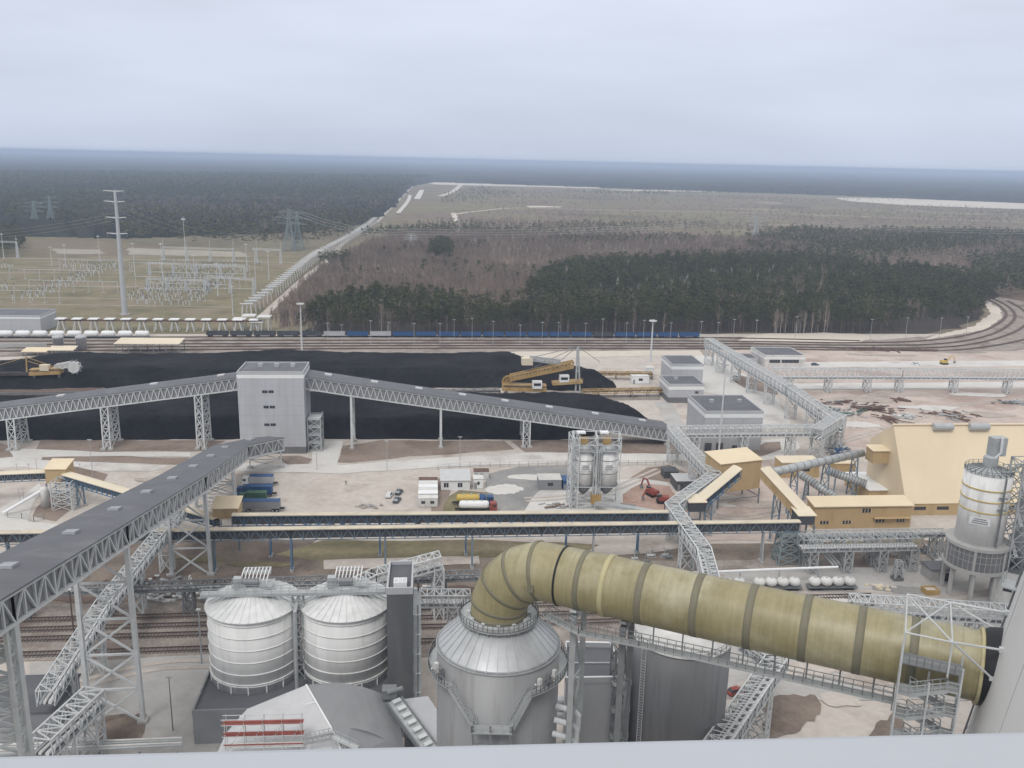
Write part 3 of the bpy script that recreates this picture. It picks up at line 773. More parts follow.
def lattice_pylon(px, py, ytop, wide, label, m='pylon_green'):
    b = G(px, py); h = Zat(b, ytop); a = wide/2
    t = thing('power_pylon', label, 'pylon', b, None)
    mb = MB()
    q = [b + Vector((sx*a, sy*a, 0)) for sx, sy in ((-1,-1),(1,-1),(1,1),(-1,1))]
    mid = [b + Vector((sx*a*.3, sy*a*.3, h*.6)) for sx, sy in ((-1,-1),(1,-1),(1,1),(-1,1))]
    top = [b + Vector((sx*a*.12, sy*a*.12, h)) for sx, sy in ((-1,-1),(1,-1),(1,1),(-1,1))]
    mb.tower(q, mid, 5, .5, .3); mb.tower(mid, top, 5, .4, .26)
    mb.build('lattice_mast', m, t)
    for k, L_ in ((.66, wide*.95), (.8, wide*1.15), (.93, wide*.8)):
        mm = MB(); z = h*k
        for sx in (-1, 1):
            e = b + Vector((sx*L_, 0, z))
            for sy in (-1, 1):
                mm.beam(b + Vector((sx*a*.2, sy*a*.2, z)), e, .35); mm.beam(b + Vector((sx*a*.2, sy*a*.2, z+2.4)), e, .3)
        mm.build('cross_arm', m, t)
lattice_pylon(290, 251, 209, 14, 'greenish lattice pylon at the wood edge, left of the close pair')
lattice_pylon(298, 250, 211, 12, 'greenish lattice pylon at the wood edge, right of the close pair')
lattice_pylon(36, 231, 201, 14, 'faint grey lattice pylon before the far wood, leftmost of all')
lattice_pylon(52, 229, 196, 12, 'faint grey lattice pylon before the far wood, beside the leftmost one')
lattice_pylon(411, 251, 234, 8, 'thin small lattice pylon in the leafless wood', 'pole_steel')
lattice_pylon(755, 243, 216, 12, 'thin lattice pylon beyond the pines beside a bare sandy clearing', 'pole_steel')

# equipment posts: column with a dark insulator on top
eq = None; n_eq = 0
rows = [((22, 301), (112, 266), 20, 3), ((181, 307), (230, 275), 13, 3), ((153, 306), (214, 271), 15, 3), ((130, 302), (190, 273), 13, 3),
        ((140, 305), (175, 287), 6, 2), ((195, 300), (240, 270), 10, 2), ((165, 285), (205, 266), 9, 2), ((62, 268), (98, 268), 6, 2), ((2, 268), (14, 268), 3, 2), ((4, 290), (14, 288), 2, 2), ((172, 270), (240, 267), 14, 2)]
for a, b, n, k in rows:
    A_, B_ = G(*a), G(*b); d = (B_ - A_).normalized(); nn = Vector((-d.y, d.x, 0))
    for i in range(n):
        for j in range(k):
            p = A_.lerp(B_, (i + .5*rnd.random())/n) + nn*(j-(k-1)/2)*rnd.uniform(5, 7)
            if n_eq >= 296: continue
            if eq is None:
                eq = thing('switchgear_post', 'slim switchgear post with dark insulator on the switchyard grass', 'insulator post', p, 'switchgear posts in the switchyard')
                m = MB(); m.box(p + UP*1.5, (.45, .45, 3)); m.box(p + UP*3.05, (1.1, .7, .2)); m.build('post', 'galv_pale', eq)
                m = MB(); m.lathe(p + UP*3.1, [(.2, 0), (.3, .3), (.2, .5), (.3, .9), (.2, 1.1), (.3, 1.6), (.15, 2.4)], 6); m.build('insulator', 'insulator', eq)
                o = eq
            else: o = copy_tree(eq); o.location = p
            s = rnd.uniform(.8, 1.35); o.scale = (1.1, 1.1, s); n_eq += 1
# busbar portals
g0 = None
def portal(p, q, h, spans, label, mast=8):
    t = thing('busbar_gantry', label, 'gantry', p, None)
    p, q = Vector(p), Vector(q); m = MB()
    for i in range(spans+1):
        c = p.lerp(q, i/spans)
        m = MB()
        m.tower([c + Vector((sx*1.1, sy*1.1, 0)) for sx, sy in ((-1,-1),(1,-1),(1,1),(-1,1))], [c + Vector((sx*.4, sy*.4, h)) for sx, sy in ((-1,-1),(1,-1),(1,1),(-1,1))], 4, .3, .2)
        m.beam(c + UP*h, c + UP*(h+mast), .25)
        m.build('column', 'galv_pale', t)
    m = MB(); m.truss(p + UP*(h-1), q + UP*(h-1), p + UP*(h+.2), q + UP*(h+.2), spans*7, .3, .2); m.build('beam', 'galv_pale', t)
portal(G(164, 261), G(234, 263), 14, 3, 'three bay steel busbar gantry along the far edge of the switchyard')
portal(G(257, 264), G(281, 265), 15, 1, 'single bay busbar gantry next to the greenish lattice pylons')
portal(G(208, 292), G(254, 296), 13, 2, 'busbar gantry standing over the middle of the switchyard', 2)
portal(G(150, 275), G(245, 279), 11, 4, 'low busbar gantry across the right half of the switchyard', 2)
portal(G(-30, 256), G(18, 258), 16, 2, 'busbar gantry in front of the dark grove at the far left', 6)
portal(G(148, 291), G(205, 293), 10, 3, 'low busbar gantry behind the diagonal rows of posts', 1)
for i, (x0, x1, y, n) in enumerate(((140, 205, 300, 5), (150, 232, 294, 6), (136, 240, 287, 7), (150, 246, 282, 7), (132, 250, 272, 8), (160, 262, 268, 7), (10, 100, 279, 6), (30, 118, 291, 6), (60, 130, 269, 5), (0, 60, 302, 4))):
    p, q = G(x0, y), G(x1, y + (x1-x0)*.022); t = thing('busbar_gantry', 'row of thin light busbar frames crossing the switchyard grass', 'gantry', p, 'thin busbar frames'); m = MB()
    for k in range(n+1):
        c = p.lerp(q, k/n); m = MB(); m.beam(c, c + UP*8.5, .22); m.beam(c - UP*-.2 - Vector((0, 3, 0)), c + Vector((0, 3, 0)) + UP*.2, .3); m.build('post', 'galv_pale', t)
    m = MB(); m.beam(p + UP*8.5, q + UP*8.5, .3); m.build('beam', 'galv_pale', t)
    m = MB()
    for k in range(n*3): c = p.lerp(q, (k+.5)/(n*3)); m.beam(c + UP*8.3, c + UP*6.8, .2)
    m.build('insulators', 'insulator', t)
mast = None
for i, (x, yb, yt) in enumerate([(18, 258, 238), (4, 259, 233), (100, 262, 235), (135, 276, 242), (163, 280, 242), (187, 278, 216), (247, 272, 243), (233, 316, 285), (269, 280, 250), (256, 290, 247), (218, 296, 262), (195, 285, 254), (52, 266, 246), (66, 268, 244)]):
    p = G(x, yb); h = Zat(p, yt)
    if mast is None:
        mast = thing('lightning_mast', 'thin pale lightning mast rising above the switchyard', 'mast', p, 'lightning masts in the switchyard')
        MB().tube([p, p + UP*20], [.42, .14], 6).build('pole', 'galv_pale', mast); MB().box(p + UP*19, (3.2, .4, .5)).build('lamp_bar', 'galv_pale', mast); o = mast
    else: o = copy_tree(mast); o.location = p
    o.scale = (1, 1, h/20)

# ---- trestle bridge beside the forest road and trestle row by the railway
line = smooth_line([G(*p) for p in ((247, 316), (272, 297), (300, 273), (318, 259), (336, 249), (356, 237), (376, 222))], 6)
t = thing('pipe_bridge', 'long pipe bridge on many trestles running beside the white forest road', 'pipe bridge', line[0])
m = MB(); m2 = MB()
for a, b in zip(line, line[1:]):
    for off in (-1.8, 0, 1.8):
        d = (b-a).normalized(); n = Vector((-d.y, d.x, 0))*off
        m.beam(a+n+UP*7.6, b+n+UP*7.6, .7)
m.build('pipe_run', 'galv', t)
L_ = sum((b-a).length for a, b in zip(line, line[1:])); k = 0; acc = 0
for a, b in zip(line, line[1:]):
    d = (b-a).normalized(); n = Vector((-d.y, d.x, 0)); seg = (b-a).length
    nn = max(1, round(seg/12))
    for i in range(nn):
        c = a.lerp(b, i/nn); mm = MB()
        for sx in (-1, 1): mm.beam(c + n*sx*3.2, c + n*sx*2.6 + UP*7.6, .7)
        mm.beam(c - n*4.4 + UP*8.2, c + n*4.4 + UP*8.2, 1.6, .5); mm.build('trestle', 'white_dirty', t)
a, b = G(60, 330.5), G(262, 331.5)
t = thing('pipe_line', 'brown pipe carried by the row of white topped trestles beside the railway', 'pipe', a)
h = Zat(G(160, 331), 320)
MB().beam(a + UP*(h-.3), b + UP*(h-.3), 1.5, 1.1).build('pipe_run', 'rust', t)
d = (b-a).normalized(); n = Vector((-d.y, d.x, 0)); tr = None
for i in range(13):
    c = a.lerp(b, i/12.6 + .01)
    if tr is None:
        tr = thing('pipe_trestle', 'white topped trestle carrying the brown pipe beside the railway', 'trestle', c, 'white topped pipe trestles')
        m = MB()
        for sx in (-1, 1):
            for sy in (-1, 1): m.beam(c + d*sx*2.4 + n*sy*2, c + d*sx*1.0 + n*sy*1.4 + UP*(h-.9), .6)
        m.build('leg', 'white_dirty', tr); mm = MB(); mm.beam(c + UP*(h+.55) - d*2.8, c + UP*(h+.55) + d*2.8, 5.0, .5); mm.build('cap', 'white', tr); o = tr
    else: o = copy_tree(tr); o.location = c
# trestle stack where both meet
t = thing('pipe_station', 'cluster of pale pipe platforms where the pipe bridge meets the trestle row', 'pipe platform', G(252, 328))
for i, (x, y, z) in enumerate(((240, 330, 7), (250, 328, 8), (258, 331, 6), (265, 331, 9))):
    c = G(x, y)
    for sx in (-1, 1):
        for sy in (-1, 1): MB().beam(c + Vector((sx*3, sy*3, 0)), c + Vector((sx*3, sy*3, z)), .5).build('leg', 'white_dirty', t)
    MB().box(c + UP*z, (8, 8, .7), RZ).build('platform', 'white_dirty', t)

# ---- rolling stock on the far track
a, b = G(206, 336.9), G(716, 338); dd = (b-a).normalized(); Lw = (b-a).length; nw = int(Lw/13.6)
lab = {'blue': 'blue open goods wagon in the long train before the forest', 'wagon_dark': 'dark grey open goods wagon in the long train before the forest', 'clad_grey': 'pale grey open goods wagon in the long train before the forest'}
pw = {}
for i in range(nw):
    c = a + dd*(i+.5)*13.6; x, _ = proj(c)
    k = 'wagon_dark' if x < 300 else ('blue' if x > 640 or rnd.random() < .42 else rnd.choice(['wagon_dark', 'clad_grey', 'wagon_dark', 'wagon_dark']))
    if k not in pw:
        t = thing('goods_wagon', lab[k], 'wagon', c, {'blue': 'blue wagons', 'wagon_dark': 'dark wagons', 'clad_grey': 'pale wagons'}[k] + ' before the forest'); pw[k] = t
        m = MB()
        rz = math.atan2(dd.y, dd.x)
        for s1 in (-1, 1):
            q = Vector((-dd.y, dd.x, 0))*s1*1.4
            m.box(c + q + UP*2.35, (12.4, .12, 2.3), rz)
            m.box(c + dd*s1*6.2 + UP*2.35, (.12, 2.7, 2.3), rz)
            for r in range(8): m.box(c + q*1.05 + dd*(r-3.5)*1.7 + UP*2.3, (.16, .14, 2.2), rz)
        m.box(c + UP*1.3, (12.5, 2.7, .2), rz); m.build('body', k, t)
        m = MB(); m.box(c + UP*2.8, (12.1, 2.5, .5), rz); m.build('load', 'coal', t)
        for s1 in (-1, 1):
            m = MB(); m.box(c + dd*s1*4.2 + UP*.8, (2.6, 2.2, .4), rz)
            for s2 in (-1, 1):
                for s3 in (-1, 1):
                    w0 = c + dd*(s1*4.2 + s2*.9) + Vector((-dd.y, dd.x, 0))*s3*.8 + UP*.75
                    m.tube([w0 - Vector((-dd.y, dd.x, 0))*.07, w0 + Vector((-dd.y, dd.x, 0))*.07], .46, 10)
            m.build('bogie', 'black', t)
    else: o = copy_tree(pw[k]); o.location = c
def tank_wagon(c, d, label, group, parts=True, L_=12.4, r=1.45, domes=1):
    """tank wagon along d; domes > 1 builds a frame carrying several round bins"""
    t = thing('tank_wagon', label, 'tank wagon', c, group); n = Vector((-d.y, d.x, 0))
    if domes == 1:
        m = MB(); m.tube([c + d*s + UP*2.7 for s in (-L_/2+.2, -L_/2+.6, -L_/2+1.2, L_/2-1.2, L_/2-.6, L_/2-.2)], [r*.3, r*.8, r, r, r*.8, r*.3], 14)
        m.build('tank', 'white', t, True); m = MB(); m.lathe(c + UP*(2.7+r-.1), [(.5, 0), (.5, .5), (.1, .55)], 10); m.build('hatch', 'white_dirty', t)
    else:
        for i in range(domes):
            q = c + d*(i-(domes-1)/2)*L_/domes; m = MB()
            m.lathe(q + UP*.9, [(.5, .2), (r*.92, .9), (r*1.04, 1.4), (r*1.02, 1.8), (r*.8, 2.3), (r*.38, 2.58), (.02, 2.64)], 20); m.build('bin', 'white_dirty', t, True)
            MB().lathe(q + UP*3.45, [(.4, 0), (.4, .25), (.05, .3)], 10).build('lid', 'galv', t)
    m = MB(); m.box(c + UP*1.15, (L_+.6, 2.4, .3), math.atan2(d.y, d.x)); m.build('chassis', 'galv_dark', t)
    for s1 in (-1, 1):
        m = MB(); m.box(c + d*s1*L_*.34 + UP*.75, (2.6, 1.9, .4), math.atan2(d.y, d.x))
        for s2 in (-1, 1):
            for s3 in (-1, 1):
                w0 = c + d*(s1*L_*.34 + s2*.9) + n*s3*.8 + UP*.7; m.tube([w0-n*.07, w0+n*.07], .46, 10)
        m.build('bogie', 'black', t)
    return t
a, b = G(-20, 338), G(166, 338.2); dd = (b-a).normalized(); o0 = None
for i in range(int((b-a).length/9.4)):
    c = a + dd*(i+.5)*9.4
    if o0 is None: o0 = tank_wagon(c, dd, 'white round topped tank wagon in the row behind the coal yard', 'white tank wagons behind the coal', L_=8.4, r=1.7)
    else: o = copy_tree(o0); o.location = c

# ---- high masts and lamp posts along the railway
def high_mast(x, yb, yt, label):
    p = G(x, yb); h = Zat(p, yt)
    t = thing('light_mast', label, 'light mast', p)
    MB().tube([p, p + UP*h], [.55, .28], 8).build('pole', 'galv_pale', t)
    MB().lathe(p + UP*(h-1.2), [(.3, 0), (1.6, .2), (1.6, .5), (.3, .7)], 10).build('head_ring', 'galv_pale', t)
    for k in range(6):
        a = k*1.047; m = MB(); m.box(p + Vector((math.cos(a)*1.7, math.sin(a)*1.7, h-.7)), (.8, .8, .6), a); m.build('lamp', 'white_dirty', t)
high_mast(302, 353, 302.5, 'tall light mast with ring of lamps behind the grey transfer tower')
high_mast(650.5, 362, 319.5, 'tall light mast with ring of lamps behind the small grey buildings')
lp = None
def lamp_post(p, h, wide=1.0):
    global lp
    if lp is None:
        lp = thing('lamp_post', 'thin grey lamp post beside the railway tracks', 'lamp post', p, 'lamp posts by the railway')
        MB().tube([p, p + UP*11], [.15, .09], 6).build('pole', 'galv', lp); m = MB(); m.box(p + UP*11 + Vector((0, 0, .05)), (1.8, .4, .25)); m.build('lamp', 'galv', lp); o = lp
    else: o = copy_tree(lp); o.location = p
    o.scale = (wide, wide, h/11)
for x in (328, 342, 371, 389, 414, 440, 454, 472, 493, 520, 542, 558, 585, 602, 626, 643, 670, 700, 717, 733, 755, 795, 870, 905, 939, 965):
    y = 342.5 + rnd.uniform(-1.5, 3) if x < 760 else 340; p = G(x, y); lamp_post(p, Zat(p, y - rnd.uniform(19, 24)))
for x, y, yt, lb in ((317, 470, 446, 0), (387, 470, 441, 0), (460, 461, 437, 0), (718, 462, 365, 1), (93, 478, 440, 0)):
    p = G(x, y); h = Zat(p, yt)
    if lb:
        t = thing('light_pole', 'tall thin steel pole in front of the grey building with two dark doors', 'pole', p)
        MB().tube([p, p + UP*h], [.35, .2], 8).build('pole', 'galv_pale', t); MB().box(p + UP*h, (2, .6, .4)).build('lamp', 'galv', t)
    else: lamp_post(p, h, .8)

# ------------------------------------------------------------------ buildings
def block(name, label, cat, fl, fr, ytop, depth, wall='clad_grey', roof='roof_dark', band=True, openings=(), side=None, z0=0.0, plinth=0.0, parapet=.7, units=0, bandh=1.5, bandz=None):
    a, b = G(*fl, z0), G(*fr, z0); lx = (b-a).dot(U); h = (Zat(a, ytop) if not isinstance(ytop, float) or ytop > 60 else ytop) - z0
    t = thing(name, label, cat, a)
    m = MB(); ub(m, a, lx, depth, h-.5); m.build('wall', wall, t)
    # parapet
    m = MB(); th = .35
    for p, x, y in ((a - U*.06 - NV*.06, lx+.12, th), (a + NV*(depth-th+.06) - U*.06, lx+.12, th), (a - U*.06 + NV*th, th, depth-2*th), (a + U*(lx-th+.06) + NV*th, th, depth-2*th)):
        ub(m, p + UP*(h-1.2), x, y, 1.2)
    m.build('parapet', wall, t)
    m = MB(); ub(m, a + UP*(h-.55) + (U+NV)*.36, lx-.72, depth-.72, .12); m.build('roof', roof, t)
    if band:
        m = MB(); bz = h - 1.2 - bandh if bandz is None else bandz
        for p, x, y in ((a - (U+NV)*.1, lx+.2, .09), (a - U*.1 + NV*(depth+.01), lx+.2, .09), (a - U*.1, .09, depth), (a + U*(lx+.01), .09, depth)):
            ub(m, p + UP*bz, x, y, bandh)
        m.build('white_band', 'white', t)
    jm = MB()
    for k in range(1, int(lx/2.4)+1):
        if k*2.4 < lx-.2: ub(jm, a + U*(k*2.4) - NV*.012, .07, .011, h-1.3)
    for k in range(1, int(depth/2.4)+1):
        if k*2.4 < depth-.2:
            for x_ in (-.012, lx+.001): ub(jm, a + U*x_ + NV*(k*2.4), .011, .07, h-1.3)
    for k in range(1, int(h/3.6)+1):
        if k*3.6 < h-1.4: ub(jm, a - NV*.024 + UP*k*3.6, lx, .011, .09)
    jm.build('panel_joints', 'joint', t)
    if plinth:
        m = MB(); ub(m, a - (U+NV)*.08, lx+.16, depth+.16, plinth); m.build('plinth', 'plinth', t)
    for o in openings:
        u0, u1, zz0, zz1 = o[:4]; nm = o[4] if len(o) > 4 else 'window'
        p = a + U*u0*lx - NV*.12; q = MB(); ub(q, p + UP*zz0*h, (u1-u0)*lx, .1, (zz1-zz0)*h)
        wn = q.build(nm, 'glass' if nm == 'window' else 'clad_dark', t)
        if nm == 'window' and (u1-u0)*lx > .9:
            f = MB(); n_ = max(2, round((u1-u0)*lx/1.6))
            for i in range(n_+1): ub(f, p + U*((u1-u0)*lx*i/n_-.06) + UP*zz0*h - NV*.05, .12, .05, (zz1-zz0)*h)
            f.build('frame', 'galv_dark', wn)
    for k in range(units):
        q = MB(); ub(q, a + U*lx*(.25+.5*k/max(1, units-1) if units > 1 else .3) + NV*depth*.55 + UP*(h-.42), 1.6, 1.2, 1.2)
        q.build('roof_vent', 'galv', t)
    return t, a, lx, h

T1, ta, tl, th_ = block('transfer_tower', 'tall windowed grey transfer tower joining the three big galleries', 'tower building', (241, 454), (305.5, 455), 371.5, 16, 'clad_grey', 'roof_grey', True,
      [(.37, .445, .745, .775), (.465, .54, .745, .775), (.38, .455, .56, .59), (.475, .55, .56, .59), (.38, .455, .345, .375), (.475, .55, .345, .375)], plinth=2.6, units=3, bandh=1.3)
b = ta + U*tl + NV*2
t = thing('stair_tower', 'open steel stair tower against the right side of the grey transfer tower', 'stair tower', b)
m = MB(); q = [b + U*x + NV*y for x, y in ((.6, 0), (5.2, 0), (5.2, 8), (.6, 8))]
m.tower(q, [p + UP*12.5 for p in q], 4, .35, .2); m.build('frame', 'galv', t)
for z in (3, 6, 9, 12):
    m = MB(); ub(m, b + U*.6 + UP*z, 4.6, 8, .2); m.rail([b+U*.6+UP*z, b+U*5.2+UP*z, b+U*5.2+NV*8+UP*z], 1.1, .1); m.build('landing', 'galv_pale', t)
    m = MB(); m.beam(b + U*2 + NV*(1 if z % 2 else 7) + UP*(z-3), b + U*2 + NV*(7 if z % 2 else 1) + UP*z, 1.2, .3); m.build('flight', 'galv', t)
block('substation_building', 'small grey flat roofed building with dark base, lower of the stepped pair', 'building', (668, 403), (702, 402), 384, 17, openings=[(.75, .84, .5, .62)], plinth=2.6, units=1)
block('substation_building', 'small white walled building with a dark flat roof, upper of the stepped pair', 'building', (670.5, 391), (700.5, 390), 364, 20, 'clad_grey')
block('substation_building', 'wide grey flat roofed building with two dark doors behind the pipe bridge', 'building', (703, 451), (760, 450.5), 411, 24, openings=[(.02, .14, 0.0, .2, 'door'), (.22, .34, 0.0, .2, 'door'), (.5, .7, .05, .14)], units=2)
block('pump_building', 'white flat roofed building with a strip of windows by the curving tracks', 'building', (764, 367.5), (803.5, 367), 355, 22, 'white_dirty', openings=[(.12, .38, .38, .62), (.42, .84, .38, .62)], bandh=1.2)
block('pump_building', 'small low grey building left of the strip windowed white building', 'building', (737, 366), (757, 366), 358, 12, 'clad_grey', band=False)
block('warehouse', 'long pale grey warehouse at the left edge beside the switchyard', 'warehouse', (-90, 332), (44, 331.5), 314.5, 24, 'clad_grey', 'roof_grey', True, bandh=.9, bandz=None)

def shed(name, label, cat, fl, fr, ytop, depth, roof='cream_pale', posts=6, m_post='galv_dark'):
    a, b = G(*fl), G(*fr); lx = (b-a).dot(U); h = Zat(a, ytop)
    t = thing(name, label, cat, a)
    m = MB(); c = [a - (U+NV)*.6 + UP*h, a + U*(lx+.6) - NV*.6 + UP*h, a + U*(lx+.6) + NV*(depth+.6) + UP*(h+.9), a - U*.6 + NV*(depth+.6) + UP*(h+.9)]
    m.hexa(c, [p + UP*.35 for p in c]); m.build('roof', roof, t)
    for i in range(posts):
        for y in (0, depth):
            q = MB(); p = a + U*lx*i/(posts-1) + NV*y; q.beam(p, p + UP*(h + (.9 if y else 0)), .4); q.build('post', m_post, t)
    m = MB(); m.beam(a + UP*h*.85, a + U*lx + UP*h*.85, .3); m.beam(a + NV*depth + UP*h*.6, a + NV*depth + U*lx + UP*h*.6, .3); m.build('tie_beam', m_post, t)
    return t
shed('open_shed', 'open sided shed with a pale yellow roof behind the coal heap', 'shed', (116, 354), (180, 353.5), 344, 11)
shed('open_shed', 'low open shed with a beige roof left of the pale yellow shed', 'shed', (23, 356), (46, 356), 352, 6, 'cream', 4)
shed('open_shed', 'small open shed with a flat beige roof beside the round bunkers', 'shed', (49, 355), (73, 355), 350.5, 6, 'cream_pale', 4)
for x, lb in ((59, 'squat grey round bunker behind the coal, beside the beige sheds'), (82, 'squat grey round bunker behind the coal, next to the pale yellow shed')):
    p = G(x, 350); t = thing('bunker', lb, 'bunker', p); h = Zat(p, 336)
    MB().lathe(p, [(2.6, 0), (2.6, h*.85), (2.9, h*.86), (2.9, h)], 20).build('shell', 'clad_grey', t, True); MB().lathe(p + UP*h, [(2.7, 0), (.3, .9), (.05, .92)], 20).build('roof', 'galv', t)
p = G(-40, 349); t = thing('wall', 'long low concrete wall behind the left coal heap', 'wall', p)
MB().beam(p + UP*1.2, G(47, 347.5) + UP*1.2, .6, 2.4).build('wall_body', 'concrete', t)

# ------------------------------------------------------------------ conveyor galleries
def offset_line(P, off): return [p + off for p in P]
def gallery(name, label, P, off, h, roof='roof_grey', steel='galv_pale', wall='clad_mid', tw=.35, spacing=2.6, style='W', sky=0, legs=(), ridge=.5, over=.5, inset=.35, skm='hatch', cat='conveyor gallery', group=None, open_top=False, wallh=1.0, verts=True, lw=.8):
    """P: near lower edge in world metres; off: across vector to the far side"""
    P = [Vector(p) for p in P]; off = Vector(off); o1 = off.normalized()
    t = thing(name, label, cat, flat(P[0]), group)
    if wall:
        m = MB()
        for a, b in zip(P, P[1:]):
            c = [a + o1*inset, b + o1*inset, b + off - o1*inset, a + off - o1*inset]
            m.hexa([q + UP*.25 for q in c], [q + UP*(h*wallh-.05) for q in c])
        m.build('wall', wall, t)
    for s in (0, 1):
        m = MB()
        for a, b in zip(P, P[1:]):
            a2, b2 = (a + off, b + off) if s else (a, b)
            m.truss(a2, b2, a2 + UP*h, b2 + UP*h, max(2, 2*round((b-a).length/spacing/2)), tw, tw*.62, style, verts)
        m.build('side_truss', steel, t)
    if not open_top:
        m = MB()
        for a, b in zip(P, P[1:]):
            z = UP*(h + tw/2 + .01); n0, n1 = a - o1*over + z, b - o1*over + z; f0, f1 = a + off + o1*over + z, b + off + o1*over + z
            r0, r1 = (n0+f0)/2 + UP*ridge, (n1+f1)/2 + UP*ridge; k = UP*.22
            m.hexa([n0, n1, r1, r0], [n0+k, n1+k, r1+k, r0+k]); m.hexa([r0, r1, f1, f0], [r0+k, r1+k, f1+k, f0+k])
        m.build('roof', roof, t)
    else:
        m = MB()
        for a, b in zip(P, P[1:]):
            m.truss(a + UP*h, b + UP*h, a + off + UP*h, b + off + UP*h, max(2, 2*round((b-a).length/spacing/2)), tw, tw*.62, 'W', chords=False)
        m.build('top_truss', steel, t)
        m = MB()
        for a, b in zip(P, P[1:]):
            c = [a, b, b + off, a + off]; m.hexa([q + UP*.05 for q in c], [q + UP*.2 for q in c])
        m.build('deck', 'galv_dark', t)
    if sky:
        for a, b in zip(P, P[1:]):
            n = max(1, round((b-a).length/sky))
            for i in range(n):
                c = a.lerp(b, (i+.5)/n) + off*.5 + UP*(h + ridge + .55); d = (b-a).normalized(); m = MB()
                m.beam(c - d*1.3, c + d*1.3, 2.0, .55); m.build('skylight', skm, t)
    for lg in legs:
        kind, fr, seg = lg[0], lg[1], lg[2]; a, b = P[seg], P[seg+1]; c = a.lerp(b, fr); d = flat(b-a).normalized(); m = MB()
        gz = lg[3] if len(lg) > 3 else 0
        if kind == 'four':
            w = 1.25; top = [c - d*w, c + d*w, c + d*w + off, c - d*w + off]; base = [flat(p, gz) for p in (c - d*w - o1*.6, c + d*w - o1*.6, c + d*w + off + o1*.6, c - d*w + off + o1*.6)]
            m.tower(base, top, max(2, round((c.z-gz)/4)), .45, .22, 'X')
        elif kind == 'two':
            top = [c + o1*.5*lw, c + off - o1*1.2*lw]; base = [flat(top[0] - o1*.3, gz), flat(top[1] + o1*.3, gz)]
            m.tower(base, top, max(1, round((c.z-gz)/7)), lw, lw*.45, 'X')
        elif kind == 'big':
            top = [c + o1*.3, c + off - o1*.3]; base = [flat(p, gz) for p in top]
            m.tower(base, top, 12, 1.0, .34, 'X'); b2 = [p - d*2.2 for p in base]; t2 = [p - d*2.2 for p in top]; m.tower(b2, t2, 12, .5, .3, 'X'); m.tower([base[0], b2[0]], [top[0], t2[0]], 12, .3, .2, 'X')
        elif kind == 'post':
            top = [c, c + off]; base = [flat(top[0], gz), flat(top[1], gz)]; m.tower(base, top, 2, .35, .2, 'X')
        m.build('support_tower', steel if len(lg) < 5 else lg[4], t)
        for p in base:
            m = MB(); m.box(Vector(p) + UP*.35, (1.8*min(1, lw*1.3),)*2 + (.7,), RZ); m.build('footing', 'concrete', t)
    return t
# left wing and right wing of the coal gallery
A_, B_ = G(10, 450), G(202, 449)
P = [V(-70, 429, A_, B_), V(10, 419, A_, B_), V(104, 407, A_, B_), V(198, 395, A_, B_), V(240, 389.5, A_, B_)]
gallery('coal_gallery', 'grey roofed truss gallery climbing over the coal from the left edge to the transfer tower', P, NV*9.3, 4.2, sky=23, legs=[('four', 0, 1), ('four', 0, 2), ('four', 0, 3)], tw=.42, spacing=2.5, style='V', verts=False)
A_, B_ = G(350, 449), G(440, 448)
P = [V(303, 388.5, A_, B_), V(351, 396, A_, B_), V(441, 409, A_, B_), V(527, 421, A_, B_), V(620, 434, A_, B_), V(669, 441, A_, B_)]
gallery('coal_gallery', 'grey roofed truss gallery sloping down over the coal from the transfer tower to the right', P, NV*10.5, 4.3, sky=21, legs=[('two', 0, 1), ('two', 0, 2), ('four', 0, 3), ('post', .95, 4)], tw=.42, spacing=2.5, style='V', verts=False)
# big diagonal gallery in front
A_ = Vector((-68.35, 151.28, 0)); 
def g2(y): return Vector((-55.9 - (y - 47)*.1216, y, 36.22 + (150.1 - y)*.2155))
P = [g2(62), g2(104), g2(150), g2(212), g2(262), Vector((-82.6, 282, 10.6)), Vector((-84.5, 306, 9.6))]
P[4:] = [Vector((-85.3, 279, 8.8)), V(284, 450, (0, 304), (1, 304.09))]
gallery('coal_gallery', 'huge grey roofed truss gallery running diagonally through the left foreground', P, Vector((-10.4, -1.27, 0)), 4.1, 'roof_grey', sky=20, skm='skylight_grey', legs=[('big', 0, 1), ('two', 0, 2), ('two', 0, 3), ('four', .55, 3), ('post', .9, 4)], tw=.46, spacing=3.3)
# ------------------------------------------------------------------ cream roofed conveyors, yellow tower, storage hall
def along(p, u): return Vector(p) + U*u
b0 = G(292, 572); zb = Zat(b0, 540)
P = [along(b0, -130) + UP*zb, along(b0, -70) + UP*zb, b0 + UP*zb, along(b0, 65) + UP*zb, along(b0, 135.5) + UP*zb]
gallery('belt_conveyor', 'long steel belt conveyor with cream roof, nearer one of the two parallel conveyors', P, NV*1.6, 2.7, 'cream_grey', 'grey_blue', 'clad_dark', .2, 3.4, 'V', lw=.4, legs=[('two', .45, 0, 0, 'grey_blue'), ('two', 0, 1, 0, 'grey_blue'), ('two', .72, 1, 0, 'grey_blue'), ('two', 0, 2, 0, 'blue_steel'), ('two', .37, 2, 0, 'grey_blue'), ('two', .72, 2, 0, 'grey_blue'), ('two', .2, 3, 0, 'galv'), ('two', .55, 3, 0, 'galv'), ('two', .86, 3, 0, 'galv')], ridge=.2, over=.25, inset=.5, wallh=.82, cat='conveyor')
z2 = zb + .3; a0, a1 = G(232, 526, z2), G(668, 522.5, z2)
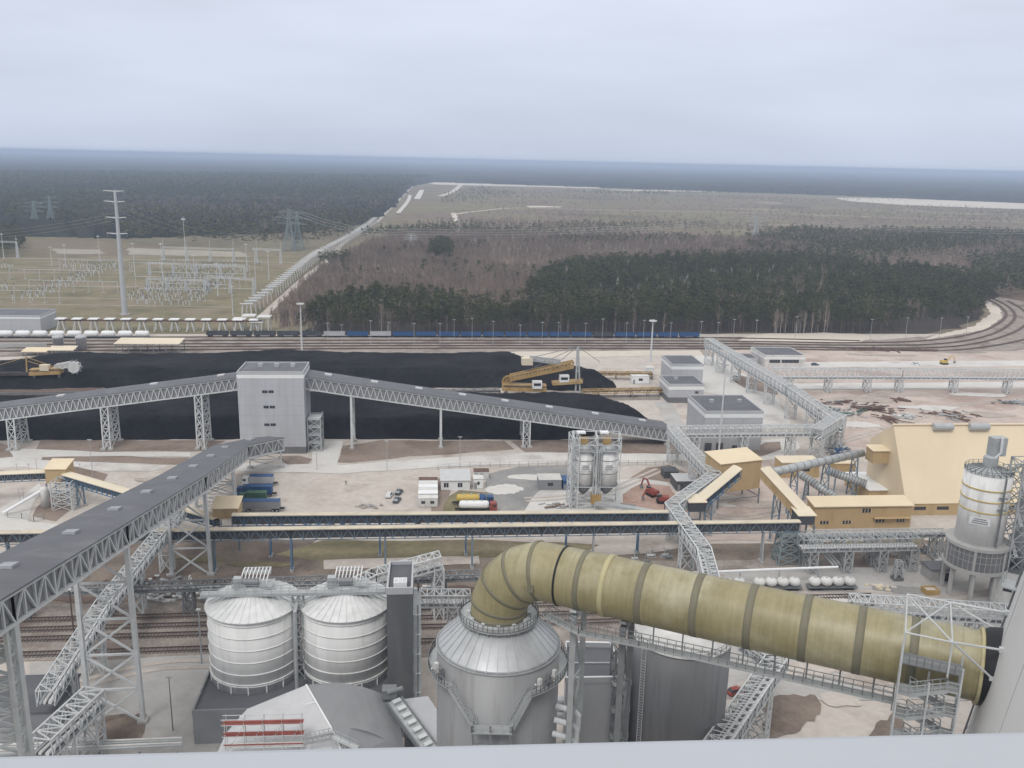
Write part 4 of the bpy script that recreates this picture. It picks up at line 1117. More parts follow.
gallery('belt_conveyor', 'long blue steel belt conveyor with cream roof, farther one of the two parallel conveyors', [a0, a0.lerp(a1, .33), a0.lerp(a1, .66), a1], NV*1.6, 2.7, 'cream_grey', 'blue_steel', 'clad_dark', .2, 3.4, 'V', lw=.4, legs=[('two', .25, 0, 0, 'blue_steel'), ('two', .0, 1, 0, 'blue_steel'), ('two', .6, 1, 0, 'blue_steel'), ('two', .3, 2, 0, 'blue_steel'), ('two', .8, 2, 0, 'blue_steel')], ridge=.2, over=.25, inset=.5, wallh=.82, cat='conveyor')
def yhouse(name, label, c, lx, ly, z0, z1, rise=1.0, wall='ochre', roof='cream', legs=True, rz=RZ, leg_m='grey_blue'):
    """small cladded drive house on steel legs; c front left corner on the ground"""
    ux = Vector((math.cos(rz), math.sin(rz), 0)); ny = Vector((-ux.y, ux.x, 0)); t = thing(name, label, 'conveyor house', flat(c))
    q = [flat(c), flat(c) + ux*lx, flat(c) + ux*lx + ny*ly, flat(c) + ny*ly]
    m = MB(); m.hexa([p + UP*z0 for p in q], [q[0] + UP*z1, q[1] + UP*z1, q[2] + UP*(z1+rise), q[3] + UP*(z1+rise)]); m.build('wall', wall, t)
    o = .35; r = [q[0] - ux*o - ny*o + UP*(z1+.02), q[1] + ux*o - ny*o + UP*(z1+.02), q[2] + ux*o + ny*o + UP*(z1+rise+.02), q[3] - ux*o + ny*o + UP*(z1+rise+.02)]
    m = MB(); m.hexa(r, [p + UP*.2 for p in r]); m.build('roof', roof, t)
    if legs:
        for p in q:
            i = flat((p[0]*.9 + c[0]*.1 if 0 else p[0], p[1])); g = MB(); g.beam(i, i + UP*(z0-.01), .4); g.build('leg', leg_m, t)
        g = MB()
        for i in range(4): g.beam(q[i] + UP*(z0*.5), q[(i+1) % 4] + UP*(z0*.5), .22)
        g.build('bracing', leg_m, t)
    return t
c = G(213, 519, z2); yhouse('drive_house', 'small ochre drive house under the big diagonal gallery, left end of the blue conveyor', c, 6.6, 6, z2, z2 + 2.9, 1.1)
# left drive house with two short conveyors
zl = 7.0; c = G(46, 482, zl)
yhouse('drive_house', 'small ochre drive house standing alone in the sandy yard at the far left', c, 6.0, 6.5, zl - .5, zl + 4, 1.0)
h0 = c + U*5 - NV*.5; h1 = Vector((a0.x - 6, a0.y + 3.5, zl))
d = (h1 - h0).normalized(); n = Vector((-d.y, d.x, 0))
gallery('belt_conveyor', 'short cream roofed conveyor running from the lone drive house beneath the diagonal gallery', [h0, h0.lerp(h1, .5), h1], n*2.6, 2.3, 'cream_pale', 'blue_steel', 'clad_dark', .22, 2.4, 'V', lw=.4, legs=[('two', .2, 0, 0, 'grey_blue'), ('two', .9, 0, 0, 'grey_blue')], ridge=.2, over=.35, inset=.6, wallh=.8, cat='conveyor')
h1 = c - U*62 - NV*6 + UP*.2; h0 = c + NV*1.5
d = (h0 - h1).normalized(); n = Vector((-d.y, d.x, 0))
gallery('belt_conveyor', 'short cream roofed conveyor running from the left edge up to the lone drive house', [h1, h0], n*2.6, 2.3, 'cream_pale', 'grey_blue', 'clad_dark', .22, 2.4, 'V', lw=.4, legs=[('two', .35, 0, 0, 'grey_blue'), ('two', .7, 0, 0, 'grey_blue')], ridge=.2, over=.35, inset=.6, wallh=.8, cat='conveyor')
cc = G(46, 508); t = thing('pump_tank', 'white upright tank with pipes below the lone drive house', 'tank', cc)
MB().lathe(cc, [(1.2, 0), (1.2, 6), (.9, 6.6), (.1, 6.8)], 20).build('shell', 'white_dirty', t, True)
m = MB(); q = [cc + Vector((x, y, 0)) for x, y in ((3, -2), (9, -2), (9, 3), (3, 3))]; m.tower(q, [p + UP*9 for p in q], 4, .25, .16); m.build('pipe_frame', 'galv_pale', t)
MB().tube([cc + Vector((0, 0, 6)), cc + Vector((-9, -7, 1.0))], .5, 8).build('chute', 'white', t)
# yellow tower
g = G(721, 509); zt = Zat(g, 464.5)
ca, cb, cd = G(721, 464.5, zt), G(762, 460, zt), G(710, 455.5, zt)
lx, ly = (cb - ca).length, (cd - ca).length
rz = math.atan2(cb.y - ca.y, cb.x - ca.x)
zb0 = Zat(ca, 493)
yhouse('yellow_tower', 'tall ochre transfer tower with flat cream roof beside the zigzag pipe bridge', ca, lx, ly, zb0, zt, 1.2, rz=rz, leg_m='galv_dark')
def incline(label, p, q, w=3.2, h=2.6, legs=((.5,),), wallm='clad_mid', steel='grey_blue', roof='cream_pale', style='V', side=1, closed=False):
    d = (Vector(q) - Vector(p)); d.z = 0; d.normalize(); n = Vector((-d.y, d.x, 0))*w*side
    return gallery('belt_conveyor', label, [p, q], n, h, roof, steel, wallm, .22, 2.2, style, lw=.4, legs=[('two', f[0], 0, 0, 'grey_blue') for f in legs], ridge=.2, over=.3, inset=.02 if closed else .5, wallh=1, cat='conveyor')
p0 = G(703, 510, 8.6); p1 = G(741, 478, 16.5)
incline('blue sided sloping conveyor with cream roof rising into the ochre tower', p0, p1, 3.4, 2.6, ((.25,),), 'clad_dark', 'blue_steel')
yhouse('conveyor_hood', 'low cream hood at the foot of the sloping blue sided conveyor', G(689, 512, 8.4), 4.8, 4.6, 8.4, 11.2, .6, 'clad_dark', 'cream_pale')
p0 = G(801, 523, 9.2); p1 = G(760, 478, 17.5)
incline('ochre sided sloping conveyor with cream roof descending from the ochre tower', p0, p1, 3.6, 2.6, ((.3,), (.65,)), 'ochre', 'ochre', side=-1, closed=True)
yhouse('conveyor_hood', 'low cream hood at the right end of the nearer long conveyor', G(798, 527, 9), 4.6, 5, 9.6, 12.2, .5, 'clad_dark', 'cream_pale')
cc = G(778, 566); t = thing('take_up_tower', 'bluish lattice tower under the cream hood with pale pipes slanting down', 'lattice tower', cc)
m = MB(); q = [cc, cc + U*6, cc + U*6 + NV*5, cc + NV*5]; m.tower(q, [p.lerp((q[0]+q[2])/2, .25) + UP*9 for p in q], 4, .35, .22); m.build('frame', 'pylon_green', t)
m = MB()
for k in range(3): m.tube([cc + U*(7+k) + UP*9, cc + U*(14+k) - NV*3 + UP*1.5], .3, 8)
m.build('slanting_pipe', 'galv_pale', t)

# storage hall
E0, R0 = G(906, 504, 4), G(866, 476, 4); M0 = (E0 + R0)/2; zr = Zat(M0, 425)
LH = 92.0
t = thing('storage_hall', 'huge cream A-shaped storage hall with steep plain roof at the right edge', 'hall', flat(E0))
def hallring(k):
    e, r = E0 + U*k, R0 + U*k; mm = (e + r)/2
    return [e, mm + UP*(zr-4), r + UP*(zr-4)*.62, flat(r)]
ra, rb = hallring(0), hallring(LH)
m = MB()
m.add(ra + rb, [(0, 4, 5, 1), (1, 5, 6, 2), (2, 6, 7, 3), (3, 2, 1, 0), (4, 5, 6, 7), (0, 3, 7, 4)]); m.build('roof', 'hall_skin', t)
m = MB(); q = [flat(p) for p in (E0 + (R0-E0)*.01 + U*.4, E0 + (R0-E0)*.01 + U*(LH-.4), R0 + (E0-R0)*.01 + U*(LH-.4), R0 + (E0-R0)*.01 + U*.4)]
m.hexa(q, [p + UP*3.95 for p in q]); w0 = m.build('wall', 'ochre', t)
m = MB()
for k in range(8): ub(m, E0 + U*(3 + k*7.5) - NV*.02 - UP*1.9, 3.8, .12, .9); 
for k in range(8):
    m = MB(); ub(m, flat(E0 + (R0-E0)*.01) + U*(3 + k*7.5) - NV*.1 + UP*1.9, 3.8, .12, 1.0); m.build('window', 'glass', t)
m = MB(); m.beam(ra[1] + UP*.15 - U*.3, rb[1] + UP*.15, 1.0, .3); m.build('ridge_cap', 'hall_skin', t)
for x0, x1 in ((931, 950), (967, 986)):
    p, q = V(x0, 427.5, ra[1], rb[1]), V(x1, 427.5, ra[1], rb[1]); m = MB(); m.tube([p - NV*1.2 + UP*.6, q - NV*1.2 + UP*.6], 1.2, 12); m.build('ridge_vent', 'galv', t, False)
p = E0.lerp(R0, .42); yhouse('head_house', 'small ochre head house fixed high on the gable of the huge cream hall', p - U*5.5 + NV*2, 9, 5, zr*.50, zr*.66, .4, legs=False)
# annex
a = G(813, 529); lx = (G(910, 528) - a).dot(U); zz = Zat(a, 507)
t = thing('annex', 'long low ochre annex with cream roof and small windows before the cream hall', 'building', a)
dep = (G(804, 497, zz + .8) - G(813, 506.5, zz)).dot(NV)
m = MB(); q = [a, a + U*lx, a + U*lx + NV*dep, a + NV*dep]; m.hexa(q, [q[0] + UP*zz, q[1] + UP*zz, q[2] + UP*(zz+.8), q[3] + UP*(zz+.8)]); m.build('wall', 'ochre', t)
r = [q[0] - (U+NV)*.5 + UP*(zz+.02), q[1] + (U-NV)*.5 + UP*(zz+.02), q[2] + (U+NV)*.5 + UP*(zz+.85), q[3] + (NV-U)*.5 + UP*(zz+.85)]
m = MB(); m.hexa(r, [p + UP*.25 for p in r]); m.build('roof', 'cream', t)
for u0, u1, v0, v1 in ((.06, .155, .22, .36), (.29, .385, .22, .36), (.63, .73, .26, .4), (.85, .94, .26, .4), (.48, .575, .72, .9)):
    m = MB(); ub(m, a + U*lx*u0 - NV*.08 + UP*zz*v0, lx*(u1-u0), .07, zz*(v1-v0)); wn = m.build('window', 'glass', t)
    f = MB()
    for k in range(4): ub(f, a + U*lx*(u0 + (u1-u0)*k/3) - NV*.14 - U*.06 + UP*zz*v0, .14, .05, zz*(v1-v0))
    f.build('frame', 'cream', wn)
m = MB(); ub(m, a + U*lx*.6 - NV*1.6 + UP*zz*.5, lx*.38, 1.5, .12); m.build('canopy', 'ochre', t)
t = thing('flat_roof_shed', 'low shed with a flat white roof between annex and hall gable', 'shed', G(868, 503)); a = G(868, 503)
m = MB(); ub(m, a, 8, 17, 4.2); m.build('wall', 'ochre', t); m = MB(); ub(m, a - (U+NV)*.3 + UP*4.25, 8.6, 17.6, .25); m.build('roof', 'white', t)
t = thing('yellow_shed', 'low ochre shed behind the tube conveyors, right of the ochre tower', 'shed', G(781, 478)); a = G(781, 478)
m = MB(); ub(m, a, 13.5, 7, 5.4); m.build('wall', 'ochre', t); m = MB(); ub(m, a - (U+NV)*.3 + UP*5.45, 14.1, 7.6, .3); m.build('roof', 'cream_pale', t)
m = MB(); ub(m, a + U*7 - NV*.1 + UP*2.4, 3, .08, 1.1); m.build('window', 'glass', t)
t = thing('yellow_shed', 'low ochre shed beside the hall gable, beneath the long tube conveyor', 'shed', G(834, 476)); a = G(834, 476)
m = MB(); ub(m, a, 7.5, 6, 4.4); m.build('wall', 'ochre', t); m = MB(); ub(m, a - (U+NV)*.3 + UP*4.45, 8.1, 6.6, .3); m.build('roof', 'cream', t)
def tube_conveyor(label, p, q, r, legs):
    t = thing('tube_conveyor', label, 'conveyor', flat(p)); m = MB(); m.tube([p, q], r, 14); m.build('tube', 'galv', t, True)
    d = (q-p).normalized(); n = Vector((-d.y, d.x, 0)).normalized()*r; k = MB()
    for i in range(1, 14):
        c = p.lerp(q, i/14); k.tube([c - d*.12, c + d*.12], r*1.05, 14)
    k.build('joint_rings', 'galv_dark', t)
    for f in legs:
        c = p.lerp(q, f); m = MB(); m.tower([flat(c + n*1.4), flat(c - n*1.4)], [c + n*.8 - UP*r*.9, c - n*.8 - UP*r*.9], 3, .35, .2); m.build('support', 'grey_blue', t)
tube_conveyor('long round grey tube conveyor climbing from the ochre tower to the hall gable', G(764, 474, 16.5), G(862, 453, zr*.55), 1.3, (.3, .62, .93))
tube_conveyor('round grey tube conveyor lying low, parallel between ochre sheds and annex', G(800, 474, 8), G(838, 499, 3.4), 1.3, (.2, .7))
tube_conveyor('round grey tube conveyor entering the lower part of the hall gable', G(826, 470, 8.5), G(866, 484, 5.5), 1.3, (.25, .7))

# ------------------------------------------------------------------ pale lattice pipe bridges
def rack(label, P, w=4.0, h=3.6, legs=(), pipes=True, tw=.3, side=1, spacing=2.2, m='galv_pale'):
    """elevated lattice bridge through centre points"""
    P = [Vector(p) for p in P]; L_, R_ = [], []
    for i, p in enumerate(P):
        d0 = (P[i] - P[i-1]) if i else P[1] - P[0]; d1 = (P[i+1] - P[i]) if i < len(P)-1 else d0
        d0 = flat(d0).normalized(); d1 = flat(d1).normalized(); d = (d0+d1).normalized(); n = Vector((-d.y, d.x, 0)); k = 1/max(.5, d.dot(d1))
        L_.append(p + n*w/2*k); R_.append(p - n*w/2*k)
    t = thing('pipe_bridge', label, 'pipe bridge', flat(P[0]))
    for Q in (R_, L_):
        b = MB()
        for a, c in zip(Q, Q[1:]): b.truss(a, c, a + UP*h, c + UP*h, max(2, 2*round((c-a).length/spacing/2)), tw, tw*.62, 'W')
        b.build('side_truss', m, t)
    b = MB()
    for i in range(len(P)-1): b.truss(R_[i] + UP*h, R_[i+1] + UP*h, L_[i] + UP*h, L_[i+1] + UP*h, max(2, 2*round((P[i+1]-P[i]).length/spacing/2)), tw*.8, tw*.62, 'W', chords=False)
    b.build('top_truss', m, t)
    b = MB()
    for i in range(len(P)-1): q = [R_[i], R_[i+1], L_[i+1], L_[i]]; b.hexa([p + UP*.1 for p in q], [p + UP*.25 for p in q])
    b.build('deck', 'galv_dark', t)
    if pipes:
        for off, r, mm in ((-.25, .38, 'silver'), (.08, .3, 'white_dirty'), (.3, .22, 'galv')):
            b = MB(); b.tube([p + (l-p)*2*off + UP*(.3+r) for p, l in zip(P, L_)], r, 8); b.build('pipe', mm, t)
    for s_, f in legs:
        c = P[s_].lerp(P[s_+1], f); d = flat(P[s_+1]-P[s_]).normalized(); n = Vector((-d.y, d.x, 0)); g = MB()
        q = [c - d*1.1 - n*w*.5, c + d*1.1 - n*w*.5, c + d*1.1 + n*w*.5, c - d*1.1 + n*w*.5]
        g.tower([flat(p) for p in q], q, max(2, round(c.z/4)), .32, .2); g.build('support_tower', m, t)
    return t
zz = 9.0
rack('pale lattice pipe bridge zigzagging towards the viewer between twin silos and ochre tower', [G(672, 437, zz), G(714, 483, zz), G(671, 515, zz), G(703, 560, zz), G(716, 612, zz)], 3.6, 3.4, [(0, .05), (0, .6), (1, .1), (1, .9), (2, .55), (3, .3)], spacing=1.8)
rack('pale lattice pipe bridge running level in front of the grey building with two doors', [G(668, 436, zz), G(818, 434.5, zz)], 4, 3.3, [(0, .18), (0, .5), (0, .82)], spacing=1.7)
rack('pale lattice pipe bridge receding from the bridge corner up to the railway tracks', [G(838, 430, 9), G(790, 396, 9.5), G(708, 346, 10)], 4.2, 4.4, [(0, .1), (0, .5), (0, .95), (1, .2), (1, .4), (1, .6), (1, .8), (1, .97)], spacing=2.2)
rack('short pale lattice pipe bridge joining the two others at the corner near the pink dirt', [G(815, 440, 9), G(840, 424, 9)], 4.4, 4.2, [(0, .1), (0, .9)], spacing=1.7)
rack('long pale lattice pipe bridge crossing the right side before the curving tracks', [G(770, 378, 7), G(900, 378, 7), G(1080, 379.5, 7)], 4.2, 4.4, [(0, .15), (0, .45), (0, .75), (1, .0), (1, .3), (1, .6), (1, .9)], spacing=2.4)
rack('pale lattice pipe bridge with rails slanting across the railway tracks under the diagonal gallery', [G(46, 706, 9), G(104, 614, 10), G(181, 515, 10)], 3.0, 3.0, [(0, .3), (0, .8), (1, .35), (1, .75)], spacing=2.0, tw=.22)
rack('short pale lattice pipe bridge at the foot of the big gallery column, lower left', [G(42, 757, 9), G(96, 705, 9)], 4.0, 3.4, [(0, .3), (0, .85)], spacing=1.8)
rack('pale lattice pipe bridge slanting down beside the dark tank at the lower middle', [G(706, 770, 12), G(776, 668, 12), G(745, 648, 12)], 3.8, 2.6, [(0, .35), (0, .75)], spacing=1.8, tw=.24)
rack('pale pipe bridge passing behind the end of the yellow duct, beside the cooling tower', [G(850, 610, 8), G(1030, 622, 8)], 4.0, 3.0, [(0, .1), (0, .4), (0, .7)], spacing=1.6)
t = thing('pipe_line', 'thin white pipe line on posts behind the row of white bins', 'pipe', G(640, 581)); pl_ = [G(640, 575, 4.5), G(770, 569.5, 4.5), G(838, 567, 4.5)]
MB().tube(pl_, .35, 8).build('pipe_run', 'white', t)
for f in (.1, .3, .5, .7, .9): c = pl_[0].lerp(pl_[2], f); MB().beam(flat(c), c - UP*.3, .3).build('post', 'galv', t)
rack('pale lattice pipe bridge with many pipes in front of the ochre annex', [G(800, 549, 6.5), G(915, 547, 6.5)], 4.2, 3.4, [(0, .1), (0, .4), (0, .7), (0, .97)], spacing=1.6, m='galv', tw=.22)
rack('grey level pipe bridge close under the annex windows', [G(780, 538, 7), G(945, 535, 7)], 2.8, 1.4, [(0, .15), (0, .35), (0, .55), (0, .75), (0, .95)], spacing=2, m='galv', tw=.2)
rack('grey pipe bridge crossing behind the white silos above the tracks', [G(-60, 596, 6), G(215, 588, 6), G(480, 578, 6)], 2.6, 1.5, [(0, .3), (0, .6), (0, .9), (1, .25), (1, .85)], spacing=2, m='galv_dark')
rack('pale lattice pipe bridge rising beside the dark lift tower', [G(330, 607, 8), G(374, 584, 10), G(440, 566, 13)], 3.4, 3.0, [(0, .9), (1, .5), (1, .97)], spacing=1.6)
rack('grey lattice pipe bridge level behind lift tower and absorber', [G(384, 604, 14), G(470, 604, 14)], 3.0, 2.6, [(0, .3), (0, .8)], spacing=1.5, m='galv')

# ------------------------------------------------------------------ twin silos in a steel frame
SG = G(594, 511)
def sign_panel(parent, c, ux, nrm, w, h, lines=3):
    """white notice with short dark lines of lettering too small to read"""
    m = MB(); rz_ = math.atan2(ux.y, ux.x); m.box(c + nrm*.08, (w, .06, h), rz_); s = m.build('sign_board', 'white', parent)
    for k in range(lines):
        z = h*(.27 - .27*k); L_ = w*(.55, .7, .78)[k % 3]; q = MB(); x = -L_/2
        while x < L_/2:
            g = rnd.uniform(.12, .22)*h*.6; q.box(c + nrm*.125 + ux*(x+g/2) + UP*z, (g, .02, h*.15), rz_); x += g*1.35
        q.build('lettering', 'clad_dark', s)
    return s
def frame_silo(px, label):
    c = G(px, 509) + NV*3.6; r = 3.45
    t = thing('silo', label, 'silo', c)
    z1, z2_, z3 = Zat(c - NV*r, 487), Zat(c - NV*r, 497), Zat(c - NV*r, 452)
    MB().lathe(c, [(.7, z2_), (r, z1)], 32).build('hopper', 'galv_dark', t, True)
    MB().lathe(c, [(r, z1+.01), (r, z3)], 32).build('shell', 'silo_white', t, True)
    m = MB()
    for f in (.35, .72): m.lathe(c + UP*(z1 + (z3-z1)*f), [(r+.01, 0), (r+.09, .05), (r+.09, .2), (r+.01, .25)], 32, caps=False)
    m.lathe(c + UP*z1, [(r+.01, -.1), (r+.2, 0), (r+.2, .35), (r+.01, .4)], 32, caps=False); m.build('hoop', 'galv_dark', t)
    MB().lathe(c + UP*z3, [(r, 0), (.6, 1.0), (.6, 1.6), (.02, 1.65)], 32).build('roof', 'galv_pale', t, True)
    q = [c + Vector((sx*(r+.25), sy*(r+.25), 0)) for sx, sy in ((-1,-1),(1,-1),(1,1),(-1,1))]
    for p in q: MB().beam(p, p + UP*(z3+4.5), .26).build('leg', 'galv_pale', t)
    m = MB()
    for z in (z2_*.5, z1, z3, z3+2.2, z3+4.5):
        for i in range(4): m.beam(q[i] + UP*z, q[(i+1) % 4] + UP*z, .2)
    for i in range(4): m.beam(q[i], q[(i+1) % 4] + UP*z2_*.5, .2); m.beam(q[i] + UP*z2_*.5, q[(i+1) % 4] + UP*z1, .14); m.beam(q[i] + UP*z1, q[(i+1) % 4] + UP*z3, .12); m.beam(q[i] + UP*z3, q[(i+1) % 4] + UP*(z3+4.5), .15)
    m.build('bracing', 'galv_pale', t)
    m = MB(); m.lathe(c + UP*(z3+.2), [(r, 0), (r+1.0, 0), (r+1.0, .12), (r, .12)], 24, caps=False)
    for z in (.65, 1.2): m.tube([c + UP*(z3+z) + Vector((math.cos(a)*(r+1), math.sin(a)*(r+1), 0)) for a in (k*math.pi/12 for k in range(25))], .06, 5)
    m.build('walkway', 'galv', t)
    m = MB(); ub(m, c - U*1.6 - NV*1 + UP*(z3+1.6), 2.4, 2, 2); m.build('filter_box', 'orange_steel', t)
    m = MB(); ub(m, c - U*2.4 + UP*(z3+4.7), 2.6, 2.2, .5); m.build('top_cover', 'white', t)
    sign_panel(t, c - NV*(r+.02) + UP*(z1 + (z3-z1)*.56), U, -NV, 3.4, 1.9)
    return c, z3
s1, zs = frame_silo(584, 'left white silo of the framed pair, with white notice on the shell')
s2, zs = frame_silo(607, 'right white silo of the framed pair, with white notice on the shell')
mid = (s1 + s2)/2; t = thing('pipe_riser', 'bundle of grey riser pipes and a chute between the framed white silos', 'pipes', mid - NV*3.4)
for k in (-1.1, -.4, .4, 1.1):
    m = MB(); m.tube([mid - NV*3.6 + U*k + UP*4.5, mid - NV*3.6 + U*k + UP*(zs-.5), mid - NV*3.0 + U*k*2.4 + UP*(zs+1.3)], .24, 8); m.build('pipe', 'galv', t)
m = MB(); ub(m, mid - NV*4.2 - U*1.5 + UP*1.8, 3, 2, 3); m.build('pump_box', 'orange_steel', t)
m = MB(); m.beam(mid - NV*5 + UP*2.5, mid - NV*26 + U*12 + UP*8, 2.0, 1.0); m.build('chute', 'galv', t)
m = MB(); st = mid - U*(8.2); q = [st - NV*3.5, st - NV*3.5 + U*2.4, st + NV*3 + U*2.4, st + NV*3]
t = thing('stair_tower', 'narrow open stair tower on the left of the framed white silos', 'stair tower', st)
m.tower(q, [p + UP*(zs+4.5) for p in q], 6, .3, .16); m.build('frame', 'galv_pale', t)
for k in range(6):
    m = MB(); z = (zs+4.5)*k/6; m.beam(st + U*1.2 - NV*3 + UP*z, st + U*1.2 + NV*2.6 + UP*(z + (zs+4.5)/6), .9, .15); m.build('flight', 'galv', t)

# ------------------------------------------------------------------ big silo at the right with its plant
sb = G(970, 592); D0 = sb.length
r = 5.55; fr_ = -Vector((sb.x, sb.y, 0)).normalized()
zb_, zt_ = Zat(sb + fr_*r, 546), Zat(sb + fr_*r, 477)
t = thing('silo', 'big white silo with yellow hoops and a white notice in front of the cream hall', 'silo', sb)
MB().lathe(sb, [(r, zb_), (r, zt_)], 48).build('shell', 'silo_white', t, True)
for f in (.47, .63, .79): MB().lathe(sb + UP*(zb_ + (zt_-zb_)*f), [(r+.005, -.02), (r+.16, .03), (r+.16, .23), (r+.005, .28)], 48, caps=False).build('hoop', 'yellow', t)
MB().lathe(sb + UP*zt_, [(r+.1, 0), (1.4, 1.3), (.02, 1.35)], 40).build('roof', 'galv', t)
m = MB(); m.rail([sb + UP*(zt_) + Vector((math.cos(k*math.pi/12)*r, math.sin(k*math.pi/12)*r, 0)) for k in range(25)], 1.1, .08, 1.5)
for k in range(20):
    a = k*math.pi/10; e = Vector((math.cos(a), math.sin(a), 0)); m.beam(sb + e*r + UP*(zt_+.15), sb + e*1.5 + UP*(zt_+1.42), .16)
m.build('roof_railing', 'galv_dark', t)
MB().lathe(sb + UP*(zt_+1.2), [(1.7, 0), (1.7, 2.4), (1.2, 2.8), (.05, 2.9)], 24).build('filter_housing', 'galv', t)
m = MB(); ub(m, sb + UP*(zt_+4.0) - U*.6 - NV*1, 3.6, 2.4, 4.6); m.build('filter_cabinet', 'galv', t)
m = MB(); m.tube([sb + UP*(zt_+9) + U*1.2 - NV*1.4, sb + UP*(zt_+5) + U*1.2 - NV*1.6, sb + UP*(zt_+3) - U*.2 - NV*1], .35, 8); m.build('dust_pipe', 'silver', t)
m = MB(); m.lathe(sb, [(r+2.0, zb_-.9), (r+2.0, zb_-.1), (r, zb_)], 48); m.build('skirt_ring', 'concrete', t)
m = MB(); m.lathe(sb, [(r+1.7, zb_-6.2), (r+1.7, zb_-.91)], 48); sk = m.build('glazed_skirt', 'tank_dark', t)
m = MB()
for k in range(36):
    a = k*math.pi/18; e = Vector((math.cos(a), math.sin(a), 0))*(r+1.74); m.beam(sb + e + UP*(zb_-6.2), sb + e + UP*(zb_-.9), .1 if k % 6 else .5)
for z in (2.2, 3.9): m.tube([sb + UP*(zb_-z) + Vector((math.cos(k*math.pi/24), math.sin(k*math.pi/24), 0))*(r+1.74) for k in range(49)], .06, 4)
m.build('mullions', 'concrete', sk)
m = MB(); m.lathe(sb, [(r+2.1, zb_-7.0), (r+2.1, zb_-6.21)], 48); m.build('base_ring', 'concrete', t)
for k in range(8):
    a = k*math.pi/4 + .3; e = Vector((math.cos(a), math.sin(a), 0))*(r+1.2); m = MB(); m.beam(sb + e, sb + e + UP*(zb_-7), .8); m.build('column', 'concrete', t)
ux = Vector((-fr_.y, fr_.x, 0)); ux = ux if ux.x > 0 else -ux
sgd = (fr_ - ux*.05).normalized()
sign_panel(t, sb + sgd*(r+.05) + UP*(zb_ + (zt_-zb_)*.36), ux, sgd, 4.6, 1.9)
m = MB(); e = (fr_*.75 + ux*.66).normalized()*(r+.5)
for z in (0.55, .72): m.box(sb + e + UP*(zb_ + (zt_-zb_)*z), (1.9, 1.0, .15), math.atan2(ux.y, ux.x)); m.rail([sb + e - ux*.9 + UP*(zb_ + (zt_-zb_)*z), sb + e + ux*.9 + UP*(zb_ + (zt_-zb_)*z)], 1.1, .07)
m.beam(sb + e + UP*zb_, sb + e + UP*zt_, .35); m.build('ladder', 'galv_dark', t)
t2 = thing('silo', 'grey silo half hidden behind lattice stairs at the right edge', 'silo', sb + ux*13.2 - fr_*5); c = sb + ux*13.2 - fr_*5
MB().lathe(c, [(6, 2), (6, zt_-2)], 40).build('shell', 'clad_grey', t2, True); MB().lathe(c, [(6.1, zt_-2), (1, zt_), (.1, zt_)], 40).build('roof', 'galv', t2)
MB().lathe(c, [(7, 0), (7, 2)], 40).build('base_ring', 'concrete', t2)
c = sb + ux*7.8 - fr_*.5; t = thing('stair_tower', 'tall steel lattice stair tower between the big silo and the right edge', 'stair tower', c)
m = MB(); q = [c + U*x + NV*y for x, y in ((-2, -2), (2.4, -2), (2.4, 3), (-2, 3))]; m.tower(q, [p + UP*(zt_+4) for p in q], 9, .35, .2); m.build('frame', 'galv', t)
for k in range(9):
    m = MB(); z = (zt_+4)*k/9; m.beam(c - NV*1.6*(1 if k % 2 else -1) + UP*z, c + NV*1.6*(1 if k % 2 else -1) + UP*(z + (zt_+4)/9), 1.0, .15); m.build('flight', 'galv_pale', t)
m = MB(); m.truss(c + UP*(zt_+1) - U*6, c + UP*(zt_+1) + U*14, c + UP*(zt_+3) - U*6, c + UP*(zt_+3) + U*14, 12, .25, .18); m.build('top_bridge', 'galv', t)
t = thing('silo_building', 'pale cladded plant building with a dark door behind the base of the big silo', 'building', sb + ux*4 - fr_*2); a = sb + ux*5.5 - fr_*1
m = MB(); m.box(a + UP*4.5 + ux*5, (12, 9, 9), math.atan2(ux.y, ux.x)); m.build('wall', 'white_dirty', t)
m = MB(); m.box(a + UP*5.4 + fr_*4.55 + ux*2.5, (2, .12, 3.2), math.atan2(ux.y, ux.x)); m.build('door', 'glass', t)
m = MB(); m.box(a + UP*9.1 + ux*5, (12.4, 9.4, .25), math.atan2(ux.y, ux.x)); m.build('roof', 'roof_dark', t)
t = thing('flat_roof_hut', 'low dark flat roofed hut left of the big silo base', 'hut', G(930, 582)); a = G(930, 582)
m = MB(); ub(m, a, 6.5, 5, 3.2); m.build('wall', 'concrete', t); m = MB(); ub(m, a - (U+NV)*.3 + UP*3.25, 7.1, 5.6, .3); m.build('roof', 'roof_dark', t)
m = MB(); ub(m, a + U*3 - NV*.06, 3, .05, 2.4); m.build('door', 'black', t)
a = G(926, 596); t = thing('sand_bin', 'open tan bin on the concrete in front of the dark hut', 'bin', a); m = MB(); ub(m, a, 3.6, .25, 1.5); ub(m, a + NV*2.6, 3.6, .25, 1.5); ub(m, a + NV*.25, .25, 2.35, 1.5); ub(m, a + NV*.25 + U*3.35, .25, 2.35, 1.5); m.build('sides', 'orange_steel', t); m = MB(); ub(m, a + (U+NV)*.26, 3.08, 2.3, 1.1); m.build('sand', 'm_sand', t)
a = G(894, 582); t = thing('pipe_support', 'braced steel pipe support on a dark concrete block right of the white bins', 'support', a)
m = MB(); ub(m, a, 2.6, 2.2, 1.0); m.build('block', 'plinth', t); m = MB(); q = [a + U*x + NV*y + UP for x, y in ((.3, .3), (2.3, .3), (2.3, 1.9), (.3, 1.9))]; m.tower(q, [p.lerp(a + U*1.3 + NV*1.1 + UP, .3) + UP*4.5 for p in q], 2, .3, .2); m.build('frame', 'galv', t)

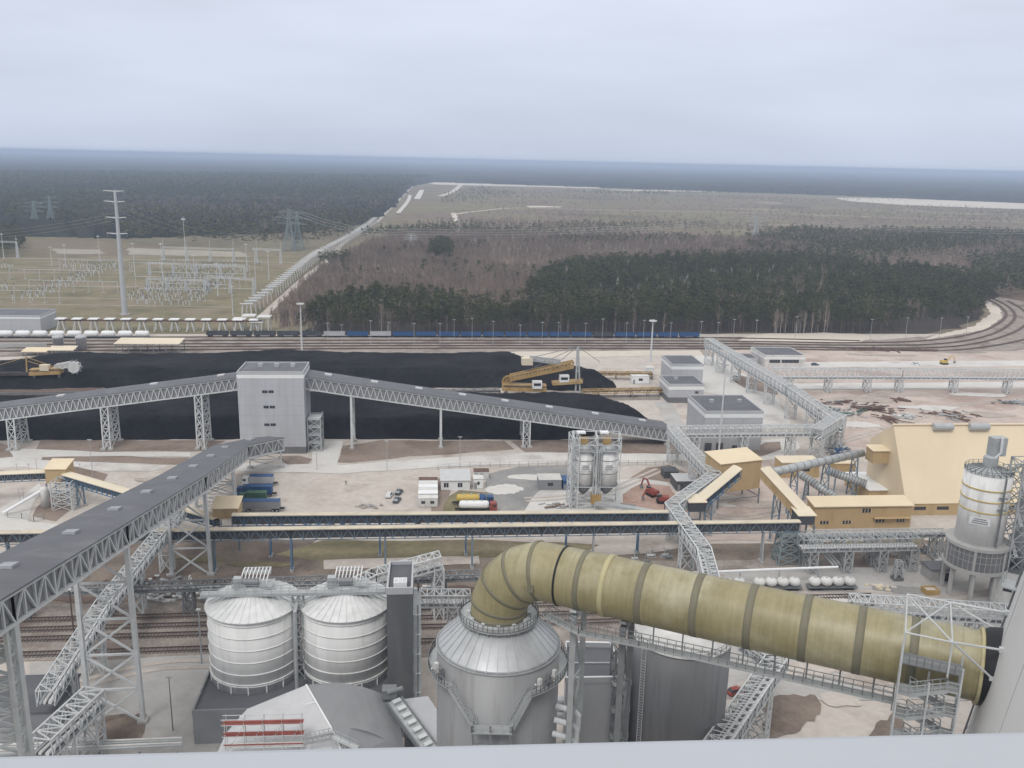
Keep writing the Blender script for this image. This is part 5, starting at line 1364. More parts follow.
# white round bins on wagons
a, b = G(752, 590.5), G(856, 589.5); dd = (b - a).normalized(); Lb = (b-a).length
tank_wagon(a.lerp(b, .23), dd, 'flat wagon with four round white bins, partly behind the yellow duct', None, L_=Lb*.45, r=Lb*.056, domes=4)
tank_wagon(a.lerp(b, .76), dd, 'flat wagon with four round white bins on open concrete, right hand of the pair', None, L_=Lb*.45, r=Lb*.056, domes=4)
tank_wagon(a.lerp(b, -.3), dd, 'flat wagon with four round white bins just showing above the duct', None, L_=Lb*.45, r=Lb*.056, domes=4)
# ------------------------------------------------------------------ absorber and the big duct
AX = Vector((-1.1, 115.0, 0)); RB = 8.7; ZB, ZC = 38.9, 43.2
t = thing('absorber_tower', 'round grey absorber tower with conical top beneath the bend of the yellow duct', 'tower', AX)
MB().lathe(AX, [(RB, 0), (RB, ZB)], 72).build('shell', 'absorber_skin', t, True)
MB().lathe(AX + UP*ZB, [(RB+.03, .01), (RB-.35, .32), (4.3, ZC-ZB)], 72).build('cone', 'absorber_cone', t, True)
m = MB()
for k in range(36):
    a = k*math.pi/18; e = Vector((math.cos(a), math.sin(a), 0)); m.beam(AX + e*(RB+.02) + UP*(ZB+.06), AX + e*4.35 + UP*(ZC+.04), .07, .05)
m.build('cone_seams', 'galv', t)
MB().lathe(AX + UP*ZB, [(RB+.01, -.25), (RB+.12, -.2), (RB+.12, -.02), (RB+.01, .0)], 72, caps=False).build('rim', 'galv', t)
# top ring platform round the duct foot
def ring_walk(c, r0, r1, z, a0, a1, n, parent, name='walkway'):
    m = MB(); m.lathe(c, [(r0, z), (r1, z), (r1, z+.15), (r0, z+.15), (r0, z)], n, a0, a1, caps=False)
    pts = [c + Vector((math.cos(a0+(a1-a0)*k/n)*(r1-.06), math.sin(a0+(a1-a0)*k/n)*(r1-.06), z+.15)) for k in range(n+1)]
    w_ = m.build(name, 'galv', parent)
    m = MB(); m.rail(pts, 1.1, .07, 1.2)
    m.lathe(c, [(r1-.02, z+.15), (r1-.02, z+.32)], n, a0, a1, caps=False); m.build('railing', 'galv_dark', w_)
    return w_
ring_walk(AX, 4.3, 5.6, ZC-.3, 0, 2*math.pi, 48, t, 'top_platform')
m = MB()
for k in range(24):
    a = k*math.pi/12; e = Vector((math.cos(a), math.sin(a), 0)); m.beam(AX + e*4.9 + UP*(ZC-.32), AX + e*5.55 + UP*(ZC-.35), .12); m.beam(AX + e*5.2 + UP*(ZC-1.0), AX + e*5.55 + UP*(ZC-.35), .1)
m.build('brackets', 'galv', t)
# side walkways and stairs
ring_walk(AX, RB+.05, RB+1.25, ZB-3.2, R(-62), R(62), 30, t)
ring_walk(AX, RB+.05, RB+1.25, ZB-3.2, R(118), R(228), 28, t)
def stair(p, q, w, parent, m_='galv', rail=True):
    p, q = Vector(p), Vector(q); d = q-p; n = Vector((-d.y, d.x, 0)).normalized()*w/2; k = max(3, int(abs(d.z)/.3)); m = MB()
    for s in (-1, 1): m.beam(p + n*s, q + n*s, .12, .42)
    for i in range(k): c = p.lerp(q, (i+.5)/k); m.beam(c - n, c + n, .28, .05)
    o = m.build('stair', m_, parent)
    if rail:
        r_ = MB()
        for s in (-1, 1): r_.rail([p + n*s, q + n*s], 1.05, .085, .7)
        r_.build('railing', m_, o)
    return o
def on_ring(a, r, z): return AX + Vector((math.cos(R(a))*r, math.sin(R(a))*r, z))
for a0, a1 in ((228, 252), (298, 283)):
    stair(on_ring(a0, RB+.65, ZB-3.1), on_ring(a1, RB+.65, ZB-7.6), 1.0, t)
for z in (-7.6, -10.6, -13.6, -16.6):
    m = MB(); c = on_ring(267, RB+1.0, ZB+z); m.box(c, (5.4, 1.9, .15), 0); o = m.build('landing', 'galv', t)
    m = MB(); m.rail([c + Vector((-2.7, .9, .1)), c + Vector((-2.7, -.9, .1)), c + Vector((2.7, -.9, .1)), c + Vector((2.7, .9, .1))], 1.1, .07, 1.1); m.build('railing', 'galv', o)
for x in (-2.5, -.2, 2.5):
    m = MB(); p = on_ring(267, RB+1.7, 0); m.beam(p + Vector((x, 0, 0)), p + Vector((x, 0, ZB-6.6)), .25); m.build('post', 'galv_dark', t)
for i, a in enumerate((205, 214, 308, 318, 327)):
    m = MB(); p = on_ring(a, RB+.6, ZB-2.9); m.box(p + UP*.8, (.5, .5, 1.6), R(a)); m.tube([p + UP*.4, p + UP*1.1 + Vector((-.6, -.6, 0))], .14, 6); m.build('valve', 'galv_dark' if i % 2 else 'white_dirty', t)
m = MB(); p = on_ring(20, 6.4, ZC-1.2); q = on_ring(14, RB+.5, ZB-1)
for s in (-.35, .35): m.beam(p + Vector((0, s, .2)), q + Vector((0, s, .2)), .08)
for k in range(9): c = p.lerp(q, k/9); m.beam(c + Vector((0, -.35, .2)), c + Vector((0, .35, .2)), .06)
m.build('ladder', 'galv_pale', t)
for k in range(4):
    m = MB(); z = ZB - 8 - k*1.9; p = on_ring(338 - k*3, RB+.3, z); m.tube([p, p + Vector((2.6, -1.2, 0)), p + Vector((3.0, -1.2, -.6)), p + Vector((3.0, -1.2, -3 - k))], .42, 10); m.build('pipe', 'galv_pale', t)
m = MB(); p = on_ring(315, RB+2.2, 0); m.tube([p + Vector((1.5, 0, ZB-14)), p + Vector((2.6, -1.0, ZB-24))], .6, 10); m.build('duct_pipe', 'silver', t)

# big duct: mitred bend, straight run, ring joints
ZD = 51.0; RD = 3.95
E1 = Vector((44.0, 95.0, 0)); dh = (E1 - Vector((-1.1, 115.0, 0))); dh.z = 0; dh.normalize()
RBn = ZD - ZC - .3
pts = [AX + UP*(ZC-.6)]
nb = 4
for k in range(nb+1):
    a = math.pi/2*k/nb; pts.append(AX + UP*(ZC+.3) + dh*RBn*(1-math.cos(a)) + UP*RBn*math.sin(a))
# mitre vertices: cut a quarter bend into straight pieces
mid = [AX + UP*(ZC-.6)]
for k in range(nb):
    a = math.pi/2*(k+.5)/nb; f = 1/math.cos(math.pi/4/nb)
    mid.append(AX + UP*(ZC+.3) + dh*RBn + (-dh*math.cos(a) + UP*math.sin(a))*RBn*f)
nv = dh.cross(UP).normalized()
def ring_at(p, d, r, n=56):
    u = nv; w_ = d.cross(u).normalized(); return [p + (u*math.cos(t_) + w_*math.sin(t_))*r for t_ in (2*math.pi*k/n for k in range(n))]
def skin(name, stations, m, parent, smooth=True, n=56):
    b = MB(); 
    for p, d, r, sc in stations:
        w_ = d.cross(nv).normalized(); b.v.extend([tuple(p + (nv*math.cos(t_) + w_*math.sin(t_)*sc)*r) for t_ in (2*math.pi*k/n for k in range(n))])
    for i in range(len(stations)-1):
        for k in range(n): b.f.append((i*n+k, i*n+(k+1) % n, (i+1)*n+(k+1) % n, (i+1)*n+k))
    return b.build(name, m, parent, smooth)
EL = 59.7      # run length measured along dh from the axis
t = thing('flue_duct', 'giant yellow-brown flue duct bending from absorber tower to cooling tower', 'duct', AX + UP*(ZC-.6))
st = [(mid[0], UP, RD, 1.0)]
for k in range(nb):
    a0 = math.pi/2*(k+.5)/nb; d = (dh*math.sin(a0) + UP*math.cos(a0))
    prev = (mid[k] - (mid[k-1] if k else mid[0] - UP)).normalized() if k else UP
    nxt = (mid[k+1] if k+1 < len(mid) else mid[k]) - mid[k]
    pa = mid[k+1]; da = (pa - mid[k]).normalized(); db = ((mid[k+2] - pa).normalized() if k+2 < len(mid) else dh)
    bis = (da + db).normalized(); st.append((pa, bis, RD, 1/da.dot(bis)))
end = AX + dh*EL + UP*ZD
st.append((end, dh, RD, 1.0))
skin('duct_shell', st, 'grp', t, True)
t.children[-1].data.set_sharp_from_angle(angle=R(8)) if hasattr(bpy.types.Mesh, 'set_sharp_from_angle') else None
def band(p, d, w_, m, rr=.05, sc=1.0):
    skin('joint_band', [(p - d*w_/2, d, RD+.004, sc), (p - d*w_/2 + d*.02, d, RD+rr, sc), (p + d*w_/2 - d*.02, d, RD+rr, sc), (p + d*w_/2, d, RD+.004, sc)], m, t)
for p, d, r_, sc in st[1:-1]: band(p, d, .55, 'grp_band', .05, sc)
band(mid[0] + UP*.9, UP, .5, 'grp_band')
x0 = RBn
for u, w_, m, rr in ((1.9, .28, 'rubber', .12), (4.9, .75, 'grp_band', .05), (8.3, .7, 'grp_light', .14), (13.2, .95, 'grp_band', .05), (20.2, .95, 'grp_band', .05), (26.8, .95, 'grp_band', .05), (33.2, .95, 'grp_band', .05), (39.3, .95, 'grp_band', .05), (45.0, .95, 'grp_band', .05)):
    if x0 + u < EL - 3: band(AX + dh*(x0+u) + UP*ZD, dh, w_, m, rr)
for u, a in ((3.3, 200), (1.0, 190), (3.0, 150)):
    p = AX + dh*(x0+u) + UP*ZD + (nv*math.cos(R(a-180))*1 - UP*math.sin(R(0)))*0
m = MB(); p = AX + dh*(x0 - 1.2) + UP*(ZD-.8) + nv*(RD-.02); m.box(p, (.9, .25, 1.1), math.atan2(dh.y, dh.x)); m.build('hatch', 'grp_band', t)
for k in range(12):
    a = k*math.pi/6; e = Vector((math.cos(a), math.sin(a), 0)); m = MB(); m.box(AX + e*(RD+.35) + UP*(ZC+.1), (.5, .5, .5), a); m.build('bracket', 'galv_pale', t)
# flange and black collar into the tower shell
skin('flange', [(end - dh*.5, dh, RD+.02, 1), (end - dh*.5, dh, RD+.35, 1), (end - dh*.15, dh, RD+.35, 1), (end - dh*.15, dh, RD-.3, 1)], 'grp_light', t)
skin('collar', [(end - dh*.14, dh, RD+.22, 1), (end + dh*.5, dh, RD+.55, 1), (end + dh*3, dh, RD+.9, 1), (end + dh*6, dh, RD+.95, 1)], 'rubber', t)
# supports under the duct
def duct_bent(u, label, w_=4.2, m_='galv', lean=0.0, n=5):
    c = AX + dh*u; t = thing('duct_support', label, 'support', c)
    for off in (-w_/2, w_/2):
        m = MB(); p = c + nv*off; m.beam(p + dh*lean*off, p + UP*(ZD-RD-.9), .75); m.build('column', m_, t)
    a, b = c - nv*w_/2, c + nv*w_/2; h = ZD-RD-1.2; m = MB()
    for k in range(n):
        m.beam(a + UP*h*k/n, b + UP*h*(k+1)/n, .3); m.beam(a + UP*h*(k+1)/n, b + UP*h*(k+1)/n, .3)
        if k % 2: m.beam(b + UP*h*k/n, a + UP*h*(k+1)/n, .3)
    m.build('bracing', m_, t)
    m = MB(); m.beam(a - nv*.3 + UP*(h+.55), b + nv*.3 + UP*(h+.55), .8, .6)
    k = 12; ringp = [c + UP*ZD + nv*math.cos(R(x))*(RD+.3) + UP*math.sin(R(x))*(RD+.3) for x in range(235, 306, 10)]
    for q0, q1 in zip(ringp, ringp[1:]): m.beam(q0, q1, .9, .4)
    m.build('saddle', m_, t)
duct_bent(11.8, 'braced steel support under the duct, just right of the absorber tower')
duct_bent(18.6, 'dark steel support under the duct beside the dark round tank', 4.0, 'galv_dark')
# catwalk along the duct
zc = 45.6
cw = [G(547, 615, zc), G(580, 632, zc), G(640, 644, zc), G(893, 700, zc)]
t = thing('catwalk', 'long narrow railed catwalk hanging along the underside of the yellow duct', 'catwalk', cw[0])
m = MB()
for a, b in zip(cw, cw[1:]): m.beam(a, b, 1.2, .1); m.beam(a + nv*.62 - UP*.08, b + nv*.62 - UP*.08, .08, .24); m.beam(a - nv*.62 - UP*.08, b - nv*.62 - UP*.08, .08, .24)
m.build('deck', 'galv', t)
for s in (-.62, .62):
    m = MB(); m.rail([p + nv*s + UP*.06 for p in cw], 1.1, .07, 1.1); m.build('railing', 'galv_dark', t)
L_ = (cw[3]-cw[2]).length
for k in range(8):
    c = cw[2].lerp(cw[3], (k+.4)/8); m = MB(); m.beam(c - nv*.6, c - nv*.6 + UP*3.2, .16); m.beam(c - nv*.6 + UP*2.9, c - nv*2.6 + UP*2.9, .14); m.build('hanger', 'galv_dark', t)

# ------------------------------------------------------------------ cooling tower shell
CTA = Vector((96.0, 66.0, 0))
def ct_r(z): return max(26, 55.5 - .14*z + max(0, z-75)**2*.0018)
t = thing('cooling_tower', 'pale grey cooling tower shell at the right edge, entered by the duct', 'cooling tower', CTA)
m = MB(); m.lathe(CTA, [(ct_r(z), z) for z in list(range(9, 150, 4))], 180, caps=False); m.build('shell', 'shell', t, True)
m = MB()
for k in range(60):
    a = k*math.pi/30
    for s in (-1, 1): m.beam(CTA + Vector((math.cos(a)*(ct_r(0)+1), math.sin(a)*(ct_r(0)+1), 0)), CTA + Vector((math.cos(a+s*math.pi/60)*ct_r(9.5), math.sin(a+s*math.pi/60)*ct_r(9.5), 9.5)), .7)
m.build('leg_ring', 'concrete', t)
b_edge = math.atan2(-CTA.y, -CTA.x)
m = MB()
def ct(a, z, o=0.0): return CTA + Vector((math.cos(a)*(ct_r(z)+o), math.sin(a)*(ct_r(z)+o), z))
for k in range(-5, 10):
    a = b_edge - R(62) + R(12)*k
    for z in range(10, 120, 5): m.beam(ct(a, z, .01), ct(a, z+5, .01), .08, .03)
m.build('shell_joints', 'clad_grey', t)
al = math.atan2(ct(0, 0).y*0 + (G(990, 690, 44).y - CTA.y), G(990, 690, 44).x - CTA.x)
for s in (-.35, .35):
    m = MB()
    for z in range(10, 120, 3): m.beam(ct(al + s/ct_r(z), z, .35), ct(al + s/ct_r(z+3), z+3, .35), .12)
    m.build('ladder_rail', 'galv_dark', t)
m = MB()
for z in range(10, 120): m.beam(ct(al - .35/ct_r(z), z, .35), ct(al + .35/ct_r(z), z, .35), .08); 
for z in range(10, 120, 4): m.beam(ct(al, z, 0), ct(al, z, .4), .5, .12)
m.build('ladder_rungs', 'galv_dark', t)
for z in (46, 58, 34):
    m = MB(); c = ct(al, z, .9); m.box(c, (2.6, 1.8, .15), al + R(90)); m.rail([c + Vector((math.cos(al)*.8 - math.sin(al)*x, math.sin(al)*.8 + math.cos(al)*x, .08)) for x in (-1.2, 1.2)], 1.1, .07, .8); m.build('ladder_platform', 'galv', t)

# ------------------------------------------------------------------ zigzag stair tower and tube frame by the duct end
LX, LY = 6.0, 2.4; c = AX + dh*(EL-8.4) + nv*(RD+.5+LY)
sx, sy = dh, nv
t = thing('stair_tower', 'open zigzag stair tower with grey flights in front of the duct end', 'stair tower', c)
q = [c + sx*x + nv*y for x, y in ((0, 0), (LX, 0), (LX, -LY), (0, -LY))]
ztop = ZD + 4.8
for p in q + [c + sx*LX/2, c + sx*LX/2 - nv*LY]:
    m = MB(); m.beam(p, p + UP*(ztop-2 if p in q else ztop-4.5), .16); m.build('post', 'galv_pale', t)
z = 44.6; lv = 0; side = 0
zz_ = [ZD - .3 - 2.9*k for k in range(15)]
for k, z in enumerate(zz_):
    y = 0
    m = MB()
    for s0 in (0, LX):
        e = c + sx*(s0 - (1.3 if s0 else 0) + .65) - nv*LY/2 + UP*(z if s0 else z - 1.55); m.box(e, (1.4, LY, .14), math.atan2(dh.y, dh.x)); sg = -1 if s0 == 0 else 1; m.rail([e + sx*.68*sg - nv*LY/2 + UP*.07, e + sx*.68*sg + nv*LY/2 + UP*.07, e - sx*.68*sg + nv*LY/2 + UP*.07], 1.1, .085, .7)
    o = m.build('landing', 'galv', t)
    a0, a1 = c + sx*1.2 + UP*(z-1.5), c + sx*(LX-1.2) + UP*z; stair(a0 + nv*-.55, a1 + nv*-.55, 1.0, t)
    a0, a1 = c + sx*1.2 + UP*(z-1.5), c + sx*(LX-1.2) + UP*(z-3.0); stair(a0 - nv*(LY-.55), a1 - nv*(LY-.55), 1.0, t, rail=k < 6)
m = MB(); e = c + sx*LX/2 - nv*LY/2 + UP*(ZD+1.9); m.box(e, (LX, LY, .14), math.atan2(dh.y, dh.x)); m.rail([e - sx*LX/2 + nv*LY/2, e + sx*LX/2 + nv*LY/2], 1.1, .085, .7); m.build('top_platform', 'galv_dark', t)
m = MB()
for i in range(4):
    for z in range(6, 54, 6): m.beam(q[i] + UP*z, q[(i+1) % 4] + UP*z, .14)
for k in range(9): m.beam(q[0] + UP*6*k, q[3] + UP*6*(k+1), .12); m.beam(q[1] + UP*6*k, q[2] + UP*6*(k+1), .12)
m.build('bracing', 'galv', t)
# tube frame above
t = thing('tube_scaffold', 'slender pale tube frame over the duct end, tied to the cooling tower', 'frame', q[0] + UP*ZD)
zt2 = ZD + RD + 1.6
F_ = [q[0] + UP*zt2, q[1] - sx*1.4 + UP*zt2, q[1] - sx*1.4 - nv*(2*RD+2) + UP*(zt2), q[0] - nv*(2*RD+2) + UP*zt2]
m = MB()
for p in (q[0], q[1] - sx*1.4): m.tube([p + UP*(ZD+1.4), p + UP*zt2], .11, 8)
for p in (F_[2], F_[3]): m.tube([p, flat(p, ZD-RD-6)], .11, 8)
for i in range(4): m.tube([F_[i], F_[(i+1) % 4]], .1, 8)
m.tube([F_[0], F_[2]], .1, 6); m.tube([F_[1], F_[3]], .1, 6)
m.build('tubes', 'galv_pale', t)
for p, zz in ((F_[1], zt2-1), (F_[2], zt2+.5), (F_[1], zt2 - 4.5), (F_[2], zt2-2)):
    a = math.atan2(p.y - CTA.y, p.x - CTA.x); e = ct(a + (R(2) if p is F_[2] else R(-3)), zz, .1)
    if p is F_[2]: e = ct(a, zz, .1)
    m = MB(); m.tube([p, e], .13, 8); m.box(e, (.5, .5, .5), a); m.build('tie', 'galv_pale', t)

# ------------------------------------------------------------------ white silos, lift tower, plinth
zp = 7.0
p0 = G(192, 711, zp); p1 = G(209, 672, zp); dep = (p1 - p0).dot(NV)
t = thing('base_building', 'dark grey cladded low building carrying the two white silos', 'building', flat(p0))
m = MB(); ub(m, flat(p0), 39.5, dep + 6, zp-.5); m.build('wall', 'clad_mid', t)
m = MB(); ub(m, flat(p0, zp-.48) + (U+NV)*.3, 38.9, dep + 5.4, .14); m.build('roof', 'roof_grey', t)
m = MB()
for a, x, y in ((p0 - (U+NV)*.05, 39.6, .3), (p0 + NV*(dep+5.75) - U*.05, 39.6, .3), (p0 - U*.05 + NV*.25, .3, dep+5.5), (p0 + U*39.25 + NV*.25, .3, dep+5.5)): ub(m, flat(a, zp-.9), x, y, 1.0)
m.build('parapet', 'clad_mid', t)
m = MB(); m.rail([p0 + NV*(dep+5) + U*.3 + UP*.1, p0 + NV*1 + U*.3 + UP*.1], 1.1, .07, 2); m.build('railing', 'galv', t)
def white_silo(cx, cy, label):
    c = Vector((cx, cy, 0)); r = 8.5; z0, z1 = zp-.3, 21.6
    t = thing('silo', label, 'silo', c + UP*z0)
    MB().lathe(c, [(r, z0), (r, z1)], 72).build('shell', 'silo_skin', t, True)
    n = 6
    for k in range(n):
        z = z0 + (z1-z0)*(k+.62)/n
        MB().lathe(c + UP*z, [(r+.004, -.22), (r+.17, -.02), (r+.17, .04), (r+.004, .1)], 72, caps=False).build('hoop', 'silo_skin', t)
    m = MB()
    for k in range(16):
        a = k*math.pi/8 + .1; e = Vector((math.cos(a), math.sin(a), 0))*(r+.06); m.beam(c + e + UP*z0, c + e + UP*(z0 + 1.9), .22)
    m.lathe(c + UP*(z0+1.9), [(r+.004, -.1), (r+.2, 0), (r+.2, .1), (r+.004, .15)], 64, caps=False)
    m.build('stiffeners', 'silo_skin', t)
    MB().lathe(c + UP*z1, [(r+.45, -.15), (r+.45, .02), (1.6, 3.3), (.05, 3.35)], 72).build('roof', 'silo_roof', t)
    m = MB()
    for k in range(36):
        a = k*math.pi/18; e = Vector((math.cos(a), math.sin(a), 0)); m.beam(c + e*(r+.42) + UP*(z1+.09), c + e*1.7 + UP*(z1+3.33), .13, .16)
    m.build('roof_ribs', 'silo_roof', t)
    # arched hood and drive on top
    h = thing('roof_conveyor', 'arched white ribbed hood on the roof of the ' + ('left' if cx < -40 else 'right') + ' ringed silo', 'hood', c + UP*(z1+3.4))
    m = MB()
    for k in range(8):
        x = -2.4 + .7*k; ar = [c + U*(x + .5*math.sin(a_)) + UP*(z1+3.2) + NV*(2.4*math.cos(a_)) + UP*(2.3*math.sin(a_)) for a_ in (math.pi*j/8 for j in range(9))]
        m.tube([v + NV*2.6 for v in ar], .12, 6)
    m.build('hoops', 'white', h)
    m = MB()
    for j in (1, 3, 5, 7):
        a_ = math.pi*j/8; v = c + U*.5*math.sin(a_) + UP*(z1+3.2) + NV*(2.4*math.cos(a_)+2.6) + UP*(2.3*math.sin(a_)); m.beam(v - U*2.5, v + U*2.6, .12)
    m.build('purlins', 'galv_pale', h)
    m = MB(); ub(m, c - U*3.6 - NV*1.2 + UP*(z1+3.3), 7.6, 3.4, .2); m.build('deck', 'galv', h)
    m = MB(); m.tube([c - U*1.2 + UP*(z1+4.3) - NV*.8, c + U*1.4 + UP*(z1+4.3) - NV*.8], .7, 12); m.build('drive_drum', 'galv_dark', h)
    m = MB(); ub(m, c - U*3.4 + UP*(z1+3.5) - NV*1, 1.6, 1.4, 1.6); m.build('drive_box', 'galv', h)
    m = MB(); m.rail([c - U*3.6 - NV*1.2 + UP*(z1+3.5), c + U*4 - NV*1.2 + UP*(z1+3.5)], 1.1, .07, 1.2); m.build('railing', 'galv', h)
    return c, z1
c1, z1 = white_silo(-48.9, 157.9, 'ribbed white silo with ringed walls, left one of the front pair')
c2, z1 = white_silo(-31.2, 159.2, 'ribbed white silo with ringed walls, right one beside the lift tower')
t = thing('catwalk', 'railed steel catwalk across the tops of the two white silos', 'catwalk', c1 + UP*(z1+3))
a, b = c1 - U*9 - NV*2.6 + UP*(z1+3.1), c2 + U*11 - NV*2.6 + UP*(z1+3.1)
m = MB(); m.beam(a, b, 1.5, .2); m.build('deck', 'galv', t)
for s in (-.7, .7):
    m = MB(); m.rail([a + NV*s, b + NV*s], 1.1, .07, 1.6); m.beam(a + NV*s - UP*.25, b + NV*s - UP*.25, .12, .5); m.build('railing', 'galv', t)
m = MB(); k = (c1+c2)/2 - NV*2.6; q = [k + U*x + NV*y for x, y in ((-1, -1), (1, -1), (1, 1), (-1, 1))]; m.tower([p + UP*zp for p in q], [p + UP*(z1+3) for p in q], 6, .2, .12); m.build('support_tower', 'galv', t)
m = MB(); k = (c1+c2)/2 - NV*.5; m.tube([k + UP*(z1+1.5), k + UP*(z1+1) - NV*6, k - NV*7 + UP*zp], .35, 8); m.build('pipe', 'galv', t)
# lift tower
lt = Vector((-22.0, 148.0, 0)); zl_ = Zat(lt, 588)
lt = G(386.5, 588, zl_); lt.z = 0
wl = (G(412.5, 588, zl_) - G(386.5, 588, zl_)).length; dl = (G(389, 561, zl_) - G(386.5, 588, zl_)).dot(NV)
t = thing('lift_tower', 'tall narrow dark grey lift tower between the white silos and the duct', 'tower', lt)
m = MB(); ub(m, lt, wl, dl, zl_-.8); m.build('wall', 'clad_tower', t)
m = MB()
for a, x, y in ((lt - (U+NV)*.05, wl+.1, .35), (lt + NV*(dl-.3) - U*.05, wl+.1, .35), (lt - U*.05 + NV*.3, .35, dl-.6), (lt + U*(wl-.3) + NV*.3, .35, dl-.6)): ub(m, a + UP*(zl_-1.3), x, y, 1.3)
m.build('parapet', 'clad_grey', t)
m = MB(); ub(m, lt + (U+NV)*.31 + UP*(zl_-.79), wl-.62, dl-.62, .12); m.build('roof', 'roof_dark', t)
m = MB(); ub(m, lt + U*1.2 + NV*1.2 + UP*(zl_-.66), 2.4, 2.0, 1.1); ac = m.build('cooling_unit', 'white', t)
m = MB()
for k in range(3): ub(m, lt + U*(1.35 + k*.75) + NV*1.5 + UP*(zl_+.45), .6, 1.4, .04)
m.build('fan_grille', 'galv_pale', ac)
for y in (1, dl-1):
    m = MB(); m.beam(lt + U*(wl+.9) + NV*y, lt + U*(wl+.9) + NV*y + UP*(zl_-4), .3); m.build('rail_post', 'galv_dark', t)
for z in range(4, int(zl_)-3, 4):
    m = MB(); ub(m, lt + U*(wl+.02) + NV*.6 + UP*z, 1.4, dl-1.2, .12); m.build('landing', 'galv', t)

# ------------------------------------------------------------------ hall roofs at the bottom
za = 19.0; A_ = G(306, 685, za); B_ = G(331, 728, 16.5); C_ = G(226, 733, 13.0); D_ = G(247, 709, 14.0); E_ = G(405, 752, 11.5); F2 = G(396, 700, 15.5); B3 = G(345, 760, 14.5); C3 = G(212, 765, 12.5)
t = thing('gypsum_hall', 'grey membrane roofed hall with white ridge seams in front of the silos', 'hall', flat(A_))
m = MB(); m.add([A_, D_, C_, C3, B3, B_], [(0, 1, 2, 5), (2, 3, 4, 5)]); lf = m.build('roof_slope', 'hatch', t)
m = MB(); nst = 8; top, bot = [], []
for k in range(nst+1):
    f = k/nst; bulge = math.sin(f*math.pi)*1.6
    top.append(A_.lerp(F2, f) + UP*bulge); bot.append(B_.lerp(E_, f) + UP*bulge)
for k in range(nst): m.add([top[k], bot[k], bot[k+1], top[k+1]], [(0, 1, 2, 3)])
m.build('vaulted_roof', 'roof_vault', t, True)
m = MB(); m.add([B_ - UP*.02, B3, E_ + Vector((0, -8, -4)), E_ - UP*.02] + bot[1:-1], [(0, 1, 2, 3, 10, 9, 8, 7, 6, 5, 4)]); m.build('front_roof', 'clad_mid', t)
m = MB(); q = [flat(p) for p in (C3, C_, D_, A_, F2, E_, E_ + Vector((0, -8, 0)), B3)]; tp = [C3, C_, D_, A_, F2, E_, E_ + Vector((0, -8, -4)), B3]
for i in range(len(q)): j = (i+1) % len(q); m.add([q[i], q[j], tp[j] - UP*.05, tp[i] - UP*.05], [(0, 1, 2, 3)])
m.build('wall', 'clad_mid', t)
for a, b in ((A_, B_), (A_.lerp(B_, .42), D_.lerp(C_, .35)), (B_, B3)):
    m = MB(); m.beam(a + UP*.1, b + UP*.1, .25, .12); m.build('ridge_seam', 'white', t)
# conveyor strip along the right edge
a, b = G(394, 701, 16.5), G(436, 758, 12.5)
t = thing('inclined_conveyor', 'narrow sloping conveyor with square covers beside the grey membrane roof', 'conveyor', flat(a))
d = (b-a).normalized(); n = Vector((-d.y, d.x, 0)).normalized()
m = MB(); m.beam(a, b, 2.6, .4); m.build('deck', 'galv', t)
m = MB(); m.beam(a - n*1.4, b - n*1.4, .25, .9); m.beam(a + n*1.4, b + n*1.4, .25, .9); m.build('side_beams', 'galv_dark', t)
for k in range(8):
    m = MB(); c = a.lerp(b, (k+.5)/8) + UP*.55; m.beam(c - d*.35, c + d*.35, 1.5, .5); m.build('cover', 'galv_pale', t)
for f in (.15, .85):
    m = MB(); c = a.lerp(b, f); m.beam(flat(c), c - UP*.2, .5); m.build('leg', 'galv_dark', t)
m = MB(); ub(m, a - U*2 + UP*.3, 2.4, 2, 1.6); m.tube([a - U*1 + UP*1.6, a + U*1.5 + UP*2.4], .4, 8); m.build('drive_box', 'galv_dark', t)
t = thing('conveyor_roof', 'grey sloping roof strip between narrow conveyor and absorber tower', 'roof', flat(G(408, 700, 15)))
q = [G(404, 699, 15), G(428, 696, 15), G(470, 760, 11), G(444, 760, 11)]
m = MB(); m.hexa([p - UP*.4 for p in q], q); m.build('roof', 'clad_grey', t); m = MB(); m.hexa([flat(p) for p in q], [p - UP*.42 for p in q]); m.build('wall', 'clad_mid', t)
# scaffolding
a = G(226, 754, 14); b = G(302, 752, 14); ln = (b-a).length; dx = (b-a).normalized()
t = thing('scaffold', 'tube scaffolding with red planks in front of the light grey hall roof', 'scaffold', flat(a))
ny = Vector((-dx.y, dx.x, 0))
m = MB()
for i in range(5):
    for y in (0, 1.2):
        p = a + dx*ln*i/4 + ny*y; m.tube([flat(p), p + UP*6.2], .07, 6)
for z in (1.0, 3.0, 5.0, 6.0):
    for y in (0, 1.2): m.tube([a + ny*y + UP*z - dx*.5, b + ny*y + UP*z + dx*.5], .06, 6)
for i in range(4): m.tube([a + dx*ln*i/4, a + dx*ln*(i+1)/4 + UP*5], .05, 6)
m.build('tubes', 'galv_pale', t)
for z in (1.05, 3.05, 5.05):
    m = MB(); m.beam(a + ny*.6 + UP*z - dx*.3, b + ny*.6 + UP*z + dx*.3, 1.1, .08); m.build('planks', 'white_dirty' if z < 2 else 'plank_red', t)
    m = MB(); m.beam(a - ny*.06 + UP*(z+.55) - dx*.3, b - ny*.06 + UP*(z+.55) + dx*.3, .05, .22); m.build('toe_board', 'plank_red', t)
a = G(305, 745, 15.5); t = thing('roof_stair', 'short railed walkway with steps over the grey hall roof edge', 'stairs', a)
stair(a + UP*.6, G(332, 736, 17.6), 1.2, t); m = MB(); e = G(332, 736, 17.6); f_ = G(358, 748, 16.5); m.beam(e, f_, 1.2, .12); m.rail([e + UP*.06, f_ + UP*.06], 1.1, .07, 1.2); m.build('walkway', 'galv', t)
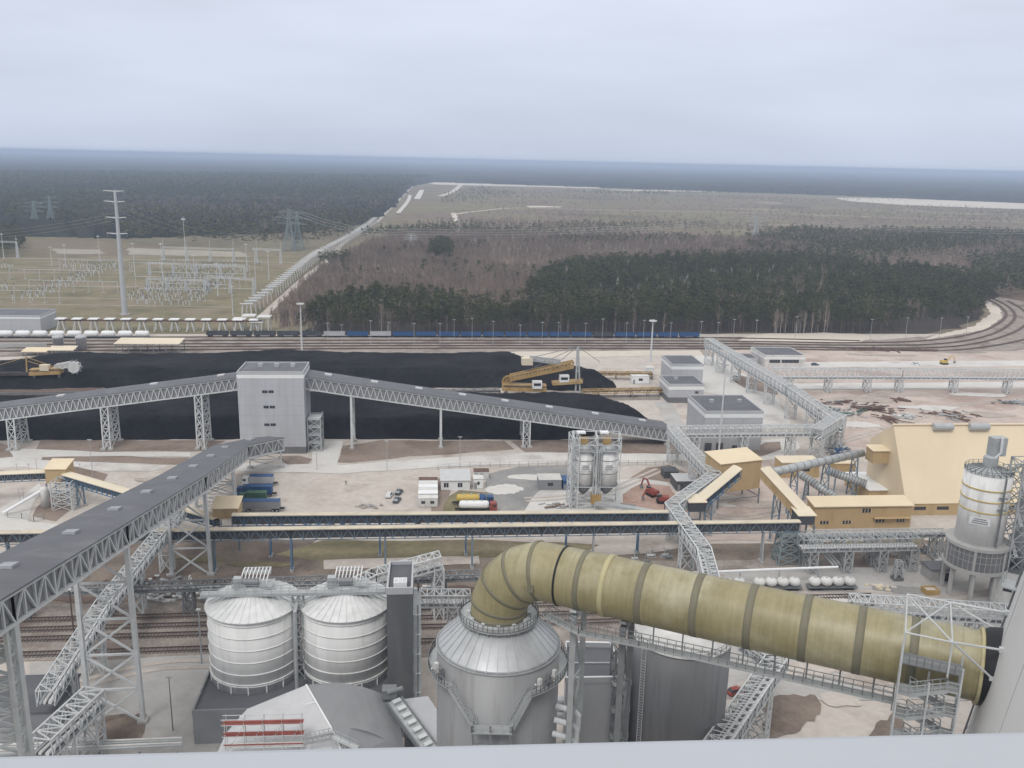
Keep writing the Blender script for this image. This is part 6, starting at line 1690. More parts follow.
m = MB(); q = [e, f_, f_ + UP*-2.5, e - UP*2.5]; m.truss(q[3], q[2], q[0], q[1], 4, .16, .1); m.build('support', 'galv_pale', t)

# ------------------------------------------------------------------ dark tank, fan building and bits below the duct
zt_ = 28.0; ctr = G(682, 633, zt_); r = 8.2
t = thing('storage_tank', 'big dark grey round tank with pale roof under the yellow duct', 'tank', flat(ctr))
MB().lathe(flat(ctr), [(r, 0), (r, zt_)], 64).build('shell', 'tank_dark', t, True)
MB().lathe(ctr, [(r+.15, -.1), (r+.15, .05), (.5, 1.6), (.05, 1.62)], 64).build('roof', 'white_dirty', t, True)
m = MB(); m.rail([ctr + Vector((math.cos(k*math.pi/18)*r, math.sin(k*math.pi/18)*r, .06)) for k in range(37)], 1.1, .06, 1.5); m.build('railing', 'galv_dark', t)
lw = flat(ctr) + Vector((-math.cos(R(35))*(r+.4), -math.sin(R(35))*(r+.4), 0))
m = MB()
for z in range(0, 26): m.beam(lw + Vector((-.3, .3, z)), lw + Vector((.3, -.3, z)), .07); m.beam(lw + Vector((-.3, .3, z+.5)), lw + Vector((.3, -.3, z+.5)), .07)
for s in (-1, 1): m.beam(lw + Vector((s*.3, -s*.3, 0)), lw + Vector((s*.3, -s*.3, 27.5)), .1)
m.build('ladder', 'galv_pale', t)
zr_ = 20.0
q = [G(566, 680, zr_), G(621, 679, zr_), G(611, 645, zr_), G(566, 644, zr_)]
t = thing('fan_building', 'grey flat roofed building with white roof edges under the duct', 'building', flat(q[0]))
m = MB(); m.hexa([flat(p) for p in q], [p - UP*.6 for p in q]); m.build('wall', 'clad_grey', t)
m = MB(); cen = sum(q, Vector())/4; qi = [p.lerp(cen, .035) for p in q]; m.hexa([p - UP*.58 for p in qi], [p - UP*.45 for p in qi]); m.build('roof', 'roof_grey', t)
m = MB()
for i in range(4): m.beam(q[i] - UP*.05, q[(i+1) % 4] - UP*.05, .35, 1.05)
m.beam(q[0].lerp(q[3], .5) - UP*.3, q[1].lerp(q[2], .5) - UP*.3, .25, .25); m.build('parapet', 'clad_grey', t)
for i in range(3): 
    m = MB(); m.beam(q[i] + UP*.5, q[(i+1) % 4] + UP*.5, .4, .08); m.build('edge_trim', 'white', t)
fc = G(613, 712, 8); t = thing('fan_casing', 'rounded pale fan casing standing before the grey flat roofed building', 'fan', flat(fc))
m = MB(); m.lathe(Vector((0, 0, 0)), [(2.6, -1.0), (2.6, 1.0)], 32); vv = [(fc.x + x*.0 + z*1.0, fc.y + y*1.0, fc.z + x) for x, y, z in m.v]; m.v = vv; m.build('casing', 'clad_grey', t, False)
m = MB(); m.box(fc + UP*-3.2, (2.2, 3.4, 3.6)); m.build('outlet', 'clad_grey', t); m = MB(); m.box(fc + UP*-5.6 - NV*.4, (2.6, 3, 1.0)); m.build('base', 'white_dirty', t)
for sx_ in (-1, 1):
    m = MB(); p = flat(fc) + U*sx_*1.3; m.beam(p - NV*1, p - NV*1 + UP*2, .4); m.build('leg', 'galv_pale', t)
for k, (za_, lb) in enumerate(((11, 'thick pale pipe running behind the duct support, upper of three'), (8.5, 'thick pale pipe running behind the duct support, middle of three'), (5.5, 'thick pale pipe running behind the duct support, lowest of three'))):
    a = G(551, 700 + 8*k, za_); b_ = G(608 if k == 2 else 572, 701 + 8*k, za_); t = thing('process_pipe', lb, 'pipe', a); m = MB(); m.tube([a, b_], .7, 12); m.build('pipe', 'galv_pale', t, True)
    m = MB(); m.beam(flat(b_), b_ - UP*.6, .4); m.build('stand', 'galv_dark', t)
x = flat(ctr) - U*(r+2.2); t = thing('pipe_rack', 'dark pipe rack with small platforms left of the dark round tank', 'pipe rack', x)
m = MB(); q = [x + U*a_ + NV*b_ for a_, b_ in ((-1.2, -1.5), (1.0, -1.5), (1.0, 1.5), (-1.2, 1.5))]; m.tower(q, [p + UP*26 for p in q], 8, .28, .16); m.build('frame', 'galv_dark', t)
for k in range(3): m = MB(); m.tube([x + U*(k*.7-.7) + UP*1, x + U*(k*.7-.7) + UP*25], .25, 8); m.build('pipe', 'galv' if k != 1 else 'tank_dark', t)
for z in (5, 10, 15, 20): m = MB(); m.box(x - NV*2 + UP*z, (3, 1.6, .14), RZ); m.rail([x - NV*2.7 - U*1.5 + UP*z, x - NV*2.7 + U*1.5 + UP*z], 1.1, .07, 1); m.build('platform', 'galv', t)
# pipes on the ground at bottom left
t = thing('ground_pipes', 'bundle of pale pipes lying low along the bottom left', 'pipes', G(45, 752))
for k in range(4): m = MB(); m.tube([G(-60, 756 - 3.0*k, 3), G(182, 745 - 2.4*k, 3)], .2, 8); m.build('pipe', 'white_dirty' if k % 2 else 'galv', t)
for px in (20, 60, 100, 140, 178):
    m = MB(); p = G(px, 750, 2.6); m.beam(flat(p) - NV*.4, flat(p) + UP*2.5 - NV*.4, .3); m.build('stand', 'galv_dark', t)
t = thing('pipe_hut', 'dark blue grey low plant hut behind the big column, lower left', 'hut', G(44, 742)); a = G(46, 742)
m = MB(); ub(m, a - U*12, 14, 12, 6); m.build('wall', 'clad_mid', t); m = MB(); ub(m, a - U*12.3 - NV*.3 + UP*6.05, 14.6, 12.6, .3); m.build('roof', 'roof_dark', t)
p = G(173, 731); t = thing('lamp_post', 'lamp post on the pale concrete left of the silo base', 'lamp post', p); h = Zat(p, 677)
MB().tube([p, p + UP*h], [.14, .08], 8).build('pole', 'galv_dark', t); m = MB(); m.box(p + UP*h, (1.2, .4, .15)); m.build('lamp', 'galv', t)
for x, y, yt, lb in ((77, 663, 590, 'dark brown steel pole standing between the tracks beneath the diagonal gallery'), (202, 664, 610, 'thin pole with white lamp beside the tracks left of the white silo')):
    p = G(x, y); h = Zat(p, yt); t = thing('light_pole', lb, 'pole', p); MB().tube([p, p + UP*h], [.2, .14], 8).build('pole', 'rail' if x < 100 else 'galv', t); m = MB(); m.box(p + UP*(h+.1), (.9, .5, .3)); m.build('lamp', 'white_dirty', t)

# ------------------------------------------------------------------ roof under the camera
t = thing('boiler_house', 'pale metal parapet of the tall boiler house along the bottom edge', 'building', (0, -12, 0))
zq = H - .62
def pedge(px, py): return G(px, py, zq)
a, b = pedge(-40, 753), pedge(1064, 727); dp = (b-a).normalized(); npv = Vector((-dp.y, dp.x, 0))
a0_, b0_ = a - dp*14, b + dp*14; wpar = .55
m = MB(); q = [a0_ - npv*wpar, b0_ - npv*wpar, b0_, a0_]
m.hexa([p - UP*.03 for p in q], q); o = m.build('coping', 'parapet', t)
m = MB(); q2 = [a0_ - npv*(wpar-.06), b0_ - npv*(wpar-.06), b0_ - npv*.06, a0_ - npv*.06]
m.hexa([p - UP*.9 for p in q2], [p - UP*.032 for p in q2]); m.build('parapet', 'clad_grey', t)
m = MB(); q3 = [a0_ - npv*22, b0_ - npv*22, b0_ - npv*.08, a0_ - npv*.08]
m.hexa([flat(p) for p in q3], [p - UP*.95 for p in q3]); m.build('wall', 'clad_grey', t)
m = MB(); q4 = [a0_ - npv*21.8 , b0_ - npv*21.8, b0_ - npv*.6, a0_ - npv*.6]
m.hexa([p - UP*.945 for p in q4], [p - UP*.93 for p in q4]); m.build('roof', 'roof_grey', t)
bv = o.modifiers.new('bevel', 'BEVEL'); bv.width = .012; bv.segments = 3
# ------------------------------------------------------------------ coal machines
def reclaimer():
    c = G(553, 395); t = thing('reclaimer', 'big orange bucket wheel reclaimer with tall grey mast between the coal heaps', 'reclaimer', c)
    x, y = U, NV
    def p(px, py, o=0): return V(px, py, c + y*o, c + y*o + x)
    m = MB(); a, b = p(502, 388), p(546, 389); m.beam(a, b, 5, 1.6); m.beam(a + UP*2, b + UP*2, 4.4, .3); m.build('platform', 'orange_steel', t)
    for f in (.1, .5, .95):
        m = MB(); q = a.lerp(b, f); m.beam(flat(q) - y*3, flat(q) + y*3, 1.8, 1.8); m.beam(flat(q) - y*2, q - y*2, .6); m.beam(flat(q) + y*2, q + y*2, .6); m.build('bogie', 'galv_dark', t)
    a, b = p(510, 380), p(573, 367); m = MB()
    for s in (-1.6, 1.6): m.truss(a + y*s, b + y*s, a + y*s + UP*2.2, b + y*s + UP*2.8, 14, .6, .4, 'W')
    m.beam(a + UP*.3, b + UP*.3, 3.0, .4); m.build('boom', 'orange_steel', t)
    d = (b-a).normalized(); m = MB(); w = a - d*1.4
    n_ = 16
    for k in range(n_):
        a0, a1 = 2*math.pi*k/n_, 2*math.pi*(k+1)/n_; e0 = d*math.cos(a0) + UP*math.sin(a0); e1 = d*math.cos(a1) + UP*math.sin(a1)
        m.beam(w + e0*1.9, w + e1*1.9, 1.0, .3); m.beam(w, w + e0*1.9, .22); m.beam(w + e0*1.9, w + e0*2.5, .8, .4)
    m.build('bucket_wheel', 'orange_steel', t)
    m = MB(); q = [p(575.5, 392, s) + x*k for s in (-1.6, 1.6) for k in (0, 2.2)]; tip = p(577.5, 346.5)
    for v in q: m.beam(flat(v), tip + (v - q[0])*.15, .75)
    for f in (.25, .5, .75):
        r_ = [flat(v).lerp(tip, f) for v in q]; m.beam(r_[0], r_[1], .4); m.beam(r_[2], r_[3], .4); m.beam(r_[0], r_[2], .4); m.beam(r_[1], r_[3], .4)
    m.build('mast', 'galv', t)
    a, b = p(560, 364), p(530, 360); m = MB()
    for s in (-1.2, 1.2): m.truss(a + y*s, b + y*s, a + y*s + UP*1.6, b + y*s + UP*1.6, 8, .4, .25, 'W')
    m.build('counter_boom', 'galv', t)
    m = MB(); m.box(p(527, 361), (5, 4, 3.2), RZ); m.build('counterweight', 'cream_pale', t)
    m = MB()
    for e in (p(512, 378), p(548, 371), p(530, 358), p(600, 362)): m.beam(tip, e, .22)
    m.build('stay_cables', 'galv_dark', t)
    for px, py, s in ((537, 384.5, -2.2), (564, 378.5, -1)):
        m = MB(); q = p(px, py, s); m.box(q, (4.4, 3, 3.4), RZ); cb = m.build('cabin', 'white', t); m = MB(); m.box(q - y*1.52 + UP*.3, (3.2, .08, 1.2), RZ); m.build('window', 'glass', cb)
    m = MB(); a, b = p(552, 383), p(582, 381); m.beam(a, b, 5, 1.2); m.rail([a - y*2.4 + UP*.6, b - y*2.4 + UP*.6], 1.2, .12, 2); m.build('turntable_deck', 'orange_steel', t)
reclaimer()
def stacker():
    c = G(52, 387); t = thing('reclaimer', 'smaller orange reclaimer with round white drum among the coal, far left', 'reclaimer', c); x, y = U, NV
    def p(px, py, o=0): return V(px, py, c + y*o, c + y*o + x)
    m = MB(); a, b = p(31, 373), p(62, 371.5); m.beam(a, b, 4.6, 1.6); m.beam(a + UP*1.8, b + UP*1.8, 4, .3); m.build('platform', 'orange_steel', t)
    for f in (.1, .9): m = MB(); q = a.lerp(b, f); m.beam(flat(q) - y*2.6, flat(q) + y*2.6, 1.6, 1.6); m.beam(flat(q), q, 1.0); m.build('bogie', 'galv_dark', t)
    a, b = p(56, 369), p(72, 366); m = MB()
    for s in (-1.2, 1.2): m.truss(a + y*s, b + y*s, a + y*s + UP*2, b + y*s + UP*2, 6, .5, .35, 'W')
    m.build('boom', 'white_dirty', t)
    w = p(74.5, 367); m = MB(); m.tube([w - y*1.4, w + y*1.4], 2.6, 16); m.build('bucket_wheel', 'white_dirty', t)
    m = MB()
    for k in range(10):
        e = x*math.cos(k*.628) + UP*math.sin(k*.628); m.beam(w + e*2.6, w + e*3.4, 1.4, .6)
    m.build('buckets', 'galv_dark', t)
    m = MB(); m.beam(p(27, 372), p(26, 357), .5); m.beam(p(26, 357), p(58, 368), .22); m.beam(p(27, 361), p(55, 369), .22); m.beam(p(26, 357), p(-4, 366), .22); m.build('mast', 'orange_steel', t)
    m = MB(); m.box(p(45, 367.5, -1), (4, 2.6, 2.6), RZ); m.build('cabin', 'cream_pale', t)
    m = MB(); a, b = p(-30, 374), p(30, 373.5); m.beam(a, b, 3, 1.2); m.build('belt_boom', 'coal_mix', t)
stacker()
def trestle_belt(label, a, b, h, m1='orange_steel', w=3.0):
    t = thing('belt_conveyor', label, 'conveyor', a); a, b = a + UP*h, b + UP*h; n = int((b-a).length/7)
    m = MB(); m.beam(a, b, w, .35); m.build('belt', 'coal_mix', t); d = (b-a).normalized(); y = Vector((-d.y, d.x, 0))
    m = MB()
    for s in (-1, 1): m.truss(a + y*s*w/2 - UP*.9, b + y*s*w/2 - UP*.9, a + y*s*w/2 + UP*.6, b + y*s*w/2 + UP*.6, n*3, .35, .22, 'W')
    m.build('frame', m1, t)
    for k in range(n+1): m = MB(); q = a.lerp(b, k/n); m.beam(flat(q) - y*1.6, q - y*w*.45 - UP*.9, .35); m.beam(flat(q) + y*1.6, q + y*w*.45 - UP*.9, .35); m.beam(q - y*w*.45 - UP*1.1, q + y*w*.45 - UP*1.1, .3); m.build('trestle', 'galv_dark', t)
trestle_belt('rusty orange yard conveyor running from the reclaimer to the stepped grey buildings', G(582, 398), G(664, 396), 3.2)
trestle_belt('short rusty orange conveyor behind the yard conveyor, near a white cabin', G(598, 379), G(652, 379.5), 3.0)
trestle_belt('dark yard conveyor lying in the lane between the two long coal heaps', G(-60, 399), G(500, 394), 1.6, 'galv_dark')
def hut(label, px, py, lx, ly, h, wall='white', roof='white_dirty', name='site_cabin', cat='cabin', win=1, doorw=True):
    a = G(px, py); t = thing(name, label, cat, a); m = MB(); ub(m, a + UP*.15, lx, ly, h); m.build('wall', wall, t)
    m = MB(); ub(m, a - (U+NV)*.12 + UP*(h+.16), lx+.24, ly+.24, .16); m.build('roof', roof, t)
    for k in range(win): m = MB(); ub(m, a + U*lx*((k+.5)/max(1, win) - .12) - NV*.05 + UP*(h*.45), lx*.16 if win > 1 else lx*.24, .06, h*.33); m.build('window', 'glass', t)
    if doorw: m = MB(); ub(m, a + U*lx*.06 - NV*.06 + UP*.16, .9, .06, 2.0); m.build('door', 'clad_mid', t)
    return t
hut('small white cabin beside the rusty short conveyor on the pale dirt', 632, 384, 8.5, 4, 3.6)
hut('tiny white hut at the end of the coal, left of the stepped grey buildings', 646, 378, 4, 4, 5, win=0)

# ------------------------------------------------------------------ yard: cabins, containers, trucks, cars
for k in range(6):
    lab = ['row of cabins: nearest white site cabin, ending by the cream roofed conveyor', 'row of cabins: white site cabin second nearest to the cream roofed conveyor', 'row of cabins: white site cabin third from the cream roofed conveyor', 'row of cabins: white site cabin fourth from the cream roofed conveyor', 'row of cabins: pale site cabin next to the red roofed end one', 'row of cabins: farthest site cabin, with a dull red roof'][k]
    a = G(418.3, 507.5) + NV*k*3.25; t = thing('site_cabin', lab, 'cabin', a)
    h = 2.7 if k != 1 else 3.0
    m = MB(); ub(m, a + UP*.2, 6.0, 2.9, h); m.build('wall', 'white_dirty', t); m = MB(); ub(m, a - (U+NV)*.08 + UP*(h+.21), 6.16, 3.06, .14); m.build('roof', 'rust' if k == 5 else ('white' if k % 2 else 'white_dirty'), t)
    for u in (.15, .62): m = MB(); ub(m, a + U*6*u - NV*.05 + UP*1.2, 1.2, .06, .9); m.build('window', 'glass', t)
m = G(441, 490.5); t = thing('site_house', 'white prefab house with light metal roof and two windows near the tank trucks', 'house', m); a = m
b_ = MB(); ub(b_, a, 9.4, 8.5, 3.3); b_.build('wall', 'white', t)
b_ = MB(); q = [a - (U+NV)*.3 + UP*3.32, a + U*9.7 - NV*.3 + UP*3.32, a + U*9.7 + NV*8.8 + UP*4.2, a - U*.3 + NV*8.8 + UP*4.2]; b_.hexa(q, [v + UP*.15 for v in q]); b_.build('roof', 'hatch', t)
for u in (.1, .58): b_ = MB(); ub(b_, a + U*9.4*u - NV*.05 + UP*1.1, 1.5, .06, 1.5); w_ = b_.build('window', 'glass', t); b_ = MB(); ub(b_, a + U*(9.4*u+.7) - NV*.1 + UP*1.1, .1, .04, 1.5); b_.build('frame', 'white', w_)
hut('narrow pale booth right of the white prefab house', 473.5, 489, 3.2, 4, 3.2)
hut('small brownish booth behind the white prefab house, to its right', 474, 479.5, 5, 3, 2.6, 'white_dirty', 'rust')
hut('grey flat kiosk on the concrete left of the framed silos', 539, 490.5, 7.4, 6, 3.4, 'clad_mid', 'concrete_pale', win=1)
hut('dark blue container between grey kiosk and framed silos', 563, 490.5, 2.2, 5, 3.2, 'blue', 'blue', 'container', 'container', win=0)
hut('low dark shed with grey sheet roof beside the zigzag pipe bridge', 676, 491, 7.6, 7.5, 3.2, 'clad_dark', 'hatch', 'shed', 'shed', win=2)
hut('dark tarp covered shed next to the earth mound, by the zigzag bridge', 664, 479, 5, 5, 2.4, 'clad_dark', 'clad_dark', 'shed', 'shed', win=0, doorw=False)

def wheel(parent, c, ax, r=.5, w_=.3):
    m = MB(); m.tube([c - ax*w_/2, c + ax*w_/2], r, 14); o = m.build('wheel', 'black', parent); k = MB(); k.tube([c - ax*(w_/2+.01), c + ax*(w_/2+.01)], r*.55, 10); k.build('rim', 'galv', o)
def car(label, px, py, ang, paint):
    c = G(px, py); t = thing('parked_car', label, 'car', c); f = Vector((math.cos(ang), math.sin(ang), 0)); s = Vector((-f.y, f.x, 0))
    def sect(x, hw, z0, z1): return [c + f*x + s*hw + UP*z0, c + f*x - s*hw + UP*z0, c + f*x - s*(hw-.1) + UP*z1, c + f*x + s*(hw-.1) + UP*z1]
    m = MB(); S = [sect(-2.2, .75, .4, .85), sect(-2.0, .88, .28, .95), sect(-.9, .9, .25, .98), sect(.8, .9, .25, .96), sect(1.7, .88, .28, .82), sect(2.2, .72, .38, .66)]
    o0 = 0
    for q in S: m.v.extend([tuple(v) for v in q])
    for i in range(len(S)-1):
        for k in range(4): m.f.append((i*4+k, i*4+(k+1) % 4, i*4+4+(k+1) % 4, i*4+4+k))
    m.f.append((3, 2, 1, 0)); n = (len(S)-1)*4; m.f.append((n, n+1, n+2, n+3)); m.build('body', paint, t)
    m = MB(); b0 = [c + f*x + s*y_ + UP*.97 for x, y_ in ((-1.9, -.78), (1.05, -.78), (1.05, .78), (-1.9, .78))]; t0 = [c + f*x + s*y_ + UP*1.46 for x, y_ in ((-1.5, -.62), (.3, -.62), (.3, .62), (-1.5, .62))]
    m.hexa(b0, t0); m.build('windows', 'glass', t); m = MB(); m.hexa([v + UP*.005 for v in t0], [v + UP*.06 for v in t0]); m.build('roof', paint, t)
    for x in (-1.35, 1.35):
        for y_ in (-.82, .82): wheel(t, c + f*x + s*y_ + UP*.33, s, .33, .2)
    for y_ in (-.55, .55): m = MB(); m.box(c + f*2.12 + s*y_ + UP*.6, (.12, .35, .14), ang); m.build('headlight', 'white', t)
car('silver parked car, leftmost of the three on the dirt yard', 389.5, 496.5, R(84), 'silver')
car('dark parked car, the nearer of two in line on the dirt yard', 397, 501.5, R(80), 'car_dark')
car('dark parked car, the farther of two in line on the dirt yard', 399, 493.5, R(80), 'car_dark')
car('white car parked beside the stepped grey buildings on the pale road', 736, 378, R(100), 'white')
car('dark car parked on the pale road by the strip windowed building', 815, 365.5, R(8), 'car_dark')
car('white car on the pale road at the right, beyond the long pipe bridge', 916, 365, R(6), 'white')
car('white van-like car near the corner of the lattice bridges', 840, 432, R(60), 'white')
car('dark blue car near the scrap by the bridge corner', 838, 462, R(30), 'car_dark')
car('red car beside the dark round tank, below the yellow duct', 737, 694, R(20), 'red')
def truck(label, c, ang, kind, cabm, bodym, endm=None, L_=9.5):
    t = thing('tank_truck' if kind == 'tank' else 'lorry', label, 'truck', c); f = Vector((math.cos(ang), math.sin(ang), 0)); s = Vector((-f.y, f.x, 0))
    def bx(m, x, y_, z, lx, ly, lz): return m.box(c + f*x + s*y_ + UP*z, (lx, ly, lz), ang)
    m = MB(); bx(m, 0, 0, .95, L_+2.6, 1.0, .3); m.build('chassis', 'black', t)
    xc = L_/2 + 1.4
    m = MB(); b0 = [c + f*(xc+dx_) + s*dy_ + UP*.6 for dx_, dy_ in ((-1.1, -1.2), (1.1, -1.2), (1.1, 1.2), (-1.1, 1.2))]; t0 = [c + f*(xc+dx_) + s*dy_ + UP*3.1 for dx_, dy_ in ((-1.1, -1.15), (.8, -1.15), (.8, 1.15), (-1.1, 1.15))]
    m.hexa(b0, t0); cb = m.build('cab', cabm, t); m = MB(); bx(m, xc+.98, 0, 2.35, .14, 2.0, .9); bx(m, xc+.2, -1.19, 2.3, .9, .06, .7); bx(m, xc+.2, 1.19, 2.3, .9, .06, .7); m.build('windscreen', 'glass', cb)
    if kind == 'tank':
        m = MB(); m.tube([c + f*x + UP*2.35 for x in (-L_/2, -L_/2+.25, -L_/2+.7, L_/2-.7, L_/2-.25, L_/2)], [.5, 1.0, 1.22, 1.22, 1.0, .5], 18); m.build('tank', bodym, t, True)
        if endm: m = MB(); m.tube([c + f*x + UP*2.35 for x in (L_/2-2.0, L_/2-.6, L_/2+.02)], [1.26, 1.26, .9], 18); m.build('tank_end', endm, t)
        for k in (-.25, 0, .25): m = MB(); m.lathe(c + f*L_*k + UP*3.5, [(.35, 0), (.35, .25), (.05, .3)], 10); m.build('hatch', 'galv', t)
    else:
        m = MB(); bx(m, 0, 0, 2.35, L_, 2.45, 2.3); m.build('box_body', bodym, t); m = MB(); bx(m, 0, 0, 3.56, L_+.05, 2.5, .12); m.build('top', endm or bodym, t)
        m = MB()
        for k in range(int(L_/.8)):
            for y_ in (-1.25, 1.25): bx(m, -L_/2+.4+k*.8, y_, 2.3, .12, .06, 2.2)
        m.build('side_ribs', bodym, t)
    for x in (-L_/2+.8, -L_/2+2.1, L_/2-1.6, xc+.2):
        for y_ in (-1.05, 1.05): wheel(t, c + f*x + s*y_ + UP*.5, s, .5, .35)
truck('tank truck with yellow barrel and blue cab beside the white prefab house', G(471, 505), R(3), 'tank', 'blue', 'yellow', 'blue', 9.2)
truck('tank truck with white barrel and red cab next to the yellow one', G(474, 511.5), R(3), 'tank', 'red', 'white', None, 9.2)
truck('lorry with grey ribbed box and blue top beside the big diagonal gallery', G(262, 511), R(184), 'box', 'red', 'clad_mid', 'blue', 11)
truck('lorry with all blue box body behind the grey sided lorry', G(259, 496), R(184), 'box', 'blue', 'blue', 'blue', 8.5)
truck('lorry with pale box and blue top, farthest of the row by the gallery', G(262, 485.5), R(184), 'box', 'white', 'clad_grey', 'blue', 7.5)
truck('tipper lorry in dull green parked between the blue ones', G(257, 502.5), R(184), 'box', 'green', 'green', 'green', 6)
def excavator(label, px, py, ang, paint='red'):
    c = G(px, py); t = thing('excavator', label, 'excavator', c); f = Vector((math.cos(ang), math.sin(ang), 0)); s = Vector((-f.y, f.x, 0))
    for y_ in (-1.1, 1.1): m = MB(); m.hexa([c + f*x + s*(y_+d) for x, d in ((-1.6, -.3), (1.6, -.3), (1.6, .3), (-1.6, .3))], [c + f*x*1.2 + s*(y_+d) + UP*.9 for x, d in ((-1.6, -.3), (1.6, -.3), (1.6, .3), (-1.6, .3))]); m.build('track', 'black', t)
    m = MB(); m.box(c + UP*1.7 - f*.4, (3.4, 2.5, 1.3), ang); m.build('body', paint, t); m = MB(); m.box(c + f*1.0 + s*.7 + UP*2.2, (1.4, 1.0, 2.0), ang); m.build('cab', 'glass', t)
    m = MB(); p = [c + f*1.2 - s*.3 + UP*1.9, c + f*3.4 - s*.3 + UP*4.6, c + f*5.2 - s*.3 + UP*4.4, c + f*6.2 - s*.3 + UP*1.8]; m.beam(p[0], p[1], .45); m.beam(p[1], p[2], .4); m.beam(p[2], p[3], .35); m.build('boom', paint, t)
    m = MB(); m.hexa([p[3] + f*x + s*y_ - UP*.9 for x, y_ in ((-.7, -.5), (.3, -.5), (.3, .5), (-.7, .5))], [p[3] + f*x + s*y_ for x, y_ in ((-.4, -.5), (.4, -.5), (.4, .5), (-.4, .5))]); m.build('bucket', 'galv_dark', t)
excavator('red excavator with raised boom on the reddish earth by the zigzag bridge', 662, 503, R(178))
excavator('small orange red excavator near a drill rig on the reddish earth', 652, 496, R(120))
excavator('yellow excavator at the pale road beyond the long pipe bridge', 944, 364.5, R(10), 'yellow')

# scrap, steel stacks, rubble on the pink dirt
def scrap(label, px, py, n, sx, sy, mats, ln=5, h=1.2, ang=.3):
    c = G(px, py); t = thing('scrap_pile', label, 'scrap pile', c)
    for mm in mats:
        m = MB()
        for k in range(3): o_ = Vector((0, rnd.gauss(0, sy*.6), .1)); m.beam(c - Vector((sx, 0, 0)) + o_, c + Vector((sx, rnd.gauss(0, sy*.4), 0)) + o_, .4, .2)
        for k in range(n):
            p = c + Vector((rnd.gauss(0, sx), rnd.gauss(0, sy), rnd.uniform(.15, h))); a = ang + rnd.gauss(0, .5); d = Vector((math.cos(a), math.sin(a), rnd.uniform(-.05, .05)))*ln*rnd.uniform(.3, 1)
            m.beam(p, p + d, rnd.uniform(.35, .9), rnd.uniform(.2, .5))
        m.build('scrap_metal' if mm in ('rust', 'm_brown') else 'debris', mm, t)
scrap('loose pile of rust red steel sections on the pink dirt, farthest left', 831, 404, 11, 5, 2.2, ('rust', 'galv_dark'))
scrap('grey green pile of pipes and rubble next to the rusty steel', 842, 413, 20, 6, 3.5, ('galv', 'green', 'galv_dark'), 3.5)
scrap('dense dark rusty heap of steel in the middle of the pink dirt', 872, 410, 20, 6, 2.5, ('rust', 'm_brown'), 6, 1.5)
scrap('neat rust red stack of beams in front of the dense rusty heap', 884, 419, 18, 2.6, 2.6, ('rust',), 8, 1.2, -.9)
scrap('thin rusty steel plate stack behind the dense rusty heap', 898, 400, 12, 1.6, 1.6, ('rust',), 6, .8, -.7)
scrap('pale grey pile of sheets right of the rusty stacks', 902, 418, 16, 3, 2, ('white_dirty', 'galv'), 3)
scrap('scattered rust and grey debris towards the hall roof', 948, 415, 13, 7, 4, ('rust', 'galv', 'm_brown'), 4, .8, -.8)
scrap('rusty heap just behind the ridge of the cream hall', 958, 420, 12, 2.5, 2, ('rust',), 3)
scrap('grey heap of steel at the right edge of the pink dirt', 1016, 404, 22, 6, 2.5, ('galv', 'galv_dark'), 4)
scrap('long line of rusty rails lying beside the curving tracks', 888, 350, 24, 14, 1.2, ('rust', 'm_brown'), 9, .9, .12)
scrap('blue and grey debris under the corner of the lattice bridges', 840, 454, 26, 3.5, 4, ('galv', 'blue', 'galv_dark'), 2.5)
scrap('heap of pale timber and pipes left of the framed silos base', 556, 507, 10, 3, 1.5, ('galv', 'm_soil'), 2.5, .6)
scrap('pile of broken concrete on the bare yard in front of the parked cars', 367, 507, 12, 2.8, 1.0, ('concrete', 'm_yard_dark'), 1.2, .5)
scrap('row of small crates and drums between the two long conveyors, left part', 315, 527.5, 16, 9, .7, ('white_dirty', 'galv_dark', 'concrete'), 1.3, .8, .1)
scrap('row of small crates and drums between the two long conveyors, right part', 390, 526.5, 22, 12, .7, ('white_dirty', 'galv_dark', 'rust'), 1.4, .9, .1)
scrap('small stack of rusty parts lying near the nearer tracks behind the silos', 145, 583, 14, 4, 1.2, ('galv', 'rust'), 2, .7)
scrap('pale machine parts on the bare soil under the diagonal gallery', 160, 599, 20, 4, 1.4, ('white_dirty', 'galv'), 2.4, 1.0, .1)
scrap('small heap of broken wood on the concrete near the pipe support', 880, 588, 10, 1.2, .7, ('m_sand', 'cream'), 1.5, .4)
# fences and thin posts
def fence(label, P, h=1.8, step=3.2):
    t = thing('fence', label, 'fence', P[0]); m = MB()
    for a, b in zip(P, P[1:]):
        for z in (.3, h*.55, h): m.beam(a + UP*z, b + UP*z, .07)
        n = max(1, int((b-a).length/.8))
        for k in range(n): q = a.lerp(b, k/n); m.beam(q + UP*.3, q + UP*h, .03)
    m.build('mesh_panel', 'galv', t)
    m = MB(); 
    for a, b in zip(P, P[1:]):
        n = max(1, int((b-a).length/step))
        for k in range(n+1): q = a.lerp(b, k/n); MB().beam(q, q + UP*(h+.1), .12).build('post', 'galv_dark', t)
fence('thin wire fence along the pale road in front of the framed silos', [G(500, 467), G(566, 465.5), G(690, 465.5)])
fence('low wire fence on bare ground around the lone drive house yard', [G(8, 518), G(22, 519), G(34, 522), G(44, 520)])
fence('wire fence behind the site cabins along the pale road', [G(438, 470), G(460, 467.5), G(500, 466.5)])
for x, y, yt in ((18, 478, 464), (30, 480, 464), (37, 471, 459), (74, 478, 460), (81, 480, 464), (24, 500, 488), (20, 502, 489)):
    p = G(x, y); lamp_post(p, Zat(p, yt), .7)
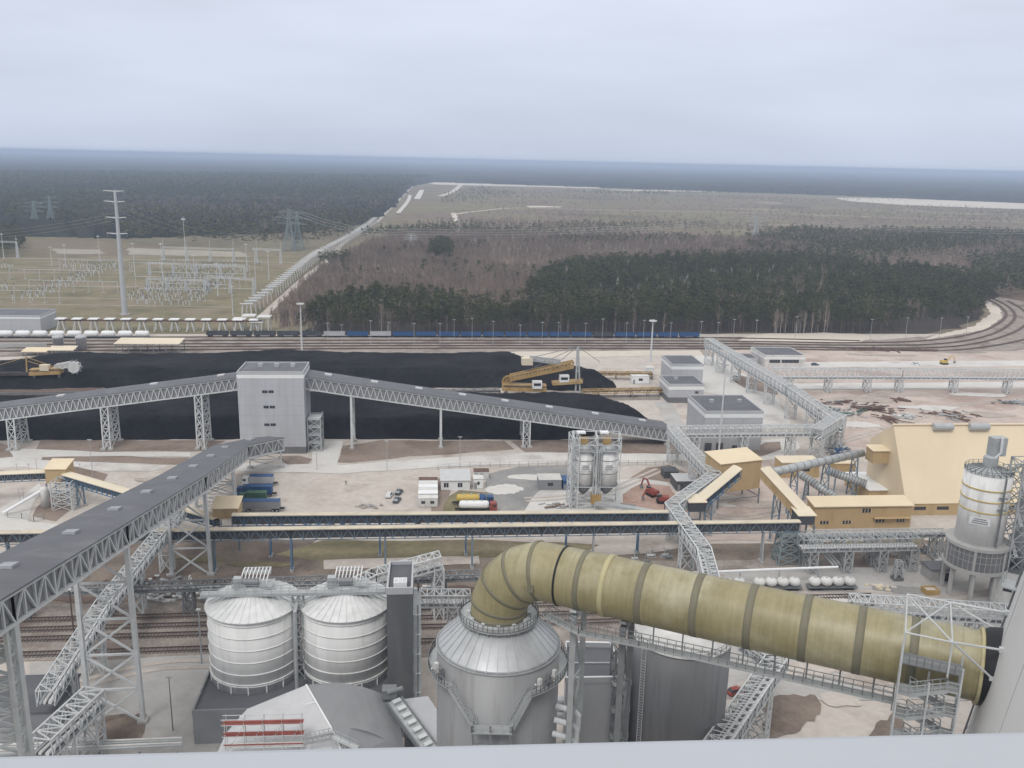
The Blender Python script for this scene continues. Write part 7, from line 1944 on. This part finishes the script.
# a worker
def worker(px, py):
    p = G(px, py); me = bpy.data.meshes.new('person'); J = [(0, 0, .92), (0, 0, 1.2), (0, 0, 1.46), (0, .01, 1.56), (0, .02, 1.70), (.1, 0, .88), (.13, .06, .48), (.14, 0, .06), (.14, .16, .03), (-.1, 0, .88), (-.13, -.04, .48), (-.14, -.06, .06), (-.14, .1, .03), (.19, 0, 1.42), (.27, .02, 1.14), (.27, .12, .9), (-.19, 0, 1.42), (-.27, 0, 1.14), (-.25, .1, .9)]
    E = [(0, 1), (1, 2), (2, 3), (3, 4), (0, 5), (5, 6), (6, 7), (7, 8), (0, 9), (9, 10), (10, 11), (11, 12), (2, 13), (13, 14), (14, 15), (2, 16), (16, 17), (17, 18)]
    me.from_pydata([tuple(v) for v in J], E, []); o = bpy.data.objects.new('person', me); col.objects.link(o); o.location = p
    md = o.modifiers.new('skin', 'SKIN'); ss = o.modifiers.new('sub', 'SUBSURF'); ss.levels = ss.render_levels = 1
    rr = [.17, .16, .17, .06, .11, .1, .075, .05, .045, .1, .075, .05, .045, .07, .05, .035, .07, .05, .035]
    for i, r_ in enumerate(rr): me.skin_vertices[0].data[i].radius = (r_, r_)
    me.skin_vertices[0].data[0].use_root = True; me.materials.append(MATS['clad_dark'])
    tag(o, 'person in dark work clothes walking alone across the sandy yard', 'person')
    hm = MB(); hm.lathe(p + Vector((0, .02, 1.72)), [(.14, 0), (.135, .06), (.09, .12), (.01, .14)], 12); hm.build('helmet', 'white', o)
    vm = MB(); vm.lathe(p + UP*1.02, [(.21, 0), (.215, .2), (.2, .38)], 12); vm.build('vest', 'yellow', o)
worker(346, 485)
# ---- wheel tracks, mud and puddles on the bare ground
def ruts(px, n=2, gap=2.0, wd=.55, m='m_soil'):
    L_ = smooth_line([G(*p) for p in px], 8)
    for k in range(n):
        off = (k-(n-1)/2)*gap; Q = []
        for i, p in enumerate(L_):
            d = (L_[min(i+1, len(L_)-1)] - L_[max(0, i-1)]).normalized(); Q.append(p + Vector((-d.y, d.x, 0))*off)
        strip('wheel_track', Q, wd, .16 + .003*k, m)
for r_ in (
           [(700, 512), (740, 518), (800, 505), (812, 480)], [(840, 442), (900, 425), (960, 405), (1040, 400)], [(820, 400), (870, 396), (960, 395), (1040, 392)], [(850, 430), (860, 400), (900, 390)],
           [(525, 500), (560, 498), (610, 490), (660, 470)], [(640, 600), (760, 590), (900, 596)], [(650, 640), (800, 610), (900, 605), (1000, 590)], [(740, 690), (800, 668), (880, 690), (930, 720)], [(60, 690), (150, 668), (215, 664)]):
    ruts(r_, 2, 2.6, 1.3, 'm_rut')
def blotch(px, py, rx, ry, m, z=.17, n=44):
    c = G(px, py); pts = []
    f = [rnd.uniform(.45, 1.3) for _ in range(n)]
    for k in range(n):
        a = 2*math.pi*k/n; s_ = (f[k] + f[k-1] + f[(k+1) % n] + f[k-2] + f[(k+2) % n])/5; pts.append(c + Vector((math.cos(a)*rx*s_, math.sin(a)*ry*s_, 0)))
    tag(poly_mesh('mud_patch', pts, z, m), kind='structure')
mat('puddle', (.16, .14, .125), .12, .15, .2, spec=.5)
for q in ((720, 500, 9, 6, 'm_road'), (760, 505, 10, 4, 'm_yard_dark'), (700, 525, 6, 3, 'm_asphalt'), (640, 500, 5, 4, 'm_red'), (629, 507, 3, 3, 'puddle'), (600, 480, 6, 3, 'm_asphalt'), (505, 490, 8, 6, 'm_road'), (535, 478, 10, 3, 'm_road'),
          (870, 400, 15, 6, 'm_yard_dark'), (930, 408, 14, 5, 'm_road'), (990, 415, 12, 5, 'm_yard_dark'), (980, 395, 18, 4, 'm_road'), (860, 425, 8, 5, 'm_road'), (900, 430, 10, 4, 'm_yard_dark'), (790, 352, 12, 4, 'm_yard_dark'), (880, 355, 24, 3, 'm_yard_dark'), (960, 352, 18, 4, 'm_ballast'),
          (200, 560, 8, 2, 'm_grass'), (260, 565, 9, 2, 'm_grass'), (420, 572, 10, 2, 'm_brown'), (360, 577, 8, 2.5, 'm_brown'), (460, 590, 7, 2, 'm_brown'), (150, 594, 10, 2, 'm_brown'), (80, 600, 8, 2, 'm_brown'), (860, 545, 6, 3, 'm_grass'), (900, 540, 8, 4, 'm_grass'), (880, 556, 5, 2, 'm_brown'),
          (700, 575, 8, 2, 'm_yard_dark'), (820, 600, 9, 3, 'm_road'), (900, 590, 7, 3, 'm_asphalt'), (800, 670, 7, 3, 'm_yard'), (870, 680, 6, 3, 'm_yard_dark'), (840, 700, 5, 3, 'm_yard'),
          (70, 485, 5, 3, 'm_yard_dark'), (20, 470, 8, 3, 'm_yard'), (150, 480, 6, 3, 'm_yard_dark'), (20, 545, 6, 2, 'm_yard_dark')):
    blotch(*q)

# ---- overhead lines across the open country
def wires(label, P, n=3, sag=6, r=.1):
    t = thing('power_line', label, 'power line', flat(P[0]))
    for k in range(n):
        m = MB()
        for a, b in zip(P, P[1:]):
            m.tube([a.lerp(b, i/12) + Vector((0, (k-(n-1)/2)*6, k*2.5 - sag*4*(i/12)*(1-i/12))) for i in range(13)], r, 4, False)
        m.build('wire', 'galv', t)
wires('faint overhead wires strung across the leafless wood towards the right', [G(298, 250) + UP*40, G(411, 251) + UP*20, G(755, 243) + UP*34, G(1120, 262) + UP*36], 3, 8, .13)
wires('faint overhead wires above the switchyard from the tall pole pylon', [G(125, 315) + UP*70, G(233, 262) + UP*22, G(290, 251) + UP*44], 3, 5, .045)
wires('faint overhead wires leaving the tall pole pylon towards the left edge', [G(125, 315) + UP*62, G(-60, 262) + UP*24], 3, 5, .045)
# pipe stands, valves and small plant between the nearer conveyor and the duct
def low_plant(label, px, py, n, sx, sy):
    c = G(px, py); t = thing('pump_set', label, 'pumps', c); 
    for k in range(n):
        p = c + U*rnd.uniform(-sx, sx) + NV*rnd.uniform(-sy, sy); m = MB()
        m.tube([p + UP*.6 - U*.9, p + UP*.6 + U*.9], .45, 10); m.box(p + UP*.12, (2.4, 1.0, .24), RZ); m.tube([p + UP*.6, p + UP*2.2, p + UP*2.2 + NV*1.4], .18, 8); m.build('pump', rnd.choice(['galv', 'white_dirty', 'galv_dark']), t)
low_plant('group of small pumps on the dark soil left of the zigzag bridge foot', 660, 560, 6, 8, 2)
low_plant('group of small pumps on dark soil between lift tower and duct bend', 440, 585, 6, 7, 3)
low_plant('group of small pumps under the diagonal gallery next to the tracks', 150, 590, 7, 10, 2)
low_plant('group of small pumps on concrete before the ochre annex', 900, 552, 6, 9, 2)
low_plant('group of small pumps on concrete left of the big silo', 935, 560, 5, 4, 4)
